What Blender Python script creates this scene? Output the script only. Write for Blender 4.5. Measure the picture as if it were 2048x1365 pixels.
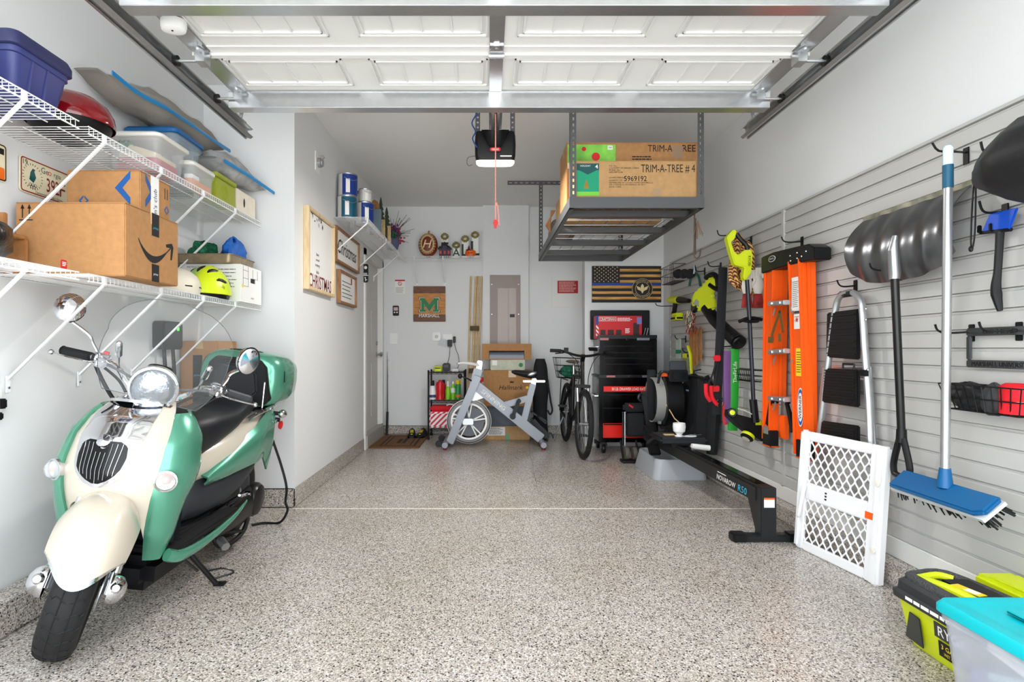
import bpy, bmesh, math, random
from mathutils import Matrix, Vector, Euler
random.seed(7)
S = bpy.context.scene
COL = S.collection
for o in list(bpy.data.objects): bpy.data.objects.remove(o)

# ---------------------------------------------------------------- camera, world, light, exposure
FPX, CX, CY, CAMH = 1150.0, 975.0, 698.0, 1.10
cam = bpy.data.cameras.new('camera'); camo = bpy.data.objects.new('camera', cam); COL.objects.link(camo)
cam.sensor_width = 36.0; cam.lens = FPX / 2048 * 36
cam.shift_x = (1024 - CX) / 2048; cam.shift_y = (CY - 682.5) / 2048
cam.clip_start = 0.05
camo.location = (0, 0, CAMH); camo.rotation_euler = (math.pi / 2, 0, 0)
S.camera = camo
W = bpy.data.worlds.new('overcast_sky'); S.world = W; W.use_nodes = True
bg = W.node_tree.nodes['Background']; bg.inputs['Color'].default_value = (0.90, 0.95, 1.0, 1); bg.inputs['Strength'].default_value = 2.6
S.view_settings.view_transform = 'Standard'; S.view_settings.look = 'None'
S.view_settings.gamma = 1.0; S.view_settings.use_curve_mapping = False
S.view_settings.exposure = 1.1
OPENER_WATT = 17
sun = bpy.data.lights.new('added_sun_offscreen', 'SUN'); sun.energy = 8; sun.angle = .02; sun.color = (1, .98, .95)
suno = bpy.data.objects.new('added_sun_offscreen', sun); COL.objects.link(suno); suno.rotation_euler = (math.radians(-24), 0, 0)   # added sun, strikes only the driveway; its bounce brightens ceiling and walls

# ---------------------------------------------------------------- helpers
def lin(c):
    c = c / 255.0
    return c / 12.92 if c <= 0.04045 else ((c + 0.055) / 1.055) ** 2.4
MATS = {}
def mat(name, rgb=None, rough=0.5, metal=0.0, coat=0.0, trans=0.0, alpha=1.0, emit=0.0, noise=None, bump=None, ior=1.45, spec=.5):
    """noise=(scale, amount) darkens or lightens the colour; bump=(scale, strength)"""
    if name in MATS: return MATS[name]
    m = bpy.data.materials.new(name); MATS[name] = m; m.use_nodes = True
    nt = m.node_tree; b = nt.nodes['Principled BSDF']
    col = (lin(rgb[0]), lin(rgb[1]), lin(rgb[2]), 1)
    b.inputs['Base Color'].default_value = col
    b.inputs['Roughness'].default_value = rough; b.inputs['Metallic'].default_value = metal
    b.inputs['Coat Weight'].default_value = coat; b.inputs['Coat Roughness'].default_value = 0.06
    b.inputs['Transmission Weight'].default_value = trans; b.inputs['IOR'].default_value = ior
    b.inputs['Alpha'].default_value = alpha; b.inputs['Specular IOR Level'].default_value = spec
    if emit:
        b.inputs['Emission Color'].default_value = col; b.inputs['Emission Strength'].default_value = emit
    m.diffuse_color = col
    if noise or bump:
        tc = nt.nodes.new('ShaderNodeTexCoord')
    if noise:
        n = nt.nodes.new('ShaderNodeTexNoise'); n.inputs['Scale'].default_value = noise[0]; n.inputs['Detail'].default_value = 4
        nt.links.new(tc.outputs['Object'], n.inputs['Vector'])
        r = nt.nodes.new('ShaderNodeValToRGB'); a = noise[1]
        r.color_ramp.elements[0].position = .3; r.color_ramp.elements[1].position = .7
        r.color_ramp.elements[0].color = tuple(max(0, c * (1 - a)) for c in col[:3]) + (1,)
        r.color_ramp.elements[1].color = tuple(min(1, c * (1 + a)) for c in col[:3]) + (1,)
        nt.links.new(n.outputs['Fac'], r.inputs['Fac']); nt.links.new(r.outputs['Color'], b.inputs['Base Color'])
    if bump:
        n2 = nt.nodes.new('ShaderNodeTexNoise'); n2.inputs['Scale'].default_value = bump[0]; n2.inputs['Detail'].default_value = 3
        nt.links.new(tc.outputs['Object'], n2.inputs['Vector'])
        bp = nt.nodes.new('ShaderNodeBump'); bp.inputs['Strength'].default_value = bump[1]; bp.inputs['Distance'].default_value = .01
        nt.links.new(n2.outputs['Fac'], bp.inputs['Height']); nt.links.new(bp.outputs['Normal'], b.inputs['Normal'])
    return m
def V(*a): return Vector(a)
def frame(o, x, y):
    """matrix whose local x, y run along x, y and z is the outward normal"""
    x = Vector(x).normalized(); y = Vector(y); y = (y - x * y.dot(x)).normalized(); z = x.cross(y)
    return Matrix(((x[0], y[0], z[0], o[0]), (x[1], y[1], z[1], o[1]), (x[2], y[2], z[2], o[2]), (0, 0, 0, 1)))
FR = lambda o: frame(o, (0, -1, 0), (0, 0, 1))      # on the right wall, facing -X
FL = lambda o: frame(o, (0, 1, 0), (0, 0, 1))       # on a left wall, facing +X
FB = lambda o: frame(o, (1, 0, 0), (0, 0, 1))       # on a back wall, facing the opening
FT = lambda o, a=0: frame(o, (math.cos(a), math.sin(a), 0), (-math.sin(a), math.cos(a), 0))   # lying, facing up
def at(x, y, Y): return V((x - CX) * Y / FPX, Y, CAMH + (CY - y) * Y / FPX)
def wx(x, y, X):
    Y = FPX * X / (x - CX); return V(X, Y, CAMH + (CY - y) * Y / FPX)
def fl(x, y):
    Y = FPX * CAMH / (y - CY); return V((x - CX) * Y / FPX, Y, 0)
def catmull(pts, n=6, closed=False):
    P = [Vector(p) for p in pts]; out = []; k = len(P)
    rng = range(k) if closed else range(k - 1)
    for i in rng:
        if closed: a, b, c, d = P[i - 1], P[i], P[(i + 1) % k], P[(i + 2) % k]
        else: a, b, c, d = P[max(i - 1, 0)], P[i], P[i + 1], P[min(i + 2, k - 1)]
        for j in range(n):
            t = j / n
            out.append(.5 * ((2 * b) + (c - a) * t + (2 * a - 5 * b + 4 * c - d) * t * t + (3 * b - a - 3 * c + d) * t ** 3))
    if not closed: out.append(P[-1])
    return out
ROOTM = {}
class B:
    def __init__(s, M=None): s.v = []; s.f = []; s.m = []; s.M = M
    def add(s, vs, fs, mi=0, M=None):
        n = len(s.v); M = M or s.M
        for p in vs:
            p = Vector(p); s.v.append(M @ p if M else p)
        for f in fs: s.f.append(tuple(i + n for i in f)); s.m.append(mi)
        return s
    def box(s, x0, y0, z0, x1, y1, z1, mi=0, M=None):
        x0, x1 = min(x0, x1), max(x0, x1); y0, y1 = min(y0, y1), max(y0, y1); z0, z1 = min(z0, z1), max(z0, z1)
        vs = [(x0, y0, z0), (x1, y0, z0), (x1, y1, z0), (x0, y1, z0), (x0, y0, z1), (x1, y0, z1), (x1, y1, z1), (x0, y1, z1)]
        return s.add(vs, [(0, 3, 2, 1), (4, 5, 6, 7), (0, 1, 5, 4), (1, 2, 6, 5), (2, 3, 7, 6), (3, 0, 4, 7)], mi, M)
    def cbox(s, c, d, rot=(0, 0, 0), mi=0):
        M = Matrix.Translation(c) @ Euler(rot).to_matrix().to_4x4()
        if s.M: M = s.M @ M
        return s.box(-d[0] / 2, -d[1] / 2, -d[2] / 2, d[0] / 2, d[1] / 2, d[2] / 2, mi, M)
    def bar(s, p, q, w, h, up=(0, 0, 1), mi=0):
        """box from p to q, w wide across, h along up"""
        p = Vector(p); q = Vector(q); d = q - p; L = d.length; d = d / L
        u = Vector(up); u = u - d * u.dot(d)
        if u.length < 1e-4: u = Vector((1, 0, 0)) - d * d[0]
        u.normalize(); r = d.cross(u)
        M = Matrix(((d[0], r[0], u[0], p[0]), (d[1], r[1], u[1], p[1]), (d[2], r[2], u[2], p[2]), (0, 0, 0, 1)))
        if s.M: M = s.M @ M
        return s.box(0, -w / 2, -h / 2, L, w / 2, h / 2, mi, M)
    def ring(s, rings, mi=0, closed=True, cap=True, loop=False):
        n = len(rings[0]); vs = [p for r in rings for p in r]; fs = []
        K = len(rings)
        for i in range(K if loop else K - 1):
            a = i * n; b = ((i + 1) % K) * n
            for j in range(n if closed else n - 1):
                k = (j + 1) % n; fs.append((a + j, a + k, b + k, b + j))
        if cap and not loop and closed:
            fs.append(tuple(range(n - 1, -1, -1))); fs.append(tuple((K - 1) * n + j for j in range(n)))
        return s.add(vs, fs, mi)
    def tube(s, pts, r, n=8, mi=0, closed=False, sm=0, flat=None):
        """round tube along pts; r a number or one per point; flat=(a,b) gives an oval section"""
        P = [Vector(p) for p in pts]
        if sm: P = catmull(P, sm, closed)
        K = len(P); rs = r if isinstance(r, (list, tuple)) else [r] * K
        if len(rs) != K:
            rs = [rs[min(len(rs) - 1, int(i * (len(rs) - 1) / max(1, K - 1)))] + (rs[min(len(rs) - 1, int(i * (len(rs) - 1) / max(1, K - 1)) + 1)] - rs[min(len(rs) - 1, int(i * (len(rs) - 1) / max(1, K - 1)))]) * ((i * (len(rs) - 1) / max(1, K - 1)) % 1) for i in range(K)]
        T = []
        for i in range(K):
            if closed: d = P[(i + 1) % K] - P[i - 1]
            else: d = P[min(i + 1, K - 1)] - P[max(i - 1, 0)]
            T.append(d.normalized() if d.length > 1e-9 else Vector((0, 0, 1)))
        u = Vector((0, 0, 1)); u = u - T[0] * u.dot(T[0])
        if u.length < .1: u = Vector((0, 1, 0)) - T[0] * T[0][1]
        u.normalize(); rings = []
        for i in range(K):
            u = (u - T[i] * u.dot(T[i])).normalized(); w = T[i].cross(u)
            fa, fb = flat if flat else (1, 1)
            rings.append([P[i] + (u * math.cos(2 * math.pi * j / n) * fa + w * math.sin(2 * math.pi * j / n) * fb) * rs[i] for j in range(n)])
        return s.ring(rings, mi, True, True, closed)
    def cyl(s, p, q, r, r2=None, n=14, mi=0):
        return s.tube([p, q], [r, r if r2 is None else r2], n, mi)
    def lathe(s, prof, o=(0, 0, 0), ax=(0, 0, 1), n=20, mi=0, cap=False, xs=1, ys=1):
        a = Vector(ax).normalized(); u = Vector((1, 0, 0)) if abs(a[0]) < .9 else Vector((0, 1, 0))
        u = (u - a * u.dot(a)).normalized(); w = a.cross(u); o = Vector(o)
        rings = [[o + a * z + (u * math.cos(2 * math.pi * j / n) * xs + w * math.sin(2 * math.pi * j / n) * ys) * max(r, 1e-4) for j in range(n)] for r, z in prof]
        return s.ring(rings, mi, True, cap)
    def ell(s, c, r, n=14, k=8, mi=0, rot=None):
        M = Euler(rot).to_matrix() if rot else Matrix.Identity(3)
        rings = []
        for i in range(k + 1):
            t = math.pi * i / k; z = -math.cos(t); q = max(math.sin(t), .002)
            rings.append([Vector(c) + M @ Vector((r[0] * q * math.cos(2 * math.pi * j / n), r[1] * q * math.sin(2 * math.pi * j / n), r[2] * z)) for j in range(n)])
        return s.ring(rings, mi)
    def prism(s, poly, h, M=None, mi=0, z0=0):
        """2-D polygon in the xy plane of M, extruded from z0 to h along z"""
        n = len(poly)
        vs = [(p[0], p[1], z0) for p in poly] + [(p[0], p[1], h) for p in poly]
        fs = [tuple(range(n - 1, -1, -1)), tuple(range(n, 2 * n))] + [(i, (i + 1) % n, n + (i + 1) % n, n + i) for i in range(n)]
        return s.add(vs, fs, mi, M)
    def grid(s, fn, nu, nv, mi=0, thick=0):
        """surface fn(u,v) with u, v in 0..1; thick > 0 adds a back side along the normals"""
        P = [[Vector(fn(i / nu, j / nv)) for j in range(nv + 1)] for i in range(nu + 1)]
        n = nv + 1
        vs = [p for r in P for p in r]
        fs = [(i * n + j, (i + 1) * n + j, (i + 1) * n + j + 1, i * n + j + 1) for i in range(nu) for j in range(nv)]
        if thick:
            N = []
            for i in range(nu + 1):
                for j in range(nv + 1):
                    a = P[min(i + 1, nu)][j] - P[max(i - 1, 0)][j]; b = P[i][min(j + 1, nv)] - P[i][max(j - 1, 0)]
                    c = a.cross(b); N.append(c.normalized() if c.length > 1e-12 else Vector((0, 0, 1)))
            m = len(vs); vs = vs + [vs[i] - N[i] * thick for i in range(m)]
            fs = fs + [tuple(m + k for k in reversed(f)) for f in fs]
            edge = [j for j in range(n)] + [i * n + nv for i in range(1, nu + 1)] + [nu * n + j for j in range(nv - 1, -1, -1)] + [i * n for i in range(nu - 1, 0, -1)]
            fs += [(edge[k], edge[(k + 1) % len(edge)], m + edge[(k + 1) % len(edge)], m + edge[k]) for k in range(len(edge))]
        return s.add(vs, fs, mi)
    def bounds(s):
        lo = Vector([min(p[i] for p in s.v) for i in range(3)]); hi = Vector([max(p[i] for p in s.v) for i in range(3)]); return lo, hi
    def obj(s, name, mats, parent=None, local=False, smooth=35, bevel=0, label=None, sub=0, kind=None):
        me = bpy.data.meshes.new(name)
        off = None
        if parent is not None and not local: off = ROOTM.get(parent.name, Matrix.Identity(4)).inverted()
        elif parent is None and not local:
            lo, hi = s.bounds(); base = Vector(((lo[0] + hi[0]) / 2, (lo[1] + hi[1]) / 2, lo[2])); off = Matrix.Translation(-base)
        vs = [off @ p for p in s.v] if off else s.v
        me.from_pydata([tuple(p) for p in vs], [], s.f)
        if not isinstance(mats, (list, tuple)): mats = [mats]
        for m in mats: me.materials.append(m)
        if len(mats) > 1: me.polygons.foreach_set('material_index', s.m)
        bm = bmesh.new(); bm.from_mesh(me); bmesh.ops.recalc_face_normals(bm, faces=bm.faces)
        if bevel:
            ed = [e for e in bm.edges if len(e.link_faces) == 2 and e.calc_face_angle(0) > .6]
            if ed: bmesh.ops.bevel(bm, geom=ed, offset=bevel, segments=2, affect='EDGES', clamp_overlap=True)
        if smooth:
            lim = math.radians(smooth)
            for f in bm.faces: f.smooth = True
            for e in bm.edges:
                e.smooth = not (len(e.link_faces) != 2 or e.calc_face_angle(0) > lim)
        bm.to_mesh(me); bm.free()
        o = bpy.data.objects.new(name, me); COL.objects.link(o)
        if parent is not None:
            o.parent = parent
            if parent.name in ROOTM: ROOTM[o.name] = ROOTM[parent.name]
        elif not local:
            o.location = base; ROOTM[o.name] = Matrix.Translation(base)
        if label: o['label'] = label
        if kind: o['kind'] = kind
        if sub:
            md = o.modifiers.new('smooth', 'SUBSURF'); md.levels = sub; md.render_levels = sub
        return o
def tag(o, label, cat, group=None):
    o['label'] = label; o['category'] = cat
    if group: o['group'] = group
    return o
def thing(name, label, cat, loc=(0, 0, 0), M=None, group=None):
    e = bpy.data.objects.new(name, None); COL.objects.link(e); e.empty_display_size = .05
    M = M or Matrix.Translation(loc); e.matrix_world = M; ROOTM[e.name] = M.copy()
    return tag(e, label, cat, group)
def struct(b, name, mats, parent=None, **k):
    o = b.obj(name, mats, parent, **k)
    if parent is None: o['kind'] = 'structure'
    return o
_TC = {}
def text(s, M, mt, parent, h=None, w=None, name='lettering', ex=.0008, shear=0, bold=0, align='CENTER', local=False, arc=None):
    """flat lettering in the xy plane of M (centred), h = cap height, w = total width"""
    cu = bpy.data.curves.new('t', 'FONT'); cu.body = s; cu.size = 1; cu.shear = shear; cu.offset = min(bold, .008); cu.align_x = 'CENTER' if align == 'CENTER' else 'LEFT'
    cu.resolution_u = 2
    to = bpy.data.objects.new('t', cu); COL.objects.link(to)
    bpy.context.view_layer.update()
    me = bpy.data.meshes.new_from_object(to.evaluated_get(bpy.context.evaluated_depsgraph_get()))
    bpy.data.objects.remove(to); bpy.data.curves.remove(cu)
    P = [v.co.copy() for v in me.vertices]; F = [tuple(p.vertices) for p in me.polygons]; bpy.data.meshes.remove(me)
    if not P: return None
    x0 = min(p[0] for p in P); x1 = max(p[0] for p in P); y0 = min(p[1] for p in P); y1 = max(p[1] for p in P)
    sy = (h / (y1 - y0)) if h else None; sx = (w / (x1 - x0)) if w else None
    sy = sy or sx; sx = sx or sy
    b = B(); cx = (x0 + x1) / 2 if align == 'CENTER' else x0; cy = (y0 + y1) / 2
    pts = [V((p[0] - cx) * sx, (p[1] - cy) * sy, ex) for p in P]
    if arc: pts = [V(math.sin(p[0] / arc) * (arc + p[1]), math.cos(p[0] / arc) * (arc + p[1]), p[2]) for p in pts]
    b.add(pts, F, 0, M)
    return b.obj(name, mt, parent, local=local, smooth=0)
def lines(M, mt, parent, w, rows, pitch, th, name='print', seed=1, ex=.0007, left=True):
    """rows of small print as thin broken bars"""
    r = random.Random(seed); b = B()
    for i in range(rows):
        x = -w / 2; y = -i * pitch; end = w / 2 - r.random() * w * .25
        while x < end:
            l = min(end - x, w * (.06 + .12 * r.random())); b.box(x, y - th / 2, 0, x + l, y + th / 2, ex, 0, M); x += l + w * .02
    return b.obj(name, mt, parent, smooth=0)
def copy_tree(o, parent=None, M=None):
    c = o.copy(); COL.objects.link(c); c.parent = parent
    if M is not None: c.matrix_world = M
    for ch in [x for x in bpy.data.objects if x.parent == o]: copy_tree(ch, c)
    return c
def rrect(w, h, r, n=4, cx=0, cy=0):
    out = []
    for qx, qy, a in ((1, -1, -90), (1, 1, 0), (-1, 1, 90), (-1, -1, 180)):
        for i in range(n + 1):
            t = math.radians(a + 90 * i / n); out.append((cx + qx * (w / 2 - r) + r * math.cos(t), cy + qy * (h / 2 - r) + r * math.sin(t)))
    return out
def disc(r, n=20, cx=0, cy=0): return [(cx + r * math.cos(2 * math.pi * i / n), cy + r * math.sin(2 * math.pi * i / n)) for i in range(n)]

def perf(b, p, q, w, th, nrm, pitch, sw, sl, first=None):
    """flat strip from p to q with real slots punched through it"""
    p = Vector(p); q = Vector(q); x = (q - p).normalized(); n = Vector(nrm); y = n.cross(x); L = (q - p).length; M = frame(p, x, y); e = (w - sw) / 2
    b.box(0, -w / 2, 0, L, -sw / 2, th, 0, M); b.box(0, sw / 2, 0, L, w / 2, th, 0, M)
    a = 0; c = pitch / 2 if first is None else first
    while c + sl / 2 < L - .005:
        b.box(a, -sw / 2, 0, c - sl / 2, sw / 2, th, 0, M); a = c + sl / 2; c += pitch
    b.box(a, -sw / 2, 0, L, sw / 2, th, 0, M); return b
# ---------------------------------------------------------------- materials
WALL = mat('wall_paint', (222, 223, 223), .75, bump=(180, .05))
CEIL = mat('ceiling_paint', (232, 232, 231), .85, bump=(160, .06))
WHITE = mat('white_enamel', (236, 236, 234), .4)
WIREW = mat('white_vinyl_wire', (232, 233, 233), .4)
TRIM = mat('white_trim_paint', (226, 225, 221), .45)
BLACK = mat('black_plastic', (15, 15, 17), .42, spec=.35)
BLACKM = mat('black_metal', (14, 14, 16), .32, .0)
BLACKG = mat('black_gloss_paint', (5, 5, 7), .16, 0, .0, spec=.35)
RUBBER = mat('black_rubber', (22, 22, 23), .72, bump=(300, .1))
FABK = mat('black_fabric', (25, 26, 29), .85, bump=(90, .25))
GREYM = mat('dark_grey_steel', (92, 93, 95), .45, .35)
GALV = mat('galvanised_steel', (196, 198, 200), .27, .92, noise=(30, .05))
GALVD = GALV
CHROME = mat('chrome', (225, 226, 230), .06, 1.0)
STEEL = mat('satin_steel', (178, 180, 184), .3, .9)
ALU = mat('brushed_aluminium', (188, 190, 192), .36, .8)
CARD = mat('brown_cardboard', (170, 124, 78), .8, noise=(35, .09))
CARD2 = mat('light_cardboard', (184, 145, 98), .8, noise=(30, .08))
CARDE = mat('cardboard_edge', (205, 168, 122), .85)
TAPE = mat('packing_tape', (190, 160, 122), .3, alpha=.75)
INK = mat('black_ink', (24, 22, 21), .7)
INKB = mat('blue_ink', (20, 82, 150), .6)
PAPER = mat('white_paper', (236, 235, 231), .7)
RED = mat('red_paint', (200, 20, 24), .4)
REDF = mat('red_fabric', (214, 18, 34), .75)
LIME = mat('lime_plastic', (205, 218, 20), .42)
ORANGE = mat('orange_fibreglass', (244, 92, 10), .42)
BLUE = mat('blue_plastic', (6, 88, 140), .42)
WOOD = mat('pale_wood', (206, 176, 128), .6, noise=(25, .1))
WOODB = mat('brown_wood', (158, 108, 62), .6, noise=(20, .2))
GREENP = mat('green_print', (20, 120, 70), .5)
YEL = mat('yellow_print', (240, 210, 30), .5)
def flake_mat(name, dark):
    m = bpy.data.materials.new(name); m.use_nodes = True; nt = m.node_tree; b = nt.nodes['Principled BSDF']
    tc = nt.nodes.new('ShaderNodeTexCoord')
    v = nt.nodes.new('ShaderNodeTexVoronoi'); v.inputs['Scale'].default_value = 210; v.inputs['Randomness'].default_value = 1
    nt.links.new(tc.outputs['Object'], v.inputs['Vector'])
    sep = nt.nodes.new('ShaderNodeSeparateColor'); nt.links.new(v.outputs['Color'], sep.inputs['Color'])
    r = nt.nodes.new('ShaderNodeValToRGB'); r.color_ramp.interpolation = 'CONSTANT'
    cols = [(0, (104, 98, 92)), (.08, (132, 124, 116)), (.2, (178, 172, 164)), (.5, (212, 208, 202)), (.72, (164, 156, 147)), (.86, (182, 168, 152)), (.95, (140, 136, 133))]
    e = r.color_ramp.elements
    e[0].position = 0; e[1].position = cols[1][0]
    for p, c in cols[2:]: e.new(p)
    for el, (p, c) in zip(e, cols): el.color = tuple(lin(x * dark) for x in c) + (1,)
    nt.links.new(sep.outputs['Red'], r.inputs['Fac'])
    n = nt.nodes.new('ShaderNodeTexNoise'); n.inputs['Scale'].default_value = 1.6; n.inputs['Detail'].default_value = 5
    nt.links.new(tc.outputs['Object'], n.inputs['Vector'])
    r2 = nt.nodes.new('ShaderNodeValToRGB'); r2.color_ramp.elements[0].color = (.92, .89, .86, 1); r2.color_ramp.elements[1].color = (1, 1, 1, 1)
    r2.color_ramp.elements[0].position = .35; r2.color_ramp.elements[1].position = .6
    nt.links.new(n.outputs['Fac'], r2.inputs['Fac'])
    mx = nt.nodes.new('ShaderNodeMix'); mx.data_type = 'RGBA'; mx.blend_type = 'MULTIPLY'; mx.inputs[0].default_value = 1
    nt.links.new(r.outputs['Color'], mx.inputs[6]); nt.links.new(r2.outputs['Color'], mx.inputs[7]); v2 = nt.nodes.new('ShaderNodeTexVoronoi'); v2.inputs['Scale'].default_value = 105; nt.links.new(tc.outputs['Object'], v2.inputs['Vector'])
    s2 = nt.nodes.new('ShaderNodeSeparateColor'); nt.links.new(v2.outputs['Color'], s2.inputs['Color'])
    l1 = nt.nodes.new('ShaderNodeMath'); l1.operation = 'LESS_THAN'; l1.inputs[1].default_value = .17; nt.links.new(s2.outputs['Red'], l1.inputs[0])
    l2 = nt.nodes.new('ShaderNodeMath'); l2.operation = 'LESS_THAN'; l2.inputs[1].default_value = .40; nt.links.new(v2.outputs['Distance'], l2.inputs[0])
    ml = nt.nodes.new('ShaderNodeMath'); ml.operation = 'MULTIPLY'; nt.links.new(l1.outputs[0], ml.inputs[0]); nt.links.new(l2.outputs[0], ml.inputs[1])
    m3 = nt.nodes.new('ShaderNodeMix'); m3.data_type = 'RGBA'; m3.inputs[7].default_value = (lin(20), lin(18), lin(20), 1); nt.links.new(ml.outputs[0], m3.inputs[0]); nt.links.new(mx.outputs[2], m3.inputs[6]); nt.links.new(m3.outputs[2], b.inputs['Base Color'])
    bp = nt.nodes.new('ShaderNodeBump'); bp.inputs['Strength'].default_value = .12; bp.inputs['Distance'].default_value = .002
    nt.links.new(sep.outputs['Green'], bp.inputs['Height']); nt.links.new(bp.outputs['Normal'], b.inputs['Normal'])
    b.inputs['Roughness'].default_value = .24
    return m
FLAKE = flake_mat('epoxy_flake_floor', 1.0)
def wood_mat(name, c1, c2, scale=9, stretch=(1, 14, 1), rough=.55):
    m = bpy.data.materials.new(name); m.use_nodes = True; nt = m.node_tree; b = nt.nodes['Principled BSDF']
    tc = nt.nodes.new('ShaderNodeTexCoord'); mp = nt.nodes.new('ShaderNodeMapping'); mp.inputs['Scale'].default_value = stretch
    nt.links.new(tc.outputs['Object'], mp.inputs['Vector'])
    n = nt.nodes.new('ShaderNodeTexNoise'); n.inputs['Scale'].default_value = scale; n.inputs['Detail'].default_value = 6
    nt.links.new(mp.outputs['Vector'], n.inputs['Vector'])
    r = nt.nodes.new('ShaderNodeValToRGB'); r.color_ramp.elements[0].position = .32; r.color_ramp.elements[1].position = .68
    r.color_ramp.elements[0].color = tuple(lin(x) for x in c1) + (1,); r.color_ramp.elements[1].color = tuple(lin(x) for x in c2) + (1,)
    nt.links.new(n.outputs['Fac'], r.inputs['Fac']); nt.links.new(r.outputs['Color'], b.inputs['Base Color'])
    b.inputs['Roughness'].default_value = rough
    return m
# ================================================================ the room
XL, XJ, XR, YJ, YB, YC, ZC = -1.97, -1.34, 1.99, 3.99, 7.40, 6.50, 2.93
Y0 = .35
b = B(); b.box(-2.1, Y0, -.1, 2.1, 7.55, 0); floor = struct(b, 'floor', FLAKE, smooth=0)
b = B(); b.box(XJ + .0, 3.945, -.002, 1.86, 3.957, .0012); b.obj('control_joint', mat('joint_filler', (226, 220, 208), .7), floor, label='pale filled joint line across the flake floor')
b = B()
b.add([V(.39 + .005 * math.sin(i * 1.3) + .006 * i, 4.55 + i * .16, .0004) for i in range(13)] + [V(.3925 + .005 * math.sin(i * 1.3) + .006 * i, 4.55 + i * .16, .0004) for i in range(13)], [(i, 13 + i, 14 + i, i + 1) for i in range(12)])
b.obj('floor_crack', mat('crack', (70, 66, 62), .9), floor, label='hairline crack in the flake floor', smooth=0)
b = B(); b.box(-9, -12, -.14, 9, Y0, -.02); struct(b, 'driveway', mat('concrete', (206, 205, 202), .85, noise=(6, .08)), smooth=0)
b = B(); b.box(-2.1, Y0, ZC, 2.1, 7.55, ZC + .08); struct(b, 'ceiling', CEIL, smooth=0)
b = B(); b.box(XL - .12, Y0, 0, XL, YJ, ZC); struct(b, 'wall_left', WALL, smooth=0)
b = B(); b.box(XL - .12, YJ, 0, XJ - .12, YJ + .12, ZC); struct(b, 'wall_jog', WALL, smooth=0)
DY0, DY1, DZ = 6.28, 7.27, 2.14
b = B(); b.box(XJ - .12, YJ, 0, XJ, DY0, ZC); b.box(XJ - .12, DY1, 0, XJ, YB, ZC); b.box(XJ - .12, DY0, DZ, XJ, DY1, ZC); struct(b, 'wall_entry_side', WALL, smooth=0)
b = B(); b.box(XJ - .12, YB, 0, 2.1, YB + .12, ZC); struct(b, 'wall_back', WALL, smooth=0)
b = B(); b.box(-.062, YB - .07, .02, .525, YB - .0005, ZC); struct(b, 'wall_chase', WALL, smooth=0)
b = B(); b.prism([(1.10, YC), (2.05, YC), (2.05, YB - .0005), (1.222, YB - .0005)], ZC, None, 0, 0); struct(b, 'wall_closet', WALL, smooth=0)
wr = B(); wr.box(XR, Y0, 0, XR + .12, YB, ZC); wall_right = struct(wr, 'wall_right', WALL, smooth=0)
# slat panels, each slat its own piece
SLAT = mat('grey_slat_pvc', (186, 185, 182), .38)
for y0, y1 in ((3.845, 6.2), (Y0, 3.815)):
    sm = None
    for i in range(24):
        z = .19 + i * .0762
        if sm is None:
            b = B(); prof = [(0, 0), (.018, .0), (.018, .060), (.014, .064), (.010, .064), (.010, .0722), (.004, .0762), (0, .0762)]
            b.add([(-p[0], 0, p[1]) for p in prof] + [(-p[0], y1 - y0, p[1]) for p in prof], [tuple(range(8))] + [tuple(range(15, 7, -1))] + [(k, (k + 1) % 8, 8 + (k + 1) % 8, 8 + k) for k in range(8)])
            o = b.obj('slat', SLAT, wall_right, local=True, smooth=0); sm = o
        else:
            o = sm.copy(); COL.objects.link(o); o.parent = wall_right
        Mw = ROOTM[wall_right.name].inverted() @ Matrix.Translation((XR - .002, y0, z)); o.matrix_basis = Mw
b = B(); b.box(XR - .026, 3.812, .17, XR, 3.848, 2.03); b.obj('joint_strip', SLAT, wall_right, bevel=.003)
b = B(); b.box(XR - .024, 6.195, .19, XR, 6.215, 2.03); b.obj('edge_strip', SLAT, wall_right)
b = B(); b.box(XR - .024, Y0, 2.0188, XR, 6.2, 2.032); b.obj('top_cap', SLAT, wall_right)
b = B(); b.box(XR - .03, Y0, .095, XR - .0005, 6.3, .188); struct(b, 'baseboard_right', TRIM, bevel=.004)
# flake-coated concrete curbs
def curb(name, *a): bb = B(); bb.box(*a); return struct(bb, name, FLAKE, bevel=.012)
curb('trim_1', XL, Y0, 0, -1.83, YJ - .002, .13)
curb('trim_2', -1.83 + .002, YJ - .012, 0, XJ + .004, YJ - .001, .132)
curb('trim_3', XJ, YJ, 0, XJ + .008, DY0 - .06, .132)
curb('trim_4', XJ, YB - .012, 0, 1.2, YB - .0005, .112)
curb('trim_5', 1.865, Y0, 0, XR - .001, 6.45, .095)
b = B(); b.box(1.10, YC - .012, .02, 1.98, YC - .0005, .085); struct(b, 'baseboard_closet', TRIM)
# entry door
door = B(); door.box(XJ - .085, DY0 + .03, .15, XJ - .045, DY1 - .03, DZ - .03)
for z0, z1 in ((.30, .92), (1.05, 1.55), (1.68, 2.0)):
    for y0, y1 in ((DY0 + .14, DY0 + .45), (DY0 + .55, DY1 - .14)): door.box(XJ - .046, y0, z0, XJ - .041, y1, z1)
dr = struct(door, 'door_1', mat('door_paint', (205, 203, 198), .5), bevel=.002)
b = B()
b.box(XJ - .005, DY0 - .055, .16, XJ + .018, DY0 + .02, DZ + .055); b.box(XJ - .005, DY1 - .02, .16, XJ + .018, DY1 + .055, DZ + .055); b.box(XJ - .005, DY0 - .055, DZ - .02, XJ + .018, DY1 + .055, DZ + .055)
b.box(XJ - .1, DY0, .15, XJ, DY0 + .03, DZ); b.box(XJ - .1, DY1 - .03, .15, XJ, DY1, DZ); b.box(XJ - .1, DY0, DZ - .03, XJ, DY1, DZ)
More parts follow.
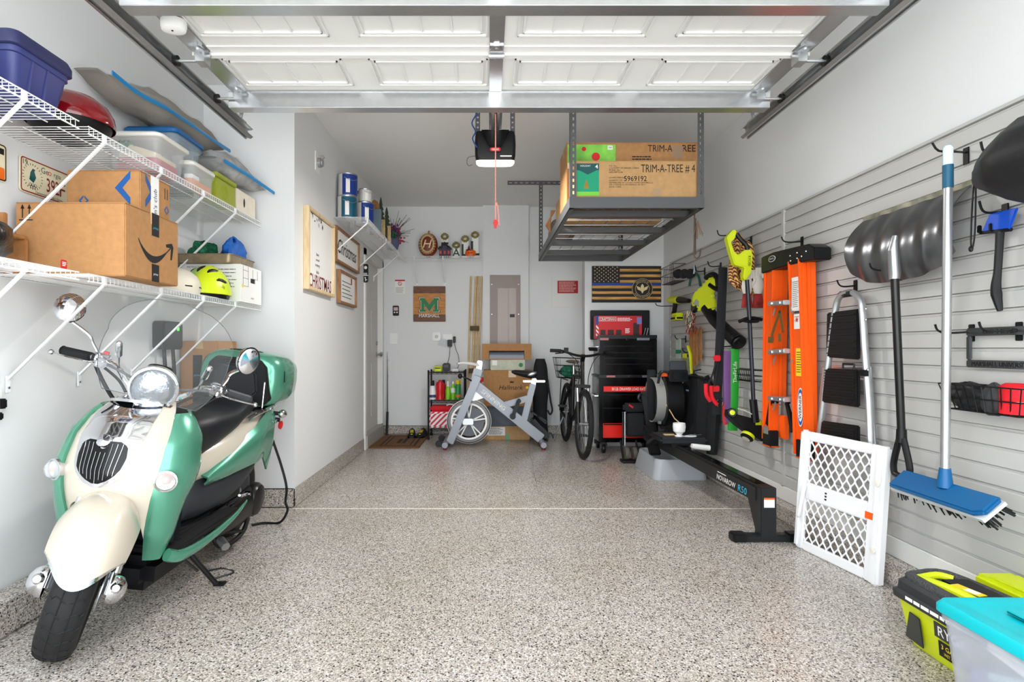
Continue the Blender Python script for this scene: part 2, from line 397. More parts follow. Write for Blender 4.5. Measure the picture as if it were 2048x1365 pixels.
b.obj('door_casing', TRIM, dr, bevel=.003)
b = B(); b.box(XJ - .005, DY0 - .04, 0, XJ + .016, DY0 - .005, .16); b.obj('casing_foot', TRIM, dr)
b = B(); b.box(XJ - .12, DY0, 0, XJ + .03, DY1, .15); b.obj('threshold', mat('grey_step', (168, 164, 158), .6), dr, bevel=.006)
b = B(); k = V(XJ - .045, DY1 - .1, 1.03)
b.lathe([(.03, 0), (.03, .008), (.012, .012), (.012, .04), (.028, .05), (.031, .065), (.022, .078), (.001, .082)], k, (1, 0, 0), 16); b.obj('door_knob', STEEL, dr)
b = B(); b.lathe([(.028, 0), (.028, .012), (.02, .016), (.001, .017)], k + V(0, 0, .14), (1, 0, 0), 14); b.obj('deadbolt', STEEL, dr)
# access hatch on the back wall
b = B(); p0 = at(1103, 615, YB); p1 = at(1164, 551, YB); b.box(p0[0], YB - .012, p0[2], p1[0], YB - .0003, p1[2]); struct(b, 'trim_6', mat('hatch_paint', (224, 223, 219), .6), bevel=.002)
# electrical panel recessed in the chase
ep = thing('electrical_panel', 'tall grey-brown electrical panel with twin door set in the white chase', 'electrical panel', (0, YB - .07, .9))
EPM = mat('panel_grey', (140, 128, 122), .5, .2)
ex0, ex1, ez1, ez0 = .03, .42, 2.04, .95; yy = YB - .07
b = B(); b.box(ex0, yy - .012, ez0, ex1, yy - .0005, ez1); b.obj('cover', EPM, ep, bevel=.004)
b = B(); b.box(ex0 + .10, yy - .02, ez0 + .05, ex0 + .235, yy - .012, ez1 - .17); b.obj('door_leaf', mat('panel_door', (156, 145, 139), .45, .25), ep, bevel=.002)
b = B(); b.box(ex0 + .238, yy - .02, ez0 + .05, ex0 + .335, yy - .012, ez1 - .17); b.obj('door_leaf', MATS['panel_door'], ep, bevel=.002)
b = B(); b.box(ex0 + .255, yy - .026, 1.50, ex0 + .315, yy - .02, 1.54); b.obj('latch', BLACK, ep)
for sx in (ex0 + .025, ex1 - .025):
    for sz in (ez1 - .12, ez1 - .5): b = B(); b.cyl((sx, yy - .016, sz), (sx, yy - .012, sz), .006, n=8); b.obj('screw', STEEL, ep)
# ---------------------------------------------------------------- overhead garage door
DX, DH, DZD = .06, 1.37, 2.42
gd = thing('garage_door', 'white panelled sectional garage door parked open overhead on its tracks', 'garage door', (DX, 2.3, DZD))
DOORP = mat('white_door_skin', (228, 228, 225), .5, bump=(120, .06))
def section(y0, y1):
    b = B(); b.box(DX - DH, y0 + .004, DZD, DX + DH, y1 - .004, DZD + .045)
    o = b.obj('door_section', DOORP, gd, smooth=0)
    e = B()
    e.box(DX - DH, y0 + .0, DZD - .018, DX + DH, y0 + .028, DZD + .002); e.box(DX - DH, y1 - .05, DZD - .006, DX + DH, y1 - .004, DZD + .002)
    for k in range(4):
        cxk = DX - DH + .375 + k * .665
        a0, a1, c0, c1 = cxk - .27, cxk + .27, y0 + .055, y0 + .315
        for q in (0, .022):
            for (u0, v0, u1, v1) in ((a0 + q, c0 + q, a1 - q, c0 + q + .006), (a0 + q, c1 - q - .006, a1 - q, c1 - q), (a0 + q, c0 + q, a0 + q + .006, c1 - q), (a1 - q - .006, c0 + q, a1 - q, c1 - q)):
                e.box(u0, v0, DZD - .010, u1, v1, DZD + .001)
        for j in (1, 2, 3):
            x = a0 + .022 + j * (a1 - a0 - .044) / 4; e.box(x - .003, c0 + .028, DZD - .007, x + .003, c1 - .028, DZD + .001)
    e.obj('embossing', DOORP, o, smooth=0)
for y0 in (1.2, 1.65, 2.10, 2.55): section(y0, y0 + .45)
def strut(y):
    b = B(); prof = [(-.045, 0), (-.035, 0), (-.03, -.075), (.03, -.075), (.035, 0), (.045, 0), (.045, -.004), (.039, -.004), (.034, -.081), (-.034, -.081), (-.039, -.004), (-.045, -.004)]
    b.prism([(p[0], p[1]) for p in prof], 2 * DH + .03, frame((DX - DH - .015, y, DZD - .004), (0, 1, 0), (0, 0, 1)))
    b.obj('strut', GALV, gd, smooth=0, bevel=.002)
strut(2.975); strut(2.10)
for x, w in ((DX - .02, .062), (DX - DH + .045, .085), (DX + DH - .045, .085)):
    for y0 in (1.2, 1.65, 2.10, 2.55): b = B(); b.box(x - w / 2, y0 + .03, DZD - .008, x + w / 2, y0 + .44, DZD + .001); b.obj('stile', GALVD, gd, bevel=.002)
def hinge(x, y, s):
    b = B(); b.box(x - .03, y - .07, DZD - .014, x + .03, y + .07, DZD - .006); b.prism([(-.03, -.02), (.03, -.02), (.012, -.075), (-.012, -.075)], .012, frame((x, y - .0, DZD - .018), (1, 0, 0), (0, 1, 0)))
    b.cyl((x - .035, y, DZD - .022), (x + .035, y, DZD - .022), .011, n=10)
    for dy in (-.05, .045): b.cyl((x, y + dy, DZD - .022), (x, y + dy, DZD - .012), .008, n=6)
    o = b.obj('hinge', GALV, gd, bevel=.0015)
    if s:
        b = B(); b.cyl((x, y, DZD - .045), (x + s * .115, y, DZD - .045), .0075, n=8); b.box(x - .02, y - .03, DZD - .06, x + .02, y + .03, DZD - .012)
        b.obj('roller_stem', GALV, o)
        b = B(); b.cyl((x + s * .108, y, DZD - .045), (x + s * .126, y, DZD - .045), .023, n=16); b.obj('roller', BLACK, o)
for x, s in ((DX - .02, 0), (DX - DH + .05, -1), (DX + DH - .05, 1)):
    for y in (2.545, 2.93 if s else 2.10): hinge(x, y, s)
sp = thing('tilt_sensor', 'white rounded plastic tilt sensor fixed to the garage door stile', 'sensor', (DX - DH + .06, 2.30, DZD - .05))
b = B(); b.lathe([(.001, -.05), (.03, -.052), (.046, -.046), (.05, -.03), (.05, -.008)], (DX - DH + .055, 2.30, DZD), (0, 0, 1), 22, ys=.8); b.obj('sensor_shell', WHITE, sp)
b = B(); b.cyl((DX - DH + .055, 2.29, DZD - .0535), (DX - DH + .055, 2.29, DZD - .05), .004, n=8); b.obj('indicator', BLACK, sp)
# tracks
for X, s in ((-1.42, -1), (1.53, 1)):
    t = thing('door_track', 'galvanised door track with perforated hanger ' + ('on the shelf side of the room' if s < 0 else 'on the slat wall side of the room'), 'track', (X, 3.39, 2.3))
    b = B(); prof = [(0, .028), (0, -.028), (-.02, -.034), (-.035, -.022), (-.032, -.019), (-.02, -.029), (-.004, -.024), (-.004, .024), (-.02, .029), (-.032, .019), (-.035, .022), (-.02, .034)]
    b.prism([(p[0] * s * -1 * -1, p[1]) for p in prof], 3.40 - .5, frame((X + s * .0, 3.40, DZD - .045), (1, 0, 0), (0, 0, 1))); b.obj('rail', GALVD, t, smooth=0)
    b = B(); b.box(X + s * .004, .5, DZD - .08, X + s * .012, 3.40, DZD + .02); b.obj('rail_angle', GALVD, t)
    b = B(); perf(b, (X + s * .02, 3.30, DZD - .06), (X + s * .02, 3.30, ZC - .001), .035, .003, (0, -1, 0), .04, .011, .012); b.bar((X + s * .02, 3.33, DZD), (X - s * .1, 3.33, ZC - .001), .03, .003, (0, 1, 0)); b.obj('hanger', GALVD, t)
    b = B(); b.cyl((X - .03, 3.34, DZD - .045), (X + .05, 3.34, DZD - .045), .006, n=8); b.obj('bolt', GALV, t)
# ---------------------------------------------------------------- opener
op = thing('garage_door_opener', 'black garage door opener with lit lens hanging from the ceiling', 'door opener', (.06, 4.1, 2.42))
ox, oy = .055, 4.05
b = B()
def orow(z, w, d, yo=0): return [V(ox + p[0], oy + .06 + yo + p[1], z) for p in rrect(w, d * .34, .025, 4)]
b.ring([orow(2.434, .262, .30), orow(2.47, .285, .33), orow(2.55, .29, .34), orow(2.61, .285, .34), orow(2.638, .27, .32)]); hs = b.obj('housing', BLACK, op, bevel=0)
b = B(); b.prism([(-.105, .06), (.105, .06), (.04, -.06), (-.04, -.06)], .012, FB((ox, oy - .02, 2.575)), 0, -.012); b.obj('front_scoop', BLACKG, op, bevel=.008)
LENS = mat('lit_lens', (255, 244, 225), .4, emit=2.2)
b = B(); b.ring([orow(2.414, .20, .24), orow(2.419, .25, .295), orow(2.433, .272, .312)]); b.obj('light_lens', LENS, op)
b = B(); b.prism(rrect(.075, .028, .013), .003, FB((ox, oy - .014, 2.50))); bd = b.obj('badge', RED, op, label='red oval maker badge')
text('GENIE', FB((ox, oy - .0175, 2.50)), WHITE, op, w=.052, name='badge_lettering')
b = B(); b.box(ox + .035, oy - .012, 2.452, ox + .115, oy - .006, 2.459); b.obj('sticker', PAPER, op)
b = B(); b.box(ox - .028, 2.98, 2.635, ox + .028, 4.2, 2.685); b.box(ox - .045, 2.98, 2.682, ox + .045, 4.2, 2.69); rail = b.obj('rail', GALVD, op, bevel=.003)
b = B(); b.box(ox - .008, 2.98, 2.630, ox + .008, 4.05, 2.636); b.obj('drive_belt', BLACK, op)
b = B(); b.box(ox - .075, oy - .0, 2.636, ox + .075, oy + .05, 2.646); b.obj('mount_plate', GALV, op)
for s in (-1, 1):
    b = B(); perf(b, (ox + s * .125, oy + .08, 2.60), (ox + s * .125, oy + .08, ZC - .0005), .034, .003, (0, -1, 0), .036, .013, .013); b.obj('hanging_strap', GREYM, op)
b = B(); b.tube([(ox - .15, oy + .05, ZC - .02), (ox - .16, oy + .04, 2.85), (ox - .13, oy + .03, 2.78), (ox - .165, oy + .02, 2.7), (ox - .14, oy + .02, 2.64), (ox - .16, oy, 2.58), (ox - .13, oy, 2.52)], .005, 6, sm=5); b.obj('wire', mat('blue_wire', (20, 70, 140), .5), op)
b = B(); b.tube([(ox - .13, oy + .03, 2.47), (ox - .19, oy + .02, 2.455), (ox - .20, oy + .02, 2.415), (ox - .185, oy + .02, 2.395), (ox - .165, oy + .02, 2.405)], .0018, 5, sm=6); b.obj('antenna_wire', BLACK, op)
rp = thing('release_cord', 'red and white emergency release cord with red handle below the opener', 'cord', (ox - .005, 3.7, 2.0))
ROPE = mat('red_white_cord', (226, 150, 140), .8, noise=(400, .4))
cp = at(991, 440, 3.72)
b = B(); b.cyl((cp[0], 3.72, 2.62), (cp[0], 3.72, cp[2] + .1), .0042, n=6); b.tube([(cp[0] + .012, 3.72, cp[2] + .1), (cp[0] + .02, 3.72, cp[2] + .04), (cp[0] + .02, 3.72, cp[2] - .01), (cp[0] + .026, 3.72, cp[2] - .035)], .004, 6, sm=4); b.cyl((cp[0], 3.72, cp[2] + .12), (cp[0], 3.72, cp[2] - .01), .0042, n=6)
b.ell((cp[0] + .005, 3.72, cp[2] + .1), (.01, .01, .015)); b.obj('cord_line', ROPE, rp)
b = B(); b.ring([[cp + V(-.01, -.006, .0), cp + V(.01, -.006, .0), cp + V(.01, .006, 0), cp + V(-.01, .006, 0)], [cp + V(-.016, -.006, -.02), cp + V(.016, -.006, -.02), cp + V(.016, .006, -.02), cp + V(-.016, .006, -.02)], [cp + V(-.006, -.005, -.055), cp + V(.006, -.005, -.055), cp + V(.006, .005, -.055), cp + V(-.006, .005, -.055)]]); b.obj('pull_handle', RED, rp)
ld = bpy.data.lights.new('opener_bulb', 'AREA'); ld.shape = 'RECTANGLE'; ld.size = .24; ld.size_y = .08; ld.energy = OPENER_WATT; ld.color = (1, .97, .93)
lo = bpy.data.objects.new('opener_bulb', ld); COL.objects.link(lo); lo.location = (ox, oy + .06, 2.410); lo.parent = None
# ================================================================ left wall: wire shelves and what stands on them
def wire_shelf(label, segs, xb, xf, z, brackets, drop, lip=.03, pitch=.0254, axis='Y', group='white wire shelves'):
    """shelf whose deck wires run from xb (wall) to xf (front); segs = list of (start, end) along the wall"""
    A = (lambda d, t, h: V(d, t, h)) if axis == 'Y' else (lambda d, t, h: V(t, d, h))
    t = thing('wire_shelf', label, 'wire shelf', A((xb + xf) / 2, (segs[0][0] + segs[-1][1]) / 2, z - .03), group=group)
    b = B()
    sgn = 1 if xf > xb else -1
    for s0, s1 in segs:
        n = int((s1 - s0) / pitch)
        for i in range(n + 1):
            y = s0 + i * pitch
            b.tube([A(xb, y, z), A(xf, y, z), A(xf + sgn * .001, y, z - lip)], .0016, 4)
    b.obj('deck_wires', WIREW, t, kind='stuff')
    for s0, s1 in segs:
        for nm, d, h, r in (('front_rail', xf + sgn * .002, z - .001, .0028), ('front_rail', xf + sgn * .002, z - lip, .0034), ('back_rail', xb, z - .004, .003), ('middle_rail', xb + (xf - xb) * .36, z - .004, .0028), ('middle_rail', xb + (xf - xb) * .7, z - .004, .0028)):
            b = B(); b.cyl(A(d, s0 - .006, h), A(d, s1 + .006, h), r, n=6); b.obj(nm, WIREW, t)
    for y in brackets:
        b = B(); b.bar(A(xf, y, z - lip - .004), A(xb + sgn * .004, y, z - drop), .014, .009, A(1, 0, 1)); b.box(*A(xf - .004, y - .009, z - lip - .006), *A(xf + sgn * .007, y + .009, z - .002))
        b.box(*A(xb, y - .011, z - drop - .055), *A(xb + sgn * .006, y + .011, z - drop + .015)); o = b.obj('bracket', WIREW, t, bevel=.0015)
        b = B(); b.cyl(A(xb + sgn * .006, y, z - drop - .035), A(xb + sgn * .009, y, z - drop - .035), .005, n=8); b.obj('screw', STEEL, o)
    return t
BRK = [1.54, 1.947, 2.354, 2.765, 3.175, 3.575]
ZU, ZL = 1.975, 1.395
wire_shelf('long white wire shelf, the upper one, above the scooter', [(1.25, 2.20), (2.265, 3.975)], -1.966, -1.57, ZU, BRK, .42)
wire_shelf('long white wire shelf, the lower one, just above the scooter', [(1.25, 2.20), (2.265, 3.975)], -1.966, -1.57, ZL, BRK, .42)

def carton(name, label, x0, y0, z0, x1, y1, z1, m=None, group=None, tape='x', tapem=None, cat='box', rot=0):
    c = V((x0 + x1) / 2, (y0 + y1) / 2, z0)
    t = thing(name, label, cat, M=Matrix.Translation(c) @ Matrix.Rotation(rot, 4, 'Z'), group=group)
    m = m or CARD; w, d, h = (x1 - x0), (y1 - y0), z1 - z0
    b = B(); b.box(-w / 2, -d / 2, 0, w / 2, d / 2, h - .004); b.obj('carton_body', m, t, local=True, bevel=.004)
    for s in (-1, 1):
        b = B()
        if tape == 'x': b.box(-w / 2 + .001, s * .0012, h - .004, w / 2 - .001, s * (d / 2 - .001), h)
        else: b.box(s * .0012, -d / 2 + .001, h - .004, s * (w / 2 - .001), d / 2 - .001, h)
        b.obj('top_flap', m, t, local=True, bevel=.001)
    if tapem is not False:
        b = B(); q = .024
        if tape == 'x': b.box(-w / 2 - .0006, -q, h - .05, w / 2 + .0006, q, h + .0006)
        else: b.box(-q, -d / 2 - .0006, h - .05, q, d / 2 + .0006, h + .0006)
        b.obj('tape', tapem or TAPE, t, local=True)
    return t
def faceM(t, kind, x, z, off=.0008):
    """frame on a carton face: kind 'f' front (-Y), 'r' right (+X); in world axes"""
    pass
Zd = ZL + .0025
# large smile carton
am = carton('shipping_box', 'large brown shipping box with black smile arrow on the lower shelf', -1.93, 2.35, Zd, -1.48, 2.752, 1.70, CARD, tape='x', tapem=CARDE)
RX = lambda X, Y, Z: frame((X, Y, Z), (0, 1, 0), (0, 0, 1))      # faces +X, reads along +Y
M = RX(-1.4797, 2.56, 1.535)
arc = [(-.125 + .25 * i / 14, .035 - .075 * math.sin(math.pi * (i / 14) ** .85)) for i in range(15)]
b = B()
for i in range(14):
    w0 = .004 + .012 * math.sin(math.pi * min(1, i / 12)); w1 = .004 + .012 * math.sin(math.pi * min(1, (i + 1) / 12))
    b.add([(arc[i][0], arc[i][1] - w0, .0008), (arc[i + 1][0], arc[i + 1][1] - w1, .0008), (arc[i + 1][0], arc[i + 1][1] + w1, .0008), (arc[i][0], arc[i][1] + w0, .0008)], [(0, 1, 2, 3)], 0, M)
b.prism([(.085, .045), (.135, .058), (.148, .04), (.135, -.02), (.122, -.022), (.128, .035), (.09, .032)], .0008, M)
b.obj('smile_arrow', INK, am, smooth=0)
for z0, z1 in ((1.66, 1.7006), (1.60, 1.66), (1.3985, 1.475)):
    b = B(); b.box(-1.4802, 2.535, z0, -1.4788, 2.59, z1); b.obj('black_tape', INK, am, label='black printed tape strip')
text('prime', RX(-1.4785, 2.562, 1.635), mat('cyan_print', (40, 160, 190), .5), am, w=.04, shear=.2)
text('prime', RX(-1.4785, 2.562, 1.43), PAPER, am, w=.034)
FRN = lambda X, Y, Z: frame((X, Y, Z), (1, 0, 0), (0, 0, 1))     # faces the opening (-Y)
b = B()
for k in (0, .028):
    b.box(-.002 + k, -.03, 0, .002 + k, .012, .0008, 0, FRN(-1.9, 2.3495, 1.665)); b.prism([(-.008 + k, .008), (.008 + k, .008), (k, .026)], .0008, FRN(-1.9, 2.3495, 1.665))
b.box(-.014, -.04, 0, .042, -.036, .0008, 0, FRN(-1.9, 2.3495, 1.665)); b.obj('upright_arrows', INK, am, smooth=0)
# club carton on top
sc = carton('club_box', 'brown club-store box with blue diamond marks on top of the smile box', -1.83, 2.50, 1.7015, -1.51, 2.735, 1.878, CARD, tape='x', tapem=False)
def diamond(M, s, w, parent, gap=.12):
    b = B()
    for sg in (-1, 1):
        b.prism([(sg * gap * s, s), (sg * s, 0), (sg * gap * s, -s), (sg * (gap * s + w * 0.2), -s - 0), (sg * (gap * s), -s + w * 1.3), (sg * (s - w * 1.2), 0), (sg * (gap * s), s - w * 1.3)][:7], .0008, M)
    return b.obj('diamond_mark', INKB, parent, smooth=0)
def chevron(M, s, w, sg):
    return [(sg * .1 * s, s), (sg * s, 0), (sg * .1 * s, -s), (sg * .1 * s, -s + 1.5 * w), (sg * (s - 1.5 * w), 0), (sg * .1 * s, s - 1.5 * w)]
for M, s, w, sides in ((FRN(-1.545, 2.4995, 1.80), .075, .022, (-1,)), (RX(-1.5095, 2.53, 1.80), .075, .022, (1,)), (FRN(-1.755, 2.4995, 1.745), .022, .006, (-1, 1)), (RX(-1.5095, 2.705, 1.75), .02, .006, (-1, 1))):
    for sg in sides: b = B(); b.prism(chevron(M, s, w, sg), .0008, M); b.obj('diamond_mark', INKB, sc, smooth=0)
b = B(); b.box(-1.5102, 2.578, 1.7025, -1.5085, 2.64, 1.8785); b.obj('label_strip', PAPER, sc, label='white tape strip with blue lettering')
text("m's club", frame((-1.5083, 2.609, 1.765), (0, 0, 1), (0, -1, 0)), mat('navy_print', (20, 50, 110), .5), sc, w=.12)
b = B()
for k in (0, .02): b.box(k - .002, -.03, 0, k + .002, .02, .0008, 0, RX(-1.5095, 2.69, 1.83))
b.obj('upright_arrows', INK, sc, smooth=0)
# black bag, wooden piece
def lump(name, label, cat, c, r, m, seed=1, amp=.18, n=26, k=16, parent=None, flat=.0, freq=3.1, group=None, kidname=None):
    rd = random.Random(seed); ph = [rd.random() * 6.3 for _ in range(9)]
    b = B(); rings = []
    for i in range(k + 1):
        t = math.pi * i / k; rows = []
        for j in range(n):
            a = 2 * math.pi * j / n
            d = 1 + amp * (math.sin(freq * a + ph[0] + 2 * t) * .5 + math.sin(2 * freq * a - 3 * t + ph[1]) * .3 + math.sin(5 * t + ph[2] + a * 3) * .35 + math.sin(11 * a + 7 * t + ph[3]) * .18)
            q = max(math.sin(t), .01); z = -math.cos(t) * r[2] * d
            rows.append(V(c[0] + r[0] * q * math.cos(a) * d, c[1] + r[1] * q * math.sin(a) * d, max(c[2] + z, c[2] - r[2] * (1 - flat))))
        rings.append(rows)
    b.ring(rings)
    o = b.obj(name, m, parent, smooth=60)
    if parent is None: tag(o, label, cat, group)
    return o
BAGPL = mat('black_bin_liner', (16, 16, 18), .28, bump=(40, .5))
lump('bin_bag', 'crumpled black plastic bag on the lower shelf beside the smile box', 'bag', (-1.76, 1.84, 1.47), (.14, .22, .10), BAGPL, 3, .14, flat=.27)
b = B(); b.box(-1.95, 2.10, Zd, -1.765, 2.118, 1.60); b.box(-1.95, 2.118, 1.54, -1.86, 2.33, 1.555); b.box(-1.95, 2.312, Zd, -1.86, 2.33, 1.54); tag(b.obj('wooden_bracket_shelf', WOODB, bevel=.003), 'small brown wooden stepped shelf piece behind the black bag', 'wood piece')
b = B(); b.prism(rrect(.03, .035, .005), .002, RX(-1.60, 2.17, 1.418)); tg = tag(b.obj('price_tag', RED), 'small red tag sticking up behind the black bag', 'tag')
lines(RX(-1.5975, 2.17, 1.426), WHITE, tg, .02, 3, .006, .003)
# ski helmet
sh = thing('ski_helmet', 'matte cream ski helmet on the lower shelf beside the smile box', 'helmet', (-1.69, 3.10, Zd))
HEL = mat('cream_matte', (226, 219, 200), .5)
b = B(); b.lathe([(.122, 0), (.128, .03), (.126, .06), (.112, .095), (.08, .122), (.04, .137), (.001, .141)], (-1.69, 3.10, Zd), (0, 0, 1), 26, ys=1.12); b.obj('shell', HEL, sh)
for a in (-.5, .3):
    b = B(); b.cbox((-1.69 + .128 * math.cos(a), 3.10 + .135 * math.sin(a), Zd + .035), (.006, .04, .006), (0, 0, a)); b.obj('vent_slot', BLACK, sh)
# bike helmet
bh = thing('bike_helmet', 'yellow-green and teal vented bicycle helmet on the lower shelf', 'helmet', (-1.66, 3.41, Zd))
def bikehelmet():
    m = bpy.data.materials.new('helmet_fade'); m.use_nodes = True; nt = m.node_tree; p = nt.nodes['Principled BSDF']; p.inputs['Roughness'].default_value = .35
    tc = nt.nodes.new('ShaderNodeTexCoord'); sx = nt.nodes.new('ShaderNodeSeparateXYZ'); nt.links.new(tc.outputs['Generated'], sx.inputs[0])
    r = nt.nodes.new('ShaderNodeValToRGB'); r.color_ramp.elements[0].position = .15; r.color_ramp.elements[1].position = .6
    r.color_ramp.elements[0].color = (lin(40), lin(170), lin(130), 1); r.color_ramp.elements[1].color = (lin(210), lin(228), lin(20), 1)
    nt.links.new(sx.outputs['X'], r.inputs['Fac']); nt.links.new(r.outputs['Color'], p.inputs['Base Color'])
    c = V(-1.66, 3.41, Zd)
    def P(u, v):      # u round from left to right over the crown, v front to back
        a = math.pi * (u * 1.0); q = math.sin(math.pi * (.04 + .92 * v)) ** .62
        return c + V(.115 * math.cos(a) * q, -.155 + .31 * v, .02 + .165 * math.sin(a) * q)
    b = B(); b.grid(P, 24, 18, 0, .012); b.obj('shell', m, bh)
    for i, (u, v0, v1) in enumerate(((.16, .2, .55), (.33, .15, .5), (.30, .58, .9), (.5, .12, .42), (.5, .52, .88), (.67, .2, .55), (.17, .62, .9), (.8, .3, .7))):
        b = B(); pts = [P(u + .02 * math.sin(k), v0 + (v1 - v0) * k / 6) for k in range(7)]
        b.tube([p + (p - (c + V(0, p[1] - c[1], .02))).normalized() * .001 for p in pts], [.003, .012, .016, .017, .016, .012, .003], 8); b.obj('vent', BLACK, bh)
    b = B(); b.grid(lambda u, v: c + V(.116 * math.cos(math.pi * 2 * u) * (1 - .1 * v), .152 * math.sin(math.pi * 2 * u) * (1 - .1 * v), .045 - .045 * v), 26, 3, 0, .006); b.obj('lower_rim', BLACK, bh)
    text('TREK', frame(c + V(.119, -.05, .06), (0, 1, -.35), (0, .35, 1)), BLACK, bh, w=.05, shear=.2)
bikehelmet()
# file box, tray, cloths
fb = carton('file_box', 'white cardboard file storage box at the far end of the lower shelf', -1.93, 3.61, Zd, -1.55, 3.94, 1.634, PAPER, tapem=False)
for o in [o for o in bpy.data.objects if o.parent == fb and o.name.startswith('carton_body')]: bpy.data.objects.remove(o)
b = B(); hz0, hz1 = Zd, 1.630      # hollow body with a real hand hole
b.box(-1.93, 3.61, hz0, -1.55, 3.94, hz0 + .004); b.box(-1.93, 3.61, hz0 + .004, -1.55, 3.614, hz1); b.box(-1.93, 3.936, hz0 + .004, -1.55, 3.94, hz1); b.box(-1.93, 3.614, hz0 + .004, -1.926, 3.936, hz1)
b.box(-1.554, 3.614, hz0 + .004, -1.55, 3.762, hz1); b.box(-1.554, 3.838, hz0 + .004, -1.55, 3.936, hz1); b.box(-1.554, 3.762, hz0 + .004, -1.55, 3.838, 1.53); b.box(-1.554, 3.762, 1.56, -1.55, 3.838, hz1); b.obj('carton_body', PAPER, fb, smooth=0)
lines(FRN(-1.66, 3.6092, 1.60), INK, fb, .18, 6, .022, .004, seed=4)
text('INSTRUCTIONS (1 OF 3)', FRN(-1.8, 3.6092, 1.612), INK, fb, w=.17)
text('FRONT', RX(-1.5495, 3.79, 1.43), INK, fb, w=.045)
b = B()
for (u0, v0, u1, v1) in ((-.10, .02, -.02, .022), (-.10, .07, -.02, .072), (-.10, -.03, -.02, -.028), (-.1, -.03, -.098, .1), (-.022, -.03, -.02, .1), (.05, .03, .13, .032), (.05, .03, .052, .09), (.128, .03, .13, .09)): b.box(u0, v0, 0, u1, v1, .0008, 0, RX(-1.5495, 3.745, 1.53))
b.obj('form_lines', INK, fb, smooth=0, kind='stuff')
b = B(); b.prism(disc(.012, 12), .001, RX(-1.5493, 3.64, 1.50)); b.obj('yellow_dot', YEL, fb)
TRAYM = mat('stained_baking_tin', (150, 134, 108), .42, .6, noise=(14, .3))
b = B(); z0 = 1.6355; x0, x1, y0, y1 = -1.94, -1.585, 3.56, 3.93
for r_, (za, zb, o) in enumerate(((z0, z0 + .004, 0),)): b.box(x0 + .01, y0 + .01, za, x1 - .01, y1 - .01, zb)
rr = lambda o, z: [V((x0 + x1) / 2 + p[0], (y0 + y1) / 2 + p[1], z) for p in rrect(x1 - x0 - 2 * o, y1 - y0 - 2 * o, .03, 5)]
b.ring([rr(.012, z0), rr(.002, z0 + .052), rr(-.004, z0 + .055), rr(-.004, z0 + .052), rr(.006, z0 + .05), rr(.016, z0 + .004)], cap=False)
tag(b.obj('baking_tin', TRAYM), 'stained metal baking tin on top of the white file box', 'tin')
GB = mat('green_bandana', (14, 96, 62), .8, noise=(45, .6)); BB = mat('blue_bag', (14, 90, 175), .55, bump=(30, .5))
lump('bandana', 'crumpled green patterned cloth in the metal tin', 'cloth', (-1.83, 3.70, z0 + .065), (.085, .10, .08), GB, 8, .25, flat=.2)
lump('stuff_sack', 'crumpled bright blue nylon bag in the metal tin', 'bag', (-1.665, 3.77, z0 + .08), (.06, .12, .095), BB, 21, .28, flat=.25)
# ---------------- upper shelf
Zt = ZU + .0025
def tote(name, label, x0, y0, z0, x1, y1, z1, body, lid, lidh=.03, taper=.03, cat='storage bin', over=.012, group=None, rim=True):
    t = thing(name, label, cat, ((x0 + x1) / 2, (y0 + y1) / 2, z0), group=group)
    R_ = lambda o, z: [V((x0 + x1) / 2 + p[0], (y0 + y1) / 2 + p[1], z) for p in rrect(x1 - x0 - 2 * o, y1 - y0 - 2 * o, .03, 4)]
    zt = z1 - lidh
    b = B(); b.ring([R_(taper, z0), R_(taper * .9, z0 + .004), R_(.004, zt - .03), R_(-.002, zt - .028), R_(-.002, zt), R_(.006, zt), R_(taper, z0 + .006)], cap=False); b.add(R_(taper, z0), [tuple(range(20))]); b.obj('tub', body, t)
    b = B(); b.ring([R_(-over * .6, zt - .008), R_(-over, zt - .004), R_(-over, zt + lidh * .5), R_(-over * .2, z1), R_(.03, z1), R_(.045, z1 - .006)]); b.obj('lid', lid, t)
    return t
NAVY = mat('navy_tote', (52, 58, 112), .45)
tb = tote('storage_tote', 'navy blue plastic storage tote with dark lid on the upper shelf', -1.955, 1.97, Zt, -1.62, 2.235, 2.20, NAVY, mat('navy_lid', (40, 44, 84), .45), .045)
for y in (2.05, 2.12): b = B(); b.bar((-1.643, y, 1.99), (-1.622, y + .004, 2.14), .008, .006, (1, 0, 0)); b.obj('rib', NAVY, tb)
b = B(); b.box(-1.93, 1.62, Zt, -1.60, 1.88, 2.05); bx = tag(b.obj('black_crate', BLACK, bevel=.012), 'black plastic crate with dark green lid beside the navy tote', 'crate')
b = B(); b.box(-1.935, 1.615, 2.05, -1.595, 1.885, 2.062); b.obj('lid', mat('dark_green', (20, 66, 52), .5), bx, bevel=.005)
b = B()
for i in range(9): b.lathe([(.001, i * .02), (.045, i * .02), (.05, i * .02 + .01), (.045, i * .02 + .02)], (-1.74, 1.70, 2.0625 + .05), (0, 1, 0), 14)
tag(b.obj('ribbed_roll', WHITE), 'white ribbed roll lying on the black crate', 'roll')
kg = thing('kettle_grill', 'small kettle grill with glossy red dome lid on the upper shelf', 'grill', (-1.785, 2.46, Zt))
b = B(); b.lathe([(.05, .0), (.10, .02), (.145, .06), (.155, .085), (.15, .09), (.001, .088)], (-1.785, 2.46, Zt), (0, 0, 1), 28); b.obj('bowl', BLACK, kg)
b = B(); b.lathe([(.165, .078), (.168, .088), (.162, .125), (.14, .165), (.10, .195), (.05, .212), (.001, .218)], (-1.785, 2.46, Zt), (0, 0, 1), 32); b.obj('dome_lid', mat('red_enamel', (122, 10, 18), .12, 0, .6), kg)
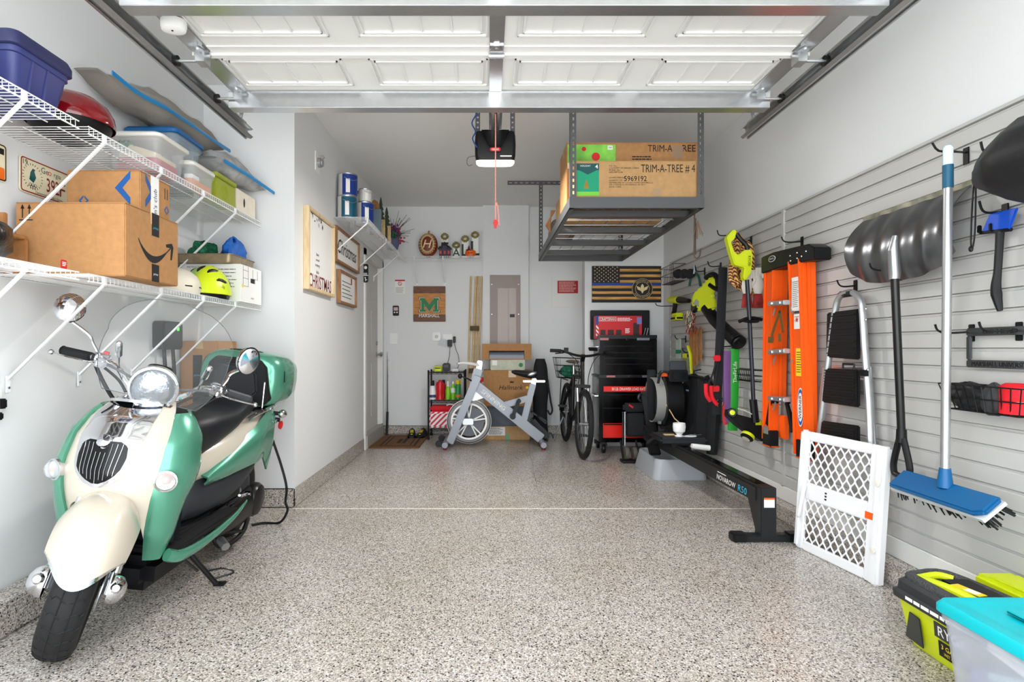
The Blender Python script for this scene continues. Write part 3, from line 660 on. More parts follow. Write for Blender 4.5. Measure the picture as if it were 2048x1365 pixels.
for a in (0.5, 2.6, 4.7): b = B(); b.cyl((-1.785 + .07 * math.cos(a), 2.46 + .07 * math.sin(a), Zt), (-1.785 + .06 * math.cos(a), 2.46 + .06 * math.sin(a), Zt + .03), .008, n=8); b.obj('leg', BLACK, kg)
CLEAR = mat('clear_bin_plastic', (226, 230, 232), .18, alpha=.20); CLEARB = mat('clear_blueish_plastic', (196, 212, 224), .18, alpha=.28)
c1 = tote('craft_bin', 'clear plastic bin with white rim holding cards and red paper on the upper shelf', -1.87, 2.80, Zt, -1.60, 3.07, 2.16, CLEAR, mat('milky_rim', (232, 230, 222), .35, alpha=.85), .018, .02)
def content(parent, name, x0, y0, z0, x1, y1, z1, m, lab=None): b = B(); b.box(x0, y0, z0, x1, y1, z1); return b.obj(name, m, parent, bevel=.003, label=lab)
MAG = mat('raspberry_paper', (190, 40, 70), .7); CRM = mat('cream_card', (228, 212, 178), .7)
content(c1, 'paper_stack', -1.83, 2.84, Zt + .008, -1.635, 3.03, Zt + .07, MAG, 'raspberry red paper stack')
content(c1, 'card_stack', -1.82, 2.84, Zt + .071, -1.64, 3.03, Zt + .095, CRM)
b = B(); b.cbox((-1.75, 2.93, Zt + .125), (.13, .12, .03), (.2, .25, .3)); b.obj('card_stack', CRM, c1, bevel=.003)
b = B()
for i in range(9):
    a = i * .7; b.tube([(-1.80, 2.86, Zt + .12), (-1.80 + .03 * math.cos(a), 2.86 + .02 * math.sin(a), Zt + .15), (-1.80 + .045 * math.cos(a), 2.86 + .03 * math.sin(a), Zt + .135)], .006, 5)
b.obj('gift_bow', mat('green_ribbon', (40, 130, 80), .4), c1)
c2 = tote('tall_craft_bin', 'tall clear bin with bright blue lid on the upper shelf', -1.955, 3.10, Zt, -1.68, 3.39, 2.30, CLEARB, mat('blue_lid', (24, 92, 150), .4), .025, .03)
content(c2, 'folded_cloth', -1.92, 3.14, Zt + .01, -1.72, 3.35, Zt + .16, mat('slate_cloth', (96, 110, 124), .8))
content(c2, 'folded_cloth', -1.91, 3.15, Zt + .16, -1.73, 3.34, Zt + .22, mat('rust_cloth', (170, 96, 80), .8))
c3 = tote('small_clear_bin', 'small clear bin with white lid holding orange papers on the upper shelf', -1.665, 3.09, Zt, -1.583, 3.345, 2.115, CLEAR, mat('milky_rim', (0, 0, 0)), .015, .008, over=.006)
content(c3, 'paper_stack', -1.65, 3.115, Zt + .006, -1.60, 3.32, Zt + .05, mat('orange_paper', (226, 140, 60), .7)); content(c3, 'paper_stack', -1.648, 3.12, Zt + .05, -1.602, 3.20, Zt + .075, PAPER)
GREENB = mat('lime_green_box', (148, 158, 40), .5, bump=(30, .25))
gb = thing('embossed_box', 'lime green embossed box with lid on the upper shelf', 'box', (-1.635, 3.49, Zt))
b = B(); b.box(-1.69, 3.37, Zt, -1.587, 3.62, 2.11); b.obj('box_body', GREENB, gb, bevel=.004)
b = B(); b.box(-1.695, 3.365, 2.112, -1.58, 3.625, 2.14); b.obj('lid', GREENB, gb, bevel=.004)
b = B()
for r in (.018, .03, .042): b.tube([(-1.586, 3.47 + r * math.cos(a * .45), 2.045 + r * math.sin(a * .45)) for a in range(14)], .002, 5, closed=True)
b.obj('embossed_scroll', GREENB, gb)
wb = thing('white_wood_box', 'small whitewashed wooden box at the end of the upper shelf', 'box', (-1.635, 3.79, Zt))
b = B(); b.box(-1.69, 3.64, Zt, -1.587, 3.93, 2.12); b.obj('box_body', mat('whitewashed_wood', (222, 212, 194), .7, noise=(20, .06)), wb, bevel=.003)
b = B(); b.ell((-1.586, 3.75, 2.05), (.002, .012, .03)); b.obj('dark_mark', INK, wb)  # dark oval mark on the box side
BAGC = mat('clear_bag_plastic', (240, 242, 244), .06, alpha=.13, bump=(14, .6)); GREYF = mat('grey_fleece', (128, 118, 104), .9, bump=(60, .3)); ZIP = mat('blue_zip', (30, 130, 190), .35)
def vacbag(label, pts, w, th, fab, tw, seed, xoff=0, zipside=1):
    """clear bag following pts (y, z, xc, thickness factor), with a folded filling inside"""
    t = thing('vacuum_bag', label, 'storage bag', (pts[0][2], pts[0][0], pts[0][1]), group='clear vacuum bags on the upper shelf')
    rd = random.Random(seed); K = catmull([V(p[2], p[0], p[1]) for p in pts], 5); F = catmull([V(p[3], p[3], 0) for p in pts], 5)
    for nm, m, sc, ww in (('filling', fab, .95, tw), ('bag_film', BAGC, 1.0, w)):
        b = B(); rings = []
        for i, c in enumerate(K):
            f = max(F[i][0], .06); rows = []
            for j in range(20):
                a = 2 * math.pi * j / 20; k = 1 + .16 * math.sin(3 * a + i * .8 + seed) + .08 * math.sin(7 * a - i * 1.3)
                if nm == 'filling' and (i < 3 or i > len(K) - 4): k *= .25
                rows.append(c + V(math.cos(a) * ww * (.45 + .55 * f), 0, math.sin(a) * th * f * sc * k))
            rings.append(rows)
        b.ring(rings); b.obj(nm, m, t, smooth=70)
    b = B(); b.tube([K[i] + V(zipside * w * .95, 0, -.02) for i in range(0, len(K), 2)], .009, 6, flat=(1.3, .4)); b.obj('zip_strip', ZIP, t)
    return t
vacbag('large clear vacuum bag of grey bedding lying across the blue-lidded bin', [(2.66, 2.40, -1.86, .1), (2.85, 2.385, -1.85, .6), (3.05, 2.40, -1.83, .95), (3.3, 2.405, -1.82, 1.0), (3.55, 2.405, -1.81, .95), (3.78, 2.41, -1.80, .35)], .13, .085, GREYF, .11, 2)
vacbag('smaller clear vacuum bag of striped grey blankets sagging over the green box', [(3.42, 2.24, -1.68, .5), (3.55, 2.235, -1.66, .95), (3.7, 2.23, -1.64, .9), (3.85, 2.21, -1.61, .6), (3.955, 2.19, -1.58, .12)], .12, .085, mat('striped_blanket', (150, 148, 148), .9, noise=(16, .4)), .1, 5)
# ---------------- on the wall
def plate(label, y0, z0, cream, edge):
    t = thing('licence_plate', label, 'licence plate', (XL + .005, y0 + .152, z0))
    M = FL((XL + .006, y0 + .1525, z0 + .076))
    b = B(); b.prism(rrect(.305, .152, .014), .004, M); b.obj('plate_sheet', cream, t)
    b = B(); P = rrect(.297, .145, .012); Q = rrect(.287, .135, .009)
    n = len(P); b.add([(p[0], p[1], .0052) for p in P] + [(p[0], p[1], .0052) for p in Q], [(i, (i + 1) % n, n + (i + 1) % n, n + i) for i in range(n)], 0, M); b.obj('plate_border', edge, t, smooth=0)
    return t, M
MAROON = mat('maroon_print', (132, 18, 30), .5)
pl, M = plate('cream Georgia licence plate with maroon digits on the left wall', 2.41, 1.765, mat('cream_plate', (228, 218, 184), .4), MAROON)
T = lambda x, y: M @ Matrix.Translation((x, y, .0045))
text('Ge', T(-.018, .045), mat('green_black_print', (20, 60, 50), .5), pl, h=.026); text('rgia', T(.056, .041), MATS['green_black_print'], pl, h=.026)
text('o', T(.011, .042), mat('vermilion_print', (220, 60, 30), .5), pl, h=.019)
text('392', T(.03, -.012), MAROON, pl, w=.075, bold=.02, h=.062); text('F', T(.087, -.012), MAROON, pl, h=.062, bold=.02)
text('19', T(-.125, .053), INK, pl, h=.022); text('Centennial Olympic Games', T(.01, -.062), INK, pl, w=.16)
b = B(); b.M = T(-.085, .005)
b.prism([(-.018, -.02), (.004, -.03), (.018, -.005), (.008, .02), (.014, .028), (.0, .03), (-.012, .012)], .0008); b.obj('torch_mark', mat('teal_print', (16, 84, 84), .5), pl, smooth=0)
b = B(); b.M = T(-.085, .0)
for k, (u, v) in enumerate(((-.014, -.036), (0, -.036), (.014, -.036), (-.007, -.043), (.007, -.043))): b.tube([(u + .007 * math.cos(a * .7), v + .007 * math.sin(a * .7), .001) for a in range(9)], .0008, 4, closed=True)
for k in range(24):
    a = k * math.pi / 12; b.box(-.001, -.004, 0, .001, .004, .0008, 0, b.M @ Matrix.Rotation(a, 4, 'Z') @ Matrix.Translation((0, .052, 0)))
b.obj('ring_marks', INK, pl, smooth=0)
p2, M = plate('licence plate fading from cream to orange on the left wall', 2.04, 1.775, MATS['cream_plate'], INK)
b = B(); b.prism(rrect(.28, .05, .008), .0006, M @ Matrix.Translation((0, -.045, .0045))); b.obj('orange_band', mat('orange_print', (235, 110, 20), .5), p2)
b = B(); b.box(-.01, -.012, 0, .012, .012, .0008, 0, M @ Matrix.Translation((.125, .045, .0045))); b.obj('corner_sticker', INK, p2)
ev = thing('wall_charger', 'black wall-mounted charger with green light behind the windscreen', 'charger', (XL, 3.47, 1.09))
M = FL((XL + .001, 3.475, 1.18))
b = B(); b.prism(rrect(.21, .17, .025), .075, M); b.obj('charger_case', BLACK, ev, bevel=.008)
b = B(); b.prism(rrect(.022, .02, .004), .0012, M @ Matrix.Translation((.045, .04, .075))); b.obj('status_light', mat('green_led', (60, 200, 60), .4, emit=1.5), ev)
for d in (-.045, .05): b = B(); b.tube([(XL + .04, 3.475 + d, 1.10), (XL + .05, 3.475 + d, .95), (XL + .06, 3.475 + d * .8, .75), (XL + .08, 3.475 + d * 1.5, .4), (XL + .09, 3.475 + d, .135)], .011, 8, sm=5); b.obj('cable', BLACK, ev)
tb = carton('tall_shipping_box', 'tall worn brown shipping box standing in the corner behind the scooter', -1.955, 3.66, .132, -1.715, 3.93, 1.15, CARD, tape='y', tapem=CARDE)
b = B(); b.box(-1.875, 3.6585, .72, -1.815, 3.6602, 1.06); b.obj('black_tape', INK, tb, label='black printed tape strip')
text('prime', FRN(-1.845, 3.658, .93), MATS['cyan_print'], tb, w=.045)
b = B(); b.box(-.03, -.02, 0, .03, .02, .0006, 0, FRN(-1.765, 3.6593, 1.03)); b.obj('printed_square', mat('brown_print', (120, 84, 52), .7), tb)
hb = thing('wall_outlet', 'grey outlet box with dark plug low on the left wall', 'outlet', (XL, 2.28, .8))
b = B(); b.prism(rrect(.07, .11, .006), .006, FL((XL + .0005, 2.29, .88))); b.obj('plate', WHITE, hb)
b = B(); b.box(XL + .0065, 2.285, .86, XL + .04, 2.315, .90); b.box(XL + .0065, 2.29, .815, XL + .03, 2.31, .845); b.obj('plug', BLACK, hb, bevel=.005)
# ================================================================ the scooter, built in its own axes: x forward, y to its left, z up
SM = Matrix.Translation((-1.54, 2.738, 0)) @ Matrix.Rotation(-1.5608, 4, 'Z') @ Matrix.Rotation(-.1117, 4, 'X')
sc = thing('motor_scooter', 'retro motor scooter in sea green and cream with chrome, leaning on its side stand', 'scooter', M=SM)
EPS = math.radians(27)
ST = Matrix.Translation((.73, 0, 0)) @ Matrix.Rotation(.479, 4, Vector((-math.sin(EPS), 0, math.cos(EPS)))) @ Matrix.Translation((-.73, 0, 0))
GRN = mat('sea_green_metallic', (84, 154, 128), .27, .45, .7); CRE = mat('cream_paint', (200, 190, 173), .24, 0, .5)
SEATM = mat('black_vinyl', (24, 26, 31), .42, bump=(240, .12)); PLA = mat('charcoal_plastic', (40, 42, 46), .5)
GLASS = mat('clear_screen', (250, 252, 253), .03, alpha=.022); LENSG = mat('headlamp_glass', (150, 156, 162), .14, .7, .6, bump=(40, .35)); AMB = mat('amber_bulb', (226, 96, 30), .35)
def sb(steer=False): return B(ST if steer else None)
def so(b, name, m, parent=None, **k): return b.obj(name, m, parent or sc, local=True, **k)
def interp(tab, z):
    for (a, va), (b_, vb) in zip(tab, tab[1:]):
        if z <= b_:
            t = max(0, (z - a) / (b_ - a)); t = t * t * (3 - 2 * t) * .35 + t * .65; return va + (vb - va) * t
    return tab[-1][1]
WZ = [(.26, .175), (.4, .202), (.52, .224), (.58, .234), (.65, .235), (.75, .218), (.82, .19), (.90, .13)]
XB = [(.26, .40), (.4, .36), (.55, .33), (.7, .30), (.8, .28), (.9, .26)]
XF = [(.26, .45), (.4, .53), (.55, .580), (.65, .585), (.75, .555), (.82, .50), (.90, .38)]
def shield(th, z, off=0):
    w = interp(WZ, z) + off; xb = interp(XB, z); d = interp(XF, z) - xb + off; c = max(math.cos(th), 0)
    return V(xb + d * c ** .82, w * math.sin(th), z)
R = math.radians
TB = [(.26, 46), (.45, 47), (.60, 50), (.72, 55), (.82, 62), (.90, 70)]
def cream(u, v):
    s = 2 * u - 1
    zl = .525 - .10 * abs(s) ** 3 - .07 * max(0, abs(s) - .8) / .2; z = zl + v * (.895 - zl)
    return shield(s * R(interp(TB, z)), z)
b = sb(); b.grid(cream, 28, 18, 0, .008); so(b, 'front_fairing', CRE, smooth=50)
for sg in (1, -1):
    def wing(u, v):
        z = .268 + v * .585; tb = R(interp(TB, z)); th = sg * (tb - .02 + u * (R(interp([(.26, 112), (.33, 94), (.5, 92), (.62, 103), (.86, 108)], z)) - tb))
        e = math.sin(math.pi * min(1, max(0, u))) ** .7 * .028 * min(1, 6 * v, 6 * (1 - v) + .25)
        p = shield(max(-R(90), min(R(90), th)), z, e)
        if abs(th) > R(90): p = p + V(-(abs(th) - R(90)) * .22, -sg * (abs(th) - R(90)) * .12, 0)
        return p
    b = sb(); b.grid(wing, 14, 26, 0, .012); so(b, 'side_wing', GRN, smooth=60)
    # floor-edge rail running back from the wing
    b = sb(); pts = [(.40, sg * .20, .285), (.34, sg * .222, .262), (.2, sg * .235, .258), (.02, sg * .242, .27), (-.15, sg * .245, .295), (-.3, sg * .235, .325)]
    b.tube(pts, [.026, .026, .021, .017, .013, .006], 10, sm=5, flat=(1.0, .8)); so(b, 'floor_edge_rail', GRN)
    # turn signal
    c = shield(sg * R(56), .612, .022); ax = V(.92, sg * .40, -.05)
    b = sb(); b.lathe([(.02, -.03), (.04, -.016), (.0435, .0), (.0425, .012), (.036, .014)], c, ax, 22); k = so(b, 'turn_signal', CHROME)
    b = sb(); b.lathe([(.036, .010), (.033, .024), (.022, .036), (.001, .041)], c, ax, 20); so(b, 'signal_lens', mat('clear_lens', (232, 234, 236), .08, alpha=.4), k)
    b = sb(); b.lathe([(.001, -.004), (.034, .008)], c, ax, 16); so(b, 'reflector_dish', CHROME, k)
    b = sb(); b.ell(c + ax * .016, (.010, .010, .010), 10, 6); so(b, 'signal_bulb', AMB, k)
# chrome inset, grille, badge
HC = [(.585, 4), (.60, 13), (.63, 21), (.68, 27), (.74, 31), (.80, 36), (.895, 46)]
def inset(u, v): z = .585 + v * .312; return shield((2 * u - 1) * R(interp(HC, z)), z, .006)
b = sb(); b.grid(inset, 18, 22, 0, .006); ci = so(b, 'chrome_inset', CHROME, smooth=60)
HG = [(.600, 3), (.612, 9), (.63, 15), (.66, 20), (.70, 22.5), (.735, 22), (.752, 19), (.757, 15)]
def gril(u, v):
    s = 2 * u - 1; zt = .757 - .03 * max(0, 1 - (s / .35) ** 2); z = .60 + v * (zt - .60); return shield(s * R(interp(HG, z)), z, .011)
b = sb(); b.grid(gril, 16, 14, 0, .004); gr = so(b, 'grille', BLACKG, smooth=60)
for i in range(9):
    a = -18 + 4.5 * i; zz = [.60 + k * .0165 for k in range(10)]; P = [shield(R(a) * (.72 + .28 * (z - .6) / .15), z, .0135) for z in zz if abs(a) * (.72 + .28 * (z - .6) / .15) < interp(HG, z) - .6 and z < .757 - .035 * max(0, 1 - (a / 9) ** 2)]
    if len(P) > 1: b = sb(); b.tube(P, .0011, 5); so(b, 'grille_bar', CHROME, gr)
bp = shield(0, .757, .012)
b = sb(); b.lathe([(.026, -.004), (.026, .004), (.022, .008), (.001, .010)], bp, (.8, 0, .55), 22); so(b, 'round_badge', CHROME)
b = sb(); b.lathe([(.13, 0), (.128, .012), (.1, .02), (.075, .05), (.05, .075), (.045, .085)], (.335, 0, .868), (-.25, 0, 1), 24, xs=.72); so(b, 'steering_cowl', CHROME)
# inner shield, floorboard, lower body
b = sb(); b.box(.27, -.19, .28, .315, .19, .80); so(b, 'inner_shield', PLA, bevel=.03)
b = sb(); b.box(-.28, -.215, .262, .36, .215, .292); fb = so(b, 'floorboard', RUBBER, bevel=.01)
for i in range(5):
    b = sb(); b.box(-.15, .05 + i * .028, .292, .24, .062 + i * .028, .297); so(b, 'tread_rib', RUBBER, fb)
b = sb(); b.box(-.05, -.15, .12, .42, .15, .262); so(b, 'belly_pan', BLACK, bevel=.04)
def ringx(x, w, z0, z1, n=24, p=2.6, yo=0):
    out = []
    for j in range(n):
        a = 2 * math.pi * j / n; c, s = math.cos(a), math.sin(a)
        out.append(V(x, yo + w * math.copysign(abs(c) ** (2 / p), c), (z0 + z1) / 2 + (z1 - z0) / 2 * math.copysign(abs(s) ** (2 / p), s)))
    return out
def loft(b, st, mi=0, p=2.6):
    b.ring([ringx(x, w, z0, z1, 24, p) for x, w, z0, z1 in st], mi); return b
b = sb(); loft(b, [(.13, .07, .30, .48), (.10, .12, .295, .50), (.0, .165, .295, .52), (-.15, .19, .30, .53), (-.32, .2, .34, .55), (-.48, .19, .40, .56), (-.6, .15, .44, .56)]); so(b, 'lower_body_cover', PLA)
b = sb(); loft(b, [(.125, .06, .47, .60), (.10, .11, .465, .615), (.0, .15, .47, .66), (-.2, .19, .47, .70), (-.45, .205, .50, .745), (-.65, .185, .53, .765), (-.82, .13, .58, .765), (-.90, .06, .64, .74)]); so(b, 'tail_body', CRE)
for sg in (1, -1):
    def side(u, v):
        x = .03 - .90 * u
        zt = .525 + .262 * min(1, u * 1.25) ** .9 - .02 * max(0, u - .8) * 5; zb = .475 + .06 * u * (u < .62) + (.037 - .10 * (u - .62) / .12 if .62 <= u < .74 else 0) + (-.063 + .28 * (u - .74) / .26 if u >= .74 else 0)
        z = zb + (zt - zb) * v; w = interp([(0, .155), (.2, .19), (.5, .222), (.75, .205), (.9, .16), (1, .09)], u)
        return V(x, sg * (w + .016 * math.sin(math.pi * v) - .03 * (v > .8) * (v - .8) * 5), z)
    b = sb(); b.grid(side, 30, 10, 0, .01); so(b, 'side_panel', GRN, smooth=60)
b = sb(); b.lathe([(.012, 0), (.012, .004), (.001, .005)], (-.66, .218, .70), (0, 1, 0), 12); so(b, 'seat_lock', STEEL)
b = sb(); loft(b, [(.118, .06, .60, .71), (.105, .105, .575, .765), (.05, .135, .575, .80), (-.1, .155, .62, .812), (-.28, .16, .68, .805), (-.36, .152, .71, .815), (-.48, .145, .735, .85), (-.58, .12, .76, .85), (-.62, .08, .77, .83)], p=2.9); so(b, 'seat', SEATM, smooth=60)
# top case
b = sb(); loft(b, [(-.575, .195, .785, 1.065), (-.59, .222, .775, 1.085), (-.66, .24, .77, 1.098), (-.82, .242, .77, 1.098), (-.94, .225, .785, 1.075), (-1.0, .18, .83, 1.03)], p=3.6); tc = so(b, 'top_case', GRN, smooth=50)
FC = frame((-.573, 0, .925), (0, 1, 0), (0, 0, 1))
def trap(w0, w1, h, r): return [(-w0 / 2 + r, -h / 2), (w0 / 2 - r, -h / 2), (w0 / 2, -h / 2 + r), (w1 / 2, h / 2 - r), (w1 / 2 - r, h / 2), (-w1 / 2 + r, h / 2), (-w1 / 2, h / 2 - r), (-w0 / 2, -h / 2 + r)]
b = sb(); b.prism(trap(.41, .33, .262, .04), .016, FC, 0, -.02); so(b, 'backrest_frame', BLACK, tc, bevel=.006)
b = sb(); b.prism(trap(.27, .23, .19, .04), .034, FC, 0, 0); so(b, 'backrest_pad', SEATM, tc, bevel=.012)
b = sb(); b.tube([ringx(-.66, .2425, .768, 1.1)[j] for j in range(0, 13)], .004, 6); so(b, 'lid_seam', BLACK, tc)
b = sb(); b.box(-.90, -.13, .765, -.58, .13, .785); b.bar((-.62, .09, .72), (-.62, .09, .77), .02, .02); b.bar((-.82, .09, .74), (-.82, .09, .77), .02, .02); so(b, 'case_plate', BLACK, bevel=.004)
b = sb(); b.tube([(-.40, .15, .735), (-.52, .185, .77), (-.66, .19, .785), (-.80, .15, .79), (-.84, 0, .79), (-.80, -.15, .79), (-.66, -.19, .785), (-.52, -.185, .77), (-.40, -.15, .735)], .011, 8, sm=5); so(b, 'grab_rail', CHROME)
b = sb(); b.cyl((-.56, .165, .76), (-.56, .165, .93), .005, n=8); so(b, 'rail_upright', CHROME)
for sg in (1, -1):
    b = sb(); b.cyl((-.72, sg * .10, .735), (-.74, sg * .20, .735), .012, n=8); k = so(b, 'rear_signal_stalk', BLACK)
    b = sb(); b.ell((-.745, sg * .225, .735), (.04, .026, .026), 14, 8); so(b, 'rear_signal', CHROME, k)
    b = sb(); b.lathe([(.024, -.03), (.03, 0), (.02, .02), (.001, .026)], (-.86, sg * .13, .53), (-.6, sg * .7, -.3), 14); so(b, 'tail_signal', LENSG, k)
b = sb(); b.cyl((-.74, .10, .70), (-.75, .21, .695), .013, n=8); rf = so(b, 'reflector_stalk', BLACK)
b = sb(); b.lathe([(.024, -.004), (.026, .004), (.001, .006)], (-.75, .218, .665), (.1, 1, 0), 16); so(b, 'red_reflector', RED, rf)
# wheels
TREAD = RUBBER
def wheel(steer, x, nm):
    c = V(x, 0, .245)
    b = sb(steer); prof = [(.155, -.05), (.165, -.056), (.20, -.064), (.222, -.058), (.237, -.040), (.2435, -.020), (.245, 0), (.2435, .020), (.237, .040), (.222, .058), (.20, .064), (.165, .056), (.155, .05)]
    b.lathe(prof, c, (0, 1, 0), 48); w = so(b, nm, RUBBER, smooth=60)
    b = sb(steer)
    for y, r in ((-.02, .2442), (.02, .2442)): b.tube([c + V(r * math.cos(k * .131), y, r * math.sin(k * .131)) for k in range(48)], .0028, 4, closed=True)
    for k in range(30):
        a = k * 2 * math.pi / 30
        for s in (-1, 1):
            P = [c + V(rr * math.cos(a + d), s * yy, rr * math.sin(a + d)) for yy, rr, d in ((.006, .2452, 0), (.024, .2434, .05), (.040, .2374, .075), (.047, .2325, .03), (.056, .2245, .06))]
            b.tube(P, .0024, 4)
    so(b, 'tread_grooves', TREAD, w, kind='stuff')
    b = sb(steer); b.lathe([(.158, -.052), (.15, -.054), (.145, -.03), (.145, .03), (.15, .054), (.158, .052)], c, (0, 1, 0), 36); b.lathe([(.045, -.05), (.045, .05)], c, (0, 1, 0), 16, cap=True)
    for k in range(5):
        a = k * 2 * math.pi / 5; b.bar(c + V(.035 * math.cos(a), 0, .035 * math.sin(a)), c + V(.15 * math.cos(a), 0, .15 * math.sin(a)), .03, .04, (0, 1, 0))
    so(b, 'rim', STEEL, w)
    return w
fw = wheel(True, .65, 'front_wheel'); wheel(False, -.65, 'rear_wheel')
b = sb(True); b.lathe([(.10, 0), (.10, .004), (.04, .004)], (.65, .075, .245), (0, 1, 0), 28); so(b, 'brake_disc', STEEL)
b = sb(True); b.box(.55, .078, .23, .60, .105, .32); so(b, 'brake_caliper', BLACK, bevel=.008)
for sg in (1, -1):
    d = V(-math.sin(EPS), 0, math.cos(EPS))
    b = sb(True); p = V(.655, sg * .098, .245); b.cyl(p - d * .02, p + d * .12, .02, n=14); b.cyl(p + d * .1, p + d * .4, .015, n=14); f = so(b, 'fork_leg', CHROME)
    b = sb(True); b.lathe([(.001, .058), (.02, .055), (.04, .04), (.05, .015), (.05, 0)], (.66, sg * .098, .25), (0, sg, 0), 20, ys=1.15); b.cyl((.70, sg * .12, .275), (.735, sg * .12, .29), .02, .012, n=12); so(b, 'axle_cover', CHROME, f)
    b = sb(True); b.bar((.64, sg * .09, .30), (.53, sg * .10, .42), .018, .05); so(b, 'fork_guard', BLACK, f, bevel=.005)
def fend(u, v):
    s = 2 * u - 1; ph = R(22 + v * 138); r = .335 - .10 * abs(s) ** 3.2 - .012 * s * s; fr_ = .27 * (1 - v) ** 6 * abs(s) ** 2.0
    ph = ph + fr_ * 1.6
    return V(.645 + r * math.cos(ph), (.118 + .012 * math.sin(math.pi * v)) * s, .245 + r * math.sin(ph) * 1.0)
b = sb(True); b.grid(fend, 22, 26, 0, .007); fe = so(b, 'front_fender', CRE, smooth=60)
def ftrim(u, v): return fend(u, v * .028) + (fend(u, v * .028) - V(.645, 0, .245)).normalized() * .004
b = sb(True); b.grid(ftrim, 22, 3, 0, .006); so(b, 'fender_trim', CHROME, fe)
# handlebar assembly (turned with the fork)
b = sb(True); b.cyl((.31, 0, .80), (.262, 0, .92), .03, n=16); so(b, 'steering_stem', CHROME)
for sg in (1, -1):
    b = sb(True); b.tube([(.285, 0, .905), (.295, sg * .06, .905), (.275, sg * .11, .935), (.235, sg * .16, .975), (.195, sg * .22, .985), (.15, sg * .30, .98), (.12, sg * .36, .972)], .0125, 10, sm=6); hb = so(b, 'handlebar', CHROME)
    g0, g1 = V(.165, sg * .275, .982), V(.105, sg * .385, .968)
    b = sb(True); b.tube([g0, g1], .019, 14); b.cyl(g1, g1 + (g1 - g0) * .06, .021, n=14); so(b, 'grip', RUBBER if sg < 0 else mat('grip_grey', (60, 60, 64), .5), hb, bevel=.003)
    b = sb(True); b.cbox((.19, sg * .235, .985), (.05, .065, .055), (0, 0, -sg * .5)); b.cbox((.225, sg * .23, .975), (.045, .05, .035), (0, 0, -sg * .5)); so(b, 'switch_pod', CHROME, hb, bevel=.008)
    b = sb(True); b.tube([(.22, sg * .235, .972), (.225, sg * .29, .967), (.20, sg * .36, .962), (.175, sg * .41, .960)], [.009, .007, .006, .006], 8, sm=4, flat=(.6, 1)); b.ell((.173, sg * .414, .96), (.012, .012, .012), 10, 6); so(b, 'brake_lever', CHROME, hb)
    if sg < 0: b = sb(True); b.cbox((.19, sg * .225, 1.018), (.02, .02, .01)); so(b, 'red_switch', RED, hb)
    # mirror
    m0 = V(.195, sg * .245, 1.0); mc = V(.20, -.40, 1.16) if sg < 0 else V(.20, .31, 1.155)
    m1 = V(.17, sg * (.265 if sg > 0 else .31), 1.07); 
    b = sb(True); b.tube([m0, (m0 + m1) / 2 + V(0, sg * .004, .004), m1, mc + V(-.012, -sg * .01, -.05)], [.008, .009, .011, .009], 8, sm=4, flat=(.6, 1)); ms = so(b, 'mirror_stem', CHROME, hb)
    mx = V(.8, -sg * .1, .35) if sg < 0 else V(.95, .35, .05)
    b = sb(True); b.lathe([(.001, .030), (.02, .028), (.04, .020), (.054, .006), (.056, -.006), (.050, -.010)], mc, mx, 28, xs=.8 if sg > 0 else 1.0, ys=1.08 if sg > 0 else 1.15); so(b, 'mirror_shell', CHROME, ms)
    b = sb(True); b.lathe([(.049, -.008), (.001, -.008)] if sg < 0 else [(.0, .0345), (.05, .0335), (.058, .028), (.058, .02)], mc, mx, 28, xs=.8 if sg > 0 else 1, ys=1.08 if sg > 0 else 1.15); so(b, 'mirror_glass', CHROME, ms)
    if sg > 0: b = sb(True); b.tube([mc + V(.0, 0, 0) + Vector(mx).normalized() * .027 + (Vector((0, 0, 1)) * math.cos(k * .2618) * .063 + Vector(mx).normalized().cross(Vector((0, 0, 1))) * math.sin(k * .2618) * .047) for k in range(24)], .003, 5, closed=True); so(b, 'mirror_rim', BLACK, ms)
    # windscreen clamp
    b = sb(True); q0 = V(.25, sg * .155, .965); q1 = V(.335, sg * .165, 1.045); b.cyl(q0, q1, .005, n=8); b.tube([q1 - (q1 - q0) * .02, q1 + (q1 - q0) * .62], [.013, .013], 12); b.ell(q1 + (q1 - q0) * .62, (.013, .013, .013), 12, 6); b.ell(q1, (.013, .013, .013), 12, 6); so(b, 'screen_clamp', CHROME, hb)
    # cables
    b = sb(True); b.tube([(.215, sg * .215, .975), (.27, sg * .15, .972), (.33, sg * .09, .965), (.35, sg * .06, .96)], .0055, 8, sm=8); so(b, 'cable_conduit', mat('braided_steel', (120, 122, 126), .3, .8, bump=(500, .8)), hb)
    b = sb(True); b.tube([(.205, sg * .25, .965), (.24, sg * .19, .90), (.285, sg * .12, .845), (.30, sg * .05, .83), (.28, 0, .83)], .008, 8, sm=6); b.tube([(.20, sg * .23, .965), (.26, sg * .14, .93), (.29, sg * .08, .87)], .006, 8, sm=6); so(b, 'control_cable', BLACK, hb)
def screen(u, v):
    s = 2 * u - 1; t = v; w = .245 * (math.sin(math.pi * min(1, .16 + .84 * t) * .92 + .05)) ** .45 if t < .55 else .245 * math.sqrt(max(0, 1 - ((t - .55) / .45) ** 2.2)) + .002
    w = min(w, .245)
    return V(.385 - .14 * t - .055 * (s * w / .245) ** 2, w * s, .90 + .42 * t)
b = sb(True); b.grid(screen, 20, 24, 0, .003); so(b, 'windscreen', GLASS, smooth=60)
b = sb(True); E_ = [screen(0, k / 24) for k in range(25)] + [screen(1, k / 24) for k in range(24, -1, -1)]; b.tube(E_, .0016, 5, closed=True); so(b, 'windscreen_edge', mat('screen_edge', (70, 74, 76), .3), sc)
hc = V(.40, 0, .958); ha = V(.97, 0, -.10)
b = sb(True); b.lathe([(.001, -.13), (.035, -.125), (.065, -.10), (.085, -.06), (.092, -.02), (.094, .0), (.092, .012), (.083, .016), (.081, .010)], hc, ha, 36); hd = so(b, 'headlamp_shell', CHROME)
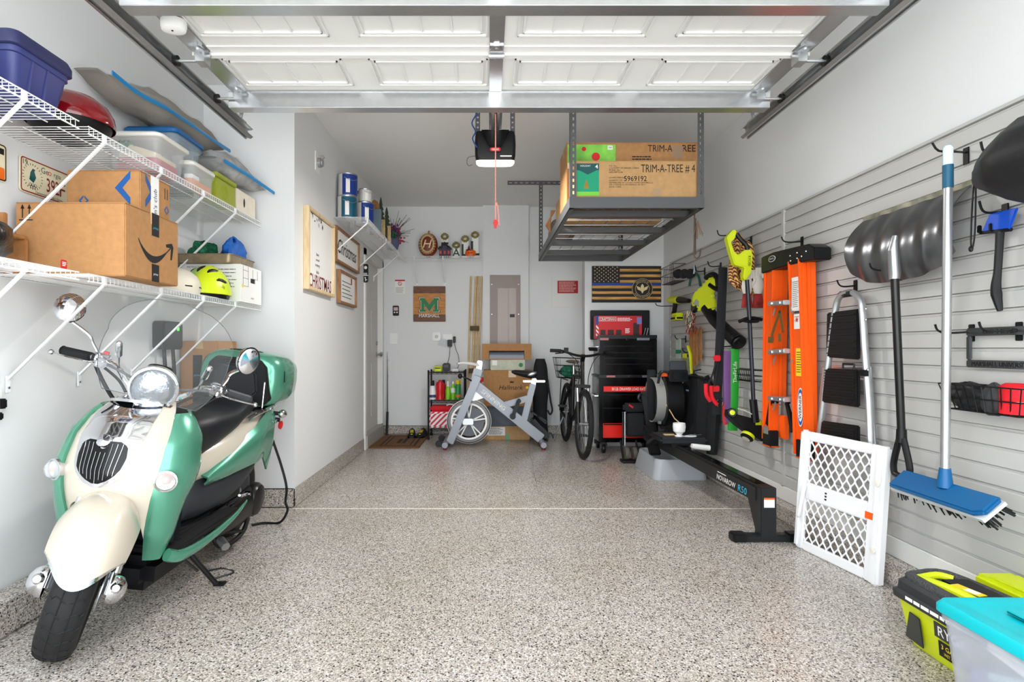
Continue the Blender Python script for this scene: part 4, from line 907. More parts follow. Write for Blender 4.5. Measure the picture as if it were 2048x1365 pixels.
b = sb(True); b.lathe([(.081, .010), (.07, .022), (.045, .032), (.001, .037)], hc, ha, 32); so(b, 'headlamp_lens', LENSG, hd)
b = sb(True); b.lathe([(.06, 0), (.055, .03), (.001, .032)], (.31, 0, 1.0), (-.5, 0, 1), 20); so(b, 'speedometer', BLACK, hd)
# engine, exhaust, stands
b = sb(); b.tube([(-.15, .12, .22), (-.30, .135, .22), (-.45, .14, .22), (-.60, .14, .235)], [.07, .085, .09, .095], 16, sm=3, flat=(1, .5)); en = so(b, 'engine_case', BLACKM)
b = sb(); b.lathe([(.001, .035), (.05, .033), (.085, .02), (.098, 0), (.098, -.02)], (-.62, .165, .24), (0, 1, 0), 28); so(b, 'drive_cover', BLACKM, en)
b = sb(); b.box(-.45, -.12, .30, -.2, .14, .42); b.cyl((-.3, .13, .26), (-.3, .165, .26), .05, n=20); so(b, 'cylinder', BLACK, en, bevel=.015)
b = sb(); b.tube([(-.46, .175, .315), (-.40, .185, .325), (-.33, .185, .335), (-.31, .19, .345)], .008, 8, sm=4); b.cyl((-.47, .16, .31), (-.47, .19, .315), .014, n=10); so(b, 'kick_lever', CHROME, en)
b = sb(); b.tube([(-.2, -.13, .2), (-.5, -.15, .22), (-.85, -.16, .28)], [.03, .06, .055], 14, sm=4); so(b, 'muffler', STEEL)
b = sb(); b.tube([(-.24, .10, .16), (-.25, .135, .09), (-.36, .16, .075), (-.47, .17, .10), (-.52, .17, .16)], .013, 8, sm=4); b.bar((-.22, .14, .17), (-.46, .165, .105), .03, .012); so(b, 'centre_stand', BLACK)
b = sb(); b.cyl((-.215, .155, .135), (-.17, .205, .12), .022, n=8); so(b, 'passenger_peg', STEEL)
foot = (SM.inverted() @ V(-1.255, 2.66, .012))
b = sb(); top = V(.17, .175, .215); ft = V(foot[0], foot[1], foot[2]); b.tube([top, ft], .012, 10); b.cyl(top + V(0, -.03, 0), top + V(0, .015, 0), .02, n=10); st = so(b, 'side_stand', BLACKM)
mid = top.lerp(ft, .62); mid2 = top.lerp(ft, .85)
b = sb(); b.tube([mid, mid + V(-.02, .07, .015), mid2 + V(-.025, .085, .03), mid2], .0045, 6, sm=4); so(b, 'foot_loop', BLACKM, st)
b = sb(); b.cbox(ft + V(-.012, .012, -.002), (.045, .05, .008), (.1117, 0, 0)); so(b, 'stand_foot', BLACKM, st, bevel=.003)
b = sb(); b.cyl(top + V(.04, -.01, -.01), top.lerp(ft, .5) + V(.04, 0, 0), .006, n=6); so(b, 'stand_spring', BLACKM, st)
# charging lead hanging from the tail
b = B(); P = [at(533, 845, 3.42), at(545, 880, 3.44), at(562, 930, 3.46), at(573, 975, 3.47), at(571, 1005, 3.50), at(556, 1035, 3.60)]; P = [P[0], P[1], P[2], P[3], P[4], V(-1.235, 3.55, .10), V(-1.30, 3.60, .012), V(-1.40, 3.60, .0085), V(-1.46, 3.56, .0085)]
b.tube(P, .0075, 8, sm=6); b.cyl(P[0], P[0] + V(-.01, -.02, .05), .011, n=8); tag(b.obj('charging_lead', BLACK), 'black cable drooping from the scooter tail to the floor', 'cable')
# ================================================================ left entry wall and back wall
al = thing('wall_socket', 'metal twist-lock socket on a white plate high on the entry wall', 'outlet', (XJ, 4.57, 2.1))
p = wx(634, 325, XJ)
b = B(); b.prism(rrect(.11, .15, .006), .006, FL((XJ + .0005, p[1], p[2]))); b.obj('plate', WHITE, al)
b = B(); b.lathe([(.038, .006), (.038, .03), (.03, .034), (.03, .045), (.001, .046)], (XJ, p[1] + .01, p[2]), (1, 0, 0), 18); b.tube([(XJ + .02, p[1] - .03, p[2] + .04), (XJ + .05, p[1] - .02, p[2] + .05), (XJ + .05, p[1] + .04, p[2] + .05), (XJ + .02, p[1] + .05, p[2] + .04)], .003, 6); b.obj('socket', STEEL, al)
def framed(name, label, px0, px1, py0, py1, wood, fw, paper, depth=.03):
    a = wx(px0, py0, XJ); c = wx(px1, py0, XJ); d = wx(px0, py1, XJ); y0, y1, z1, z0 = a[1], c[1], a[2], d[2]
    t = thing(name, label, 'framed sign', (XJ, (y0 + y1) / 2, z0)); w, h = y1 - y0, z1 - z0; M = FL((XJ + .0005, (y0 + y1) / 2, (z0 + z1) / 2))
    b = B(); b.box(-w / 2 + fw * .5, -h / 2 + fw * .5, 0, w / 2 - fw * .5, h / 2 - fw * .5, depth * .55, 0, M); b.obj('sign_board', paper, t)
    for (u0, v0, u1, v1) in ((-w / 2, -h / 2, -w / 2 + fw, h / 2), (w / 2 - fw, -h / 2, w / 2, h / 2), (-w / 2 + fw, -h / 2, w / 2 - fw, -h / 2 + fw), (-w / 2 + fw, h / 2 - fw, w / 2 - fw, h / 2)):
        b = B(); b.box(u0, v0, 0, u1, v1, depth, 0, M); b.obj('frame_bar', wood, t, bevel=.002)
    return t, M @ Matrix.Translation((0, 0, depth * .55 + .0004)), w, h
LW = wood_mat('light_frame_wood', (206, 176, 130), (226, 204, 164), 8, (6, 6, 1)); DW = wood_mat('walnut_frame_wood', (120, 84, 52), (164, 120, 78), 8, (6, 6, 1))
BURG = mat('burgundy_print', (124, 36, 40), .6)
t, M, w, h = framed('christmas_sign', 'tall pale-framed sign reading CHRISTMAS in burgundy on the entry wall', 606, 660, 410, 578, LW, .024, PAPER, .045)
T = lambda x, y: M @ Matrix.Translation((x, y, 0))
text('CHRISTMAS', T(0, -h * .37), BURG, t, w=w * .84, h=h * .17, bold=.01)
for k, s in enumerate(('have', 'yourself', 'a merry', 'little')): text(s, T(-w * .12, -.02 * h - k * h * .075), INK, t, h=.026)
b = B(); b.M = T(0, h * .44)
rd = random.Random(4)
for k in range(16):
    x = -w * .4 + rd.random() * w * .5; y = -rd.random() * h * .1 * (1 - (x + w * .4) / w); a = rd.random() * 6
    b.prism([(x, y), (x + .02 * math.cos(a) - .006 * math.sin(a), y + .02 * math.sin(a) + .006 * math.cos(a)), (x + .04 * math.cos(a), y + .04 * math.sin(a)), (x + .02 * math.cos(a) + .006 * math.sin(a), y + .02 * math.sin(a) - .006 * math.cos(a))], .0008)
b.obj('leaf_sprig', INK, t, smooth=0, kind='stuff')
b = B(); b.M = M
for (u0, v0, u1, v1) in ((-w * .44, h * .455, w * .44, h * .46), (-w * .44, -h * .46, w * .44, -h * .455)): b.box(u0, v0, 0, u1, v1, .0008)
b.obj('print_rule', INK, t, kind='stuff')
t, M, w, h = framed('script_sign', 'walnut-framed white sign with large black script word on the entry wall', 665, 712, 450, 522, DW, .022, PAPER, .04)
text('Christmas', M, INK, t, w=w * .8, h=h * .42, shear=.35, bold=.012)
t, M, w, h = framed('letter_sign', 'small walnut-framed letter-style print below the script sign', 672, 706, 538, 606, DW, .022, PAPER, .04)
lines(M @ Matrix.Translation((0, .06, 0)), INK, t, w * .6, 5, .035, .007, seed=11)
b = B(); b.box(-.02, -.03, 0, .02, .03, .0008, 0, M @ Matrix.Translation((w * .25, h * .3, 0))); b.obj('red_stamp', BURG, t)
# door hanger
dh = thing('door_hanger', 'black door hanger sign with white figure hung on the door casing', 'sign', (XJ + .02, DY0 - .02, 1.7))
a = wx(732, 529, XJ + .02); c = wx(732, 566, XJ + .02); hh = a[2] - c[2]; M = FB((XJ + .022, DY0 - .062, (a[2] + c[2]) / 2))
b = B(); n = 14
O_ = rrect(.06, hh, .02, 4); b.prism(O_, .003, M); b.obj('hanger_card', BLACK, dh)
b = B(); b.prism(disc(.017, 18, 0, hh * .3), .0036, M, 0, .003); b.obj('hook_hole', WALL, dh)
b = B(); b.box(-.03, -hh * .14, .003, .03, -hh * .10, .0038, 0, M); b.obj('stripe', PAPER, dh)
lines(M @ Matrix.Translation((0, -hh * .0, .003)), PAPER, dh, .04, 2, .012, .006, seed=4)
b = B(); b.M = M @ Matrix.Translation((0, -hh * .33, .003)); b.prism(disc(.007, 10, -.004, .018), .0008); b.bar((-.004, .01, .0004), (.004, -.008, .0004), .008, .0008, (0, 0, 1)); b.bar((.004, -.008, .0004), (.018, -.004, .0004), .005, .0008, (0, 0, 1)); b.bar((.003, -.006, .0004), (-.006, -.02, .0004), .005, .0008, (0, 0, 1)); b.obj('white_figure', PAPER, dh, smooth=0, kind='stuff')
# corner shelves
ZS = 2.245
wire_shelf('white wire shelf over the entry door holding paint cans', [(5.0, 7.37)], XJ + .004, -1.05, ZS, [5.02, 5.95, 6.75], .30, lip=.045, pitch=.03)
wire_shelf('white wire shelf along the back wall holding autumn decorations', [(-1.035, -.07)], YB - .004, 7.10, ZS, [-.905, -.55], .30, lip=.045, pitch=.03, axis='X')
Zs = ZS + .0025
CANL = [mat('can_navy', (22, 52, 130), .35), mat('can_teal', (16, 84, 110), .35), mat('can_white', (216, 214, 208), .4), mat('can_grey', (80, 96, 112), .4)]
def can(label, x, y, z, r, h, m, ang):
    t = thing('paint_can', label, 'paint can', (x, y, z))
    b = B(); b.lathe([(.001, 0), (r, 0), (r, h), (r - .002, h)], (x, y, z), (0, 0, 1), 26); k = b.obj('can_body', STEEL, t)
    b = B(); b.lathe([(r + .0006, .008), (r + .0006, h - .01)], (x, y, z), (0, 0, 1), 26); b.obj('wrap_label', m, t)
    b = B(); b.lathe([(r + .002, h - .006), (r + .003, h - .001), (r + .001, h + .002), (r - .012, h + .002), (r - .014, h - .004), (.001, h - .004)], (x, y, z), (0, 0, 1), 26); b.obj('rim', STEEL, t)
    b = B(); b.grid(lambda u, v: V(x + (r + .0016) * math.cos(ang - .35 + .7 * u * .6), y + (r + .0016) * math.sin(ang - .35 + .7 * u * .6), z + h * (.12 + .62 * v)), 6, 1, 0, .0006); b.obj('white_label', PAPER, t)
    b = B(); b.grid(lambda u, v: V(x + (r + .0014) * math.cos(ang - 1.5 + .75 * u), y + (r + .0014) * math.sin(ang - 1.5 + .75 * u), z + h * (.02 + .95 * v)), 8, 1, 0, .0006); b.obj('pale_panel', mat('can_pale', (196, 194, 186), .4), t)
    b = B(); b.tube([(x + (r + .004) * math.cos(ang + 1.0 + k_ * .1 * 0), y + (r + .004) * math.sin(ang + 1.0), z + h * .8) if k_ == 0 else (x + (r + .012) * math.cos(ang + 1.0 - .25 * k_), y + (r + .012) * math.sin(ang + 1.0 - .25 * k_), z + h * (.8 - .14 * math.sin(k_ * .52))) for k_ in range(7)], .002, 5); b.obj('bail_handle', STEEL, t)
    return t
can('teal-labelled gallon paint can under another at the shelf end', -1.245, 5.10, Zs, .083, .195, CANL[1], -1.2)
can('navy-labelled gallon paint can stacked on the teal one', -1.24, 5.11, Zs + .199, .083, .195, CANL[0], -1.2)
can('navy-labelled paint can with white label under a small white can', -1.07 - .065, 5.32, Zs, .083, .195, CANL[0], -1.0)
can('small white quart paint can stacked on a navy can', -1.13, 5.31, Zs + .199, .06, .12, CANL[2], -1.0)
can('blue-grey paint can further back on the door shelf', -1.25, 5.55, Zs, .083, .195, CANL[3], -1.0)
can('dark navy paint can stacked on the blue-grey one', -1.25, 5.54, Zs + .199, .075, .17, CANL[0], -1.2)
b = B(); b.prism([(-.05, 0), (.05, 0), (.05, .28), (.03, .33), (0, .35), (-.03, .33), (-.05, .28)], .02, frame((-1.13, 5.78, Zs), (1, -.25, 0), (0, 0, 1))); tag(b.obj('arched_plaque', WOODB), 'brown arched wooden plaque behind the paint cans', 'plaque')
b = B(); b.box(-1.15, 5.66, Zs, -1.05, 5.70, Zs + .23); tag(b.obj('slate_box', mat('slate_blue', (104, 122, 134), .6), bevel=.004), 'flat slate blue box behind the paint cans', 'box')
GREENT = mat('dark_pine', (52, 66, 48), .8)
for i, (x, y, hh) in enumerate(((-1.10, 5.95, .42), (-1.07, 6.12, .36))):
    t = thing('slat_tree', ('taller' if i == 0 else 'shorter') + ' green wooden tree cut-out with slatted trunk on the door shelf', 'decoration', (x, y, Zs))
    b = B(); M = frame((x, y, Zs), (1, -.3, 0), (0, 0, 1)); P = [(-.012, hh * .45)]
    for k in range(4): P += [(-.05 + .011 * k, hh * (.45 + .12 * k)), (-.018 + .003 * k, hh * (.55 + .12 * k))]
    P += [(0, hh * 1.0)] + [(-q[0], q[1]) for q in reversed(P)]
    b.prism(P, .014, M); b.obj('tree_cutout', GREENT, t)
    for k in (-.03, -.01, .012, .032): b = B(); b.box(k - .006, 0, -.002, k + .006, hh * (.62 - abs(k) * 3), .010, 0, M @ Matrix.Translation((0, 0, -.012))); b.obj('slat', WOOD if k > 0 else GREENT, t)
sb_ = thing('lamp_oil_bottle', 'tiny cream bottle with dark stopper on the door shelf', 'bottle', (-1.06, 6.22, Zs))
b = B(); b.lathe([(.001, 0), (.018, 0), (.018, .05), (.007, .065), (.007, .075)], (-1.06, 6.22, Zs), (0, 0, 1), 12); b.obj('glass', CRM, sb_)
b = B(); b.lathe([(.009, .075), (.009, .10), (.001, .102)], (-1.06, 6.22, Zs), (0, 0, 1), 10); b.obj('stopper', BLACK, sb_)
# flower spray
fs = thing('flower_spray', 'purple and red artificial flower spray in the shelf corner', 'flowers', (-1.09, 6.72, Zs)); rd = random.Random(12)
b = B(); b.lathe([(.001, 0), (.06, 0), (.09, .10), (.08, .12), (.001, .12)], (-1.10, 6.65, Zs), (0, 0, 1), 14, ys=1.3); b.obj('pot', mat('slate_pot', (84, 90, 120), .7), fs)
for nm, m, n_, rr_, L in (('stems', mat('twig', (84, 70, 66), .8), 46, .0022, .36), ('purple_plumes', mat('purple_tinsel', (112, 40, 104), .6), 60, .010, .20), ('berry_sprigs', mat('berry_red', (176, 36, 60), .5), 46, .009, .25), ('leaf_sprigs', mat('spray_green', (36, 110, 84), .6), 40, .009, .22)):
    b = B()
    for k in range(n_):
        a = rd.random() * 6.28; e = .25 + rd.random() * 1.1; l = L * (.5 + .5 * rd.random()); c = V(-1.10, 6.68, Zs + .11)
        d = V(math.cos(a) * math.cos(e) * .7, math.sin(a) * math.cos(e) * 1.1, math.sin(e))
        if nm == 'stems': b.tube([c, c + d * l * .6, c + d * l + V(d[0] * .1, d[1] * .05, -.06 * (1 - e))], rr_, 4)
        else: q = c + d * l * .9 + V(0, 0, -.05 if nm != 'purple_plumes' else .02); b.ell(q, (rr_ * (1 + rd.random()), rr_ * (1 + rd.random()), rr_ * (1 + rd.random())), 6, 4)
    b.obj(nm, m, fs, kind='stuff')
# pumpkin and autumn pieces on the back shelf
pu = at(856, 482, 7.2); zb = Zs
pk = thing('monogram_pumpkin', 'rust red pumpkin with gold wreath and letter H on the back shelf', 'pumpkin', (pu[0], 7.22, zb))
b = B(); rings = []
for i in range(17):
    t_ = math.pi * i / 16; rings.append([V(pu[0] + .128 * max(math.sin(t_), .02) * math.cos(j * .2244) * (1 - .06 * abs(math.cos(j * .2244 * 4))), 7.22 + .085 * max(math.sin(t_), .02) * math.sin(j * .2244), zb + .155 - .152 * math.cos(t_) - .02 * (1 if i > 14 else 0)) for j in range(28)])
b.ring(rings); b.obj('pumpkin_body', mat('rust_red', (122, 46, 30), .45), pk)
b = B(); b.tube([(pu[0], 7.22, zb + .28), (pu[0] + .012, 7.22, zb + .335)], [.016, .010], 8); b.obj('stem', WOODB, pk)
GOLD = mat('pale_gold', (236, 214, 160), .45)
M = FB((pu[0], 7.125, zb + .155))
b = B(); b.M = M
for r1, r2, th in ((.078, .105, .0035), (.07, .095, .0025)): b.tube([(r1 * math.cos(k * .2618), r2 * math.sin(k * .2618), .002) for k in range(24)], th, 5, closed=True)
for k in range(22):
    a = k * 2 * math.pi / 22; cx_, cy_ = .092 * math.cos(a), .120 * math.sin(a); b.tube([(cx_ + .010 * math.cos(q), cy_ + .010 * math.sin(q), .002) for q in (0, 1.05, 2.1, 3.14, 4.2, 5.25)], .0022, 4, closed=True)
b.obj('gold_wreath', GOLD, pk, kind='stuff'); text('H', M, GOLD, pk, h=.10, shear=.3)
hx = at(890, 495, 7.2)
hh_ = thing('haunted_house', 'small black and purple haunted house ornament on the back shelf', 'ornament', (hx[0], 7.19, zb))
b = B(); b.box(hx[0] - .07, 7.15, zb, hx[0] + .07, 7.23, zb + .10); b.box(hx[0] - .03, 7.14, zb, hx[0] + .03, 7.22, zb + .14); b.obj('house_walls', mat('dark_violet', (58, 48, 70), .6), hh_)
for x, w_, z_ in ((-.0, .045, .135), (-.055, .03, .1), (.055, .03, .1)): b = B(); b.prism([(-w_, 0), (w_, 0), (0, w_ * 1.1)], .11, frame((hx[0] + x, 7.245, zb + z_), (1, 0, 0), (0, 0, 1))); b.obj('roof', INK, hh_)
for x in (-.05, 0, .05): b = B(); b.box(hx[0] + x - .012, 7.136, zb + .03, hx[0] + x + .012, 7.15, zb + .07); b.obj('window', mat('window_red', (190, 60, 50), .5), hh_)  # windows are plain red paint
def letter_block(label, px, w_, h_, ch, ytop):
    c = at(px, 500, 7.2); t = thing('letter_block', label, 'ornament', (c[0], 7.26, zb))
    b = B(); b.box(c[0] - w_ / 2, 7.26, zb, c[0] + w_ / 2, 7.285, zb + h_); b.obj('block', PAPER, t, bevel=.002)
    text(ch, FB((c[0], 7.2595, zb + h_ * .42)), mat('forest_print', (30, 52, 40), .6), t, h=h_ * .62, bold=.01)
    b = B(); r_ = random.Random(px)
    for k in range(10): a = k * .63; b.ell((c[0] + .035 * math.cos(a), 7.252, zb + h_ + .0 + .03 * math.sin(a)), (.02, .006, .016), 7, 4, rot=(0, a, 0))
    b.obj('leaf_bow', mat('autumn_leaf', (126, 112, 60), .7, noise=(60, .5)), t, kind='stuff')
letter_block('white letter block with leaf bow behind the haunted house', 889, .09, .27, 'F', 0)
letter_block('short white letter A block with leaf bow beside the haunted house', 912, .085, .16, 'A', 0)
letter_block('white letter L block with leaf bow behind the orange pumpkin', 930, .085, .24, 'L', 0)
letter_block('tallest white letter L block with leaf bow at the shelf end', 950, .085, .29, 'L', 0)
jx = at(941, 502, 7.17); jk = thing('jack_o_lantern', 'small orange jack-o-lantern with purple witch hat on the back shelf', 'ornament', (jx[0], 7.16, zb))
b = B(); b.lathe([(.001, 0), (.05, .002), (.068, .035), (.062, .07), (.03, .088), (.001, .09)], (jx[0], 7.165, zb), (0, 0, 1), 20, ys=.7); b.obj('pumpkin_body', mat('pumpkin_orange', (226, 96, 20), .45), jk)
b = B(); b.lathe([(.04, 0), (.015, .008), (.012, .03), (.001, .06)], (jx[0] - .02, 7.165, zb + .085), (0, 0, 1), 12); b.obj('hat', mat('hat_purple', (72, 40, 84), .7), jk)
b = B(); b.tube([(jx[0] - .03 + .015 * k, 7.116 + .004 * abs(2 - k), zb + .05 - .012 * math.sin(k * .785)) for k in range(5)], .004, 5); b.obj('smile', INK, jk)
# ---------------------------------------------------------------- back wall signs and sockets
def bwrect(px0, py0, px1, py1, Y): a = at(px0, py1, Y); c = at(px1, py0, Y); return a[0], a[2], c[0], c[2]
def flat(name, label, cat, px0, py0, px1, py1, Y, th, m, r=.002, nm='panel'):
    x0, z0, x1, z1 = bwrect(px0, py0, px1, py1, Y); t = thing(name, label, cat, ((x0 + x1) / 2, Y - th, z0)); M = FB(((x0 + x1) / 2, Y - .0006, (z0 + z1) / 2))
    b = B(); b.prism(rrect(x1 - x0, z1 - z0, r), th, M); b.obj(nm, m, t); return t, M @ Matrix.Translation((0, 0, th)), x1 - x0, z1 - z0
t, M, w, h = flat('warning_sign', 'white warning label with red ring symbol on the back wall', 'sign', 790, 560, 810, 588, YB, .002, PAPER)
b = B(); b.box(-w / 2, h * .4, 0, w / 2, h / 2, .0008, 0, M); b.obj('red_band', RED, t)
b = B(); b.M = M @ Matrix.Translation((0, h * .22, .001)); b.tube([(.022 * math.cos(k * .39), .022 * math.sin(k * .39), 0) for k in range(16)], .0035, 5, closed=True); b.bar((-.015, .015, 0), (.015, -.015, 0), .004, .002, (0, 0, 1)); b.obj('ring_symbol', RED, t, kind='stuff')
lines(M @ Matrix.Translation((0, -.01, 0)), mat('grey_print', (130, 128, 124), .7), t, w * .85, 7, .011, .004, seed=3)
t, M, w, h = flat('door_control', 'black wall control with small pink screen on the back wall', 'wall control', 786, 612, 798, 632, YB, .018, BLACK, .012)
b = B(); b.box(-w * .35, 0, 0, w * .35, h * .34, .001, 0, M); b.obj('screen', mat('pink_screen', (206, 176, 176), .3), t)
for x in (-.016, .016): b = B(); b.prism(disc(.010, 10, x, -h * .17), .003, M); b.obj('button', PAPER, t)
t, M, w, h = flat('light_switch', 'white single light switch plate on the back wall', 'switch', 780, 667, 795, 688, YB, .006, WHITE, .006)
b = B(); b.box(-.015, -.035, 0, .015, .035, .003, 0, M); b.box(-.005, -.012, .003, .005, .012, .012, 0, M); b.obj('toggle', WHITE, t, bevel=.001)
# board with green M, built of planks
x0, z0, x1, z1 = bwrect(827, 573, 891, 644, YB); w, h = x1 - x0, z1 - z0
mb = thing('plank_sign', 'square wooden plank sign with big green M reading MARSHALL', 'sign', ((x0 + x1) / 2, YB - .02, z0))
PK = [wood_mat('plank_dark', (84, 48, 26), (122, 74, 40), 6, (2, 1, 10)), wood_mat('plank_gold', (168, 104, 40), (204, 140, 62), 6, (2, 1, 10))]
for i in range(5):
    b = B(); b.box(x0, YB - .02 - .002 * (i % 2), z0 + h * i / 5 + .001, x1, YB - .0006, z0 + h * (i + 1) / 5 - .001); b.obj('plank', PK[0] if i in (0, 4) else PK[1], mb, bevel=.002)
M = FB(((x0 + x1) / 2, YB - .0232, z0 + h * .47)); s = w * .3
Mp = [(-1, -1), (-.38, -1), (-.38, -.72), (-.55, -.68), (-.55, .12), (0, -.98), (.55, .12), (.55, -.68), (.38, -.72), (.38, -1), (1, -1), (1, -.72), (.86, -.68), (.86, .68), (1, .72), (1, 1), (.52, 1), (0, .05), (-.52, 1), (-1, 1), (-1, .72), (-.86, .68), (-.86, -.68), (-1, -.72)]
for nm, k, m, z in (('letter_outline', 1.13, INK, .0006), ('letter_edge', 1.06, PAPER, .0012), ('letter_face', 1.0, mat('kelly_green', (10, 118, 62), .5), .0018)):
    b = B(); b.prism([(p[0] * s * k, p[1] * s * .72 * k) for p in Mp], z, M); b.obj(nm, m, mb, smooth=0)
text('MARSHALL', FB(((x0 + x1) / 2, YB - .0235, z0 + h * .17)), PAPER, mb, w=w * .64, h=h * .095, bold=.012)
t, M, w, h = flat('motion_sensor', 'white rounded square motion sensor on the back wall', 'sensor', 865, 665, 882, 682, YB, .03, WHITE, .03)
b = B(); b.lathe([(.022, 0), (.016, .003), (.001, .004)], M @ V(0, 0, 0), (0, -1, 0), 18); b.obj('sensor_eye', mat('light_grey', (206, 206, 204), .5), t)
t, M, w, h = flat('double_outlet', 'white outlet with side extender on the back wall', 'outlet', 886, 669, 905, 680, YB, .012, WHITE, .006)
b = B(); b.prism([(-.10, -.02), (-.02, -.03), (-.03, -.13), (-.13, -.10)], .006, M, 0, -.01); b.obj('plastic_tag', mat('clear_tag', (214, 216, 218), .3, alpha=.6), t)
def adapter(label, px, py, ww, hh2, path):
    c = at(px, py, YB); t = thing('power_adapter', label, 'power adapter', (c[0], YB - .06, c[2] - hh2 / 2))
    b = B(); b.box(c[0] - ww / 2, YB - .06, c[2] - hh2 / 2, c[0] + ww / 2, YB - .0135, c[2] + hh2 / 2); b.obj('adapter_body', BLACK, t, bevel=.006)
    b = B(); b.tube([at(*p) for p in path], .0035, 6, sm=6); b.obj('cord', BLACK, t)
    return t
adapter('larger black plug-in adapter with cord running to the charger', 900, 687, .058, .09, [(900, 694, 7.34), (899, 712, 7.33), (895, 727, 7.3), (893, 736, 7.24)])
adapter('slimmer black plug-in adapter with long looping cord', 909, 680, .034, .085, [(909, 687, 7.34), (912, 700, 7.33), (917, 712, 7.32), (918, 728, 7.3), (914, 738, 7.27), (907, 742, 7.22)])
# dowels in the corner of the chase
dws = [(938, 745, 942, 553), (946, 745, 952, 553), (953, 745, 957, 553), (959, 742, 963, 553)]
for i, (xa, ya, xb, yb) in enumerate(dws):
    y_ = YB - .085 - .012 * (i % 2); top = at(xb, yb, YB - .03); b = B(); b.cyl((at(934 + 6 * i, 745, 7.34)[0], 7.335, .002), (top[0], YB - .03, top[2]), .013 + .002 * (i == 1), n=10)
    tag(b.obj('wooden_dowel', WOOD), 'long pale wooden dowel leaning in the corner beside the electrical panel', 'dowel', 'dowels leaning by the panel')
for z in (1.36, .82): b = B(); xx = at(951, 650, 7.3)[0] + (-.012 if z > 1 else -.03); yq = 7.335 if z > 1 else 7.30; b.ring([[V(xx + p[0], yq + p[1], z + dz) for p in rrect(.115, .066, .02)] for dz in (-.03, .03)], cap=False); tag(b.obj('strap', mat('brown_strap', (88, 72, 52), .8)), 'brown wrap holding the dowels together, ' + ('the upper one' if z > 1 else 'the lower one'), 'strap')
# fishing rod
fr_ = thing('fishing_rod', 'slim dark fishing rod standing in the corner by the door', 'fishing rod', (-1.285, 7.3, .0))
b = B(); b.tube([(-1.275, 7.28, .002), (-1.27, 7.30, .30)], [.016, .015], 10); b.obj('handle', BLACK, fr_)
b = B(); b.tube([(-1.27, 7.30, .30), (-1.275, 7.335, .75), (-1.285, 7.37, 1.06)], [.009, .006, .002], 8); b.obj('blank', GREYM, fr_)
for z in (.55, .75, .95): b = B(); b.tube([(-1.268 + .01 * math.cos(k * .8), 7.318 + (z - .55) * .1, z + .01 * math.sin(k * .8)) for k in range(8)], .0015, 4, closed=True); b.obj('line_guide', STEEL, fr_)
# red sign on hatch, flag on closet wall
t, M, w, h = flat('notice_sign', 'small red notice with white lines of text on the hatch', 'sign', 1115, 562, 1156, 587, YB - .0125, .002, mat('dull_red', (176, 32, 36), .5))
lines(M @ Matrix.Translation((0, h * .4, 0)), mat('pale_pink', (236, 190, 186), .6), t, w * .85, 9, h * .095, .006, seed=9)
x0, z0 = at(1183.5, 605.5, YC)[0], at(1183, 605.5, YC)[2]; x1, z1 = at(1321, 533, YC)[0], at(1321, 533, YC)[2]; w, h = x1 - x0, z1 - z0
fg = thing('wooden_flag', 'dark wooden stars and stripes flag with one blue stripe and round seal', 'flag', ((x0 + x1) / 2, YC - .02, z0)); M = FB((x0, YC - .0206, z0))
b = B(); b.box(x0, YC - .02, z0, x1, YC - .0006, z1); b.obj('backing_board', mat('charred_wood', (34, 30, 28), .6), fg)
FW = wood_mat('golden_stripe_wood', (176, 118, 46), (226, 176, 92), 5, (1, 8, 8)); FD = MATS['charred_wood']; FBLU = mat('blue_stripe', (18, 66, 150), .5)
sh_ = h / 13
for i in range(13):
    full = i < 6 or i == 6
    xa = 0 if i < 6 else .4 * w
    m = FBLU if i == 6 else (FD if i % 2 == 0 else FW)
    if i == 6: xa = 0
    b = B(); b.box(xa, sh_ * i + .001, 0, w, sh_ * (i + 1) - .001, .006 if m is FD else .007, 0, M); b.obj('stripe', m, fg, bevel=.001)
b = B(); b.box(0, sh_ * 7 + .001, 0, .4 * w - .001, h, .008, 0, M); un = b.obj('union_panel', FD, fg)
def star(cx_, cy_, r): return [(cx_ + r * (1 if k % 2 == 0 else .42) * math.sin(k * math.pi / 5), cy_ + r * (1 if k % 2 == 0 else .42) * math.cos(k * math.pi / 5)) for k in range(10)]
for row in range(9):
    for k in range(6 if row % 2 == 0 else 5):
        b = B(); b.prism(star(.4 * w * (k + .6 + (.5 if row % 2 else 0)) / 6.2, sh_ * 7 + sh_ * 6 * (row + .7) / 9.4, .0085), .010, M, 0, .008); b.obj('star', GOLD, un, smooth=0)
sx, sz, sr = w * .725, h * .37, h * .29
b = B(); b.prism(disc(sr, 32, sx, sz), .011, M); se = b.obj('round_seal', FD, fg)
b = B(); b.M = M @ Matrix.Translation((sx, sz, .0115))
for r_ in (.96, .66): b.tube([(sr * r_ * math.cos(k * .2), sr * r_ * math.sin(k * .2), 0) for k in range(31)] + [(sr * r_, 0, 0)], .002, 5)
b.obj('seal_ring', GOLD, se, kind='stuff')
text('DEPARTMENT OF', M @ Matrix.Translation((sx, sz, .0115)), GOLD, se, h=.014, arc=sr * .8); text('HOMELAND SECURITY', M @ Matrix.Translation((sx, sz, .0115)) @ Matrix.Rotation(math.pi, 4, 'Z'), GOLD, se, h=.014, arc=sr * .8)
b = B(); b.M = M @ Matrix.Translation((sx, sz, .0115)); q = sr * .56
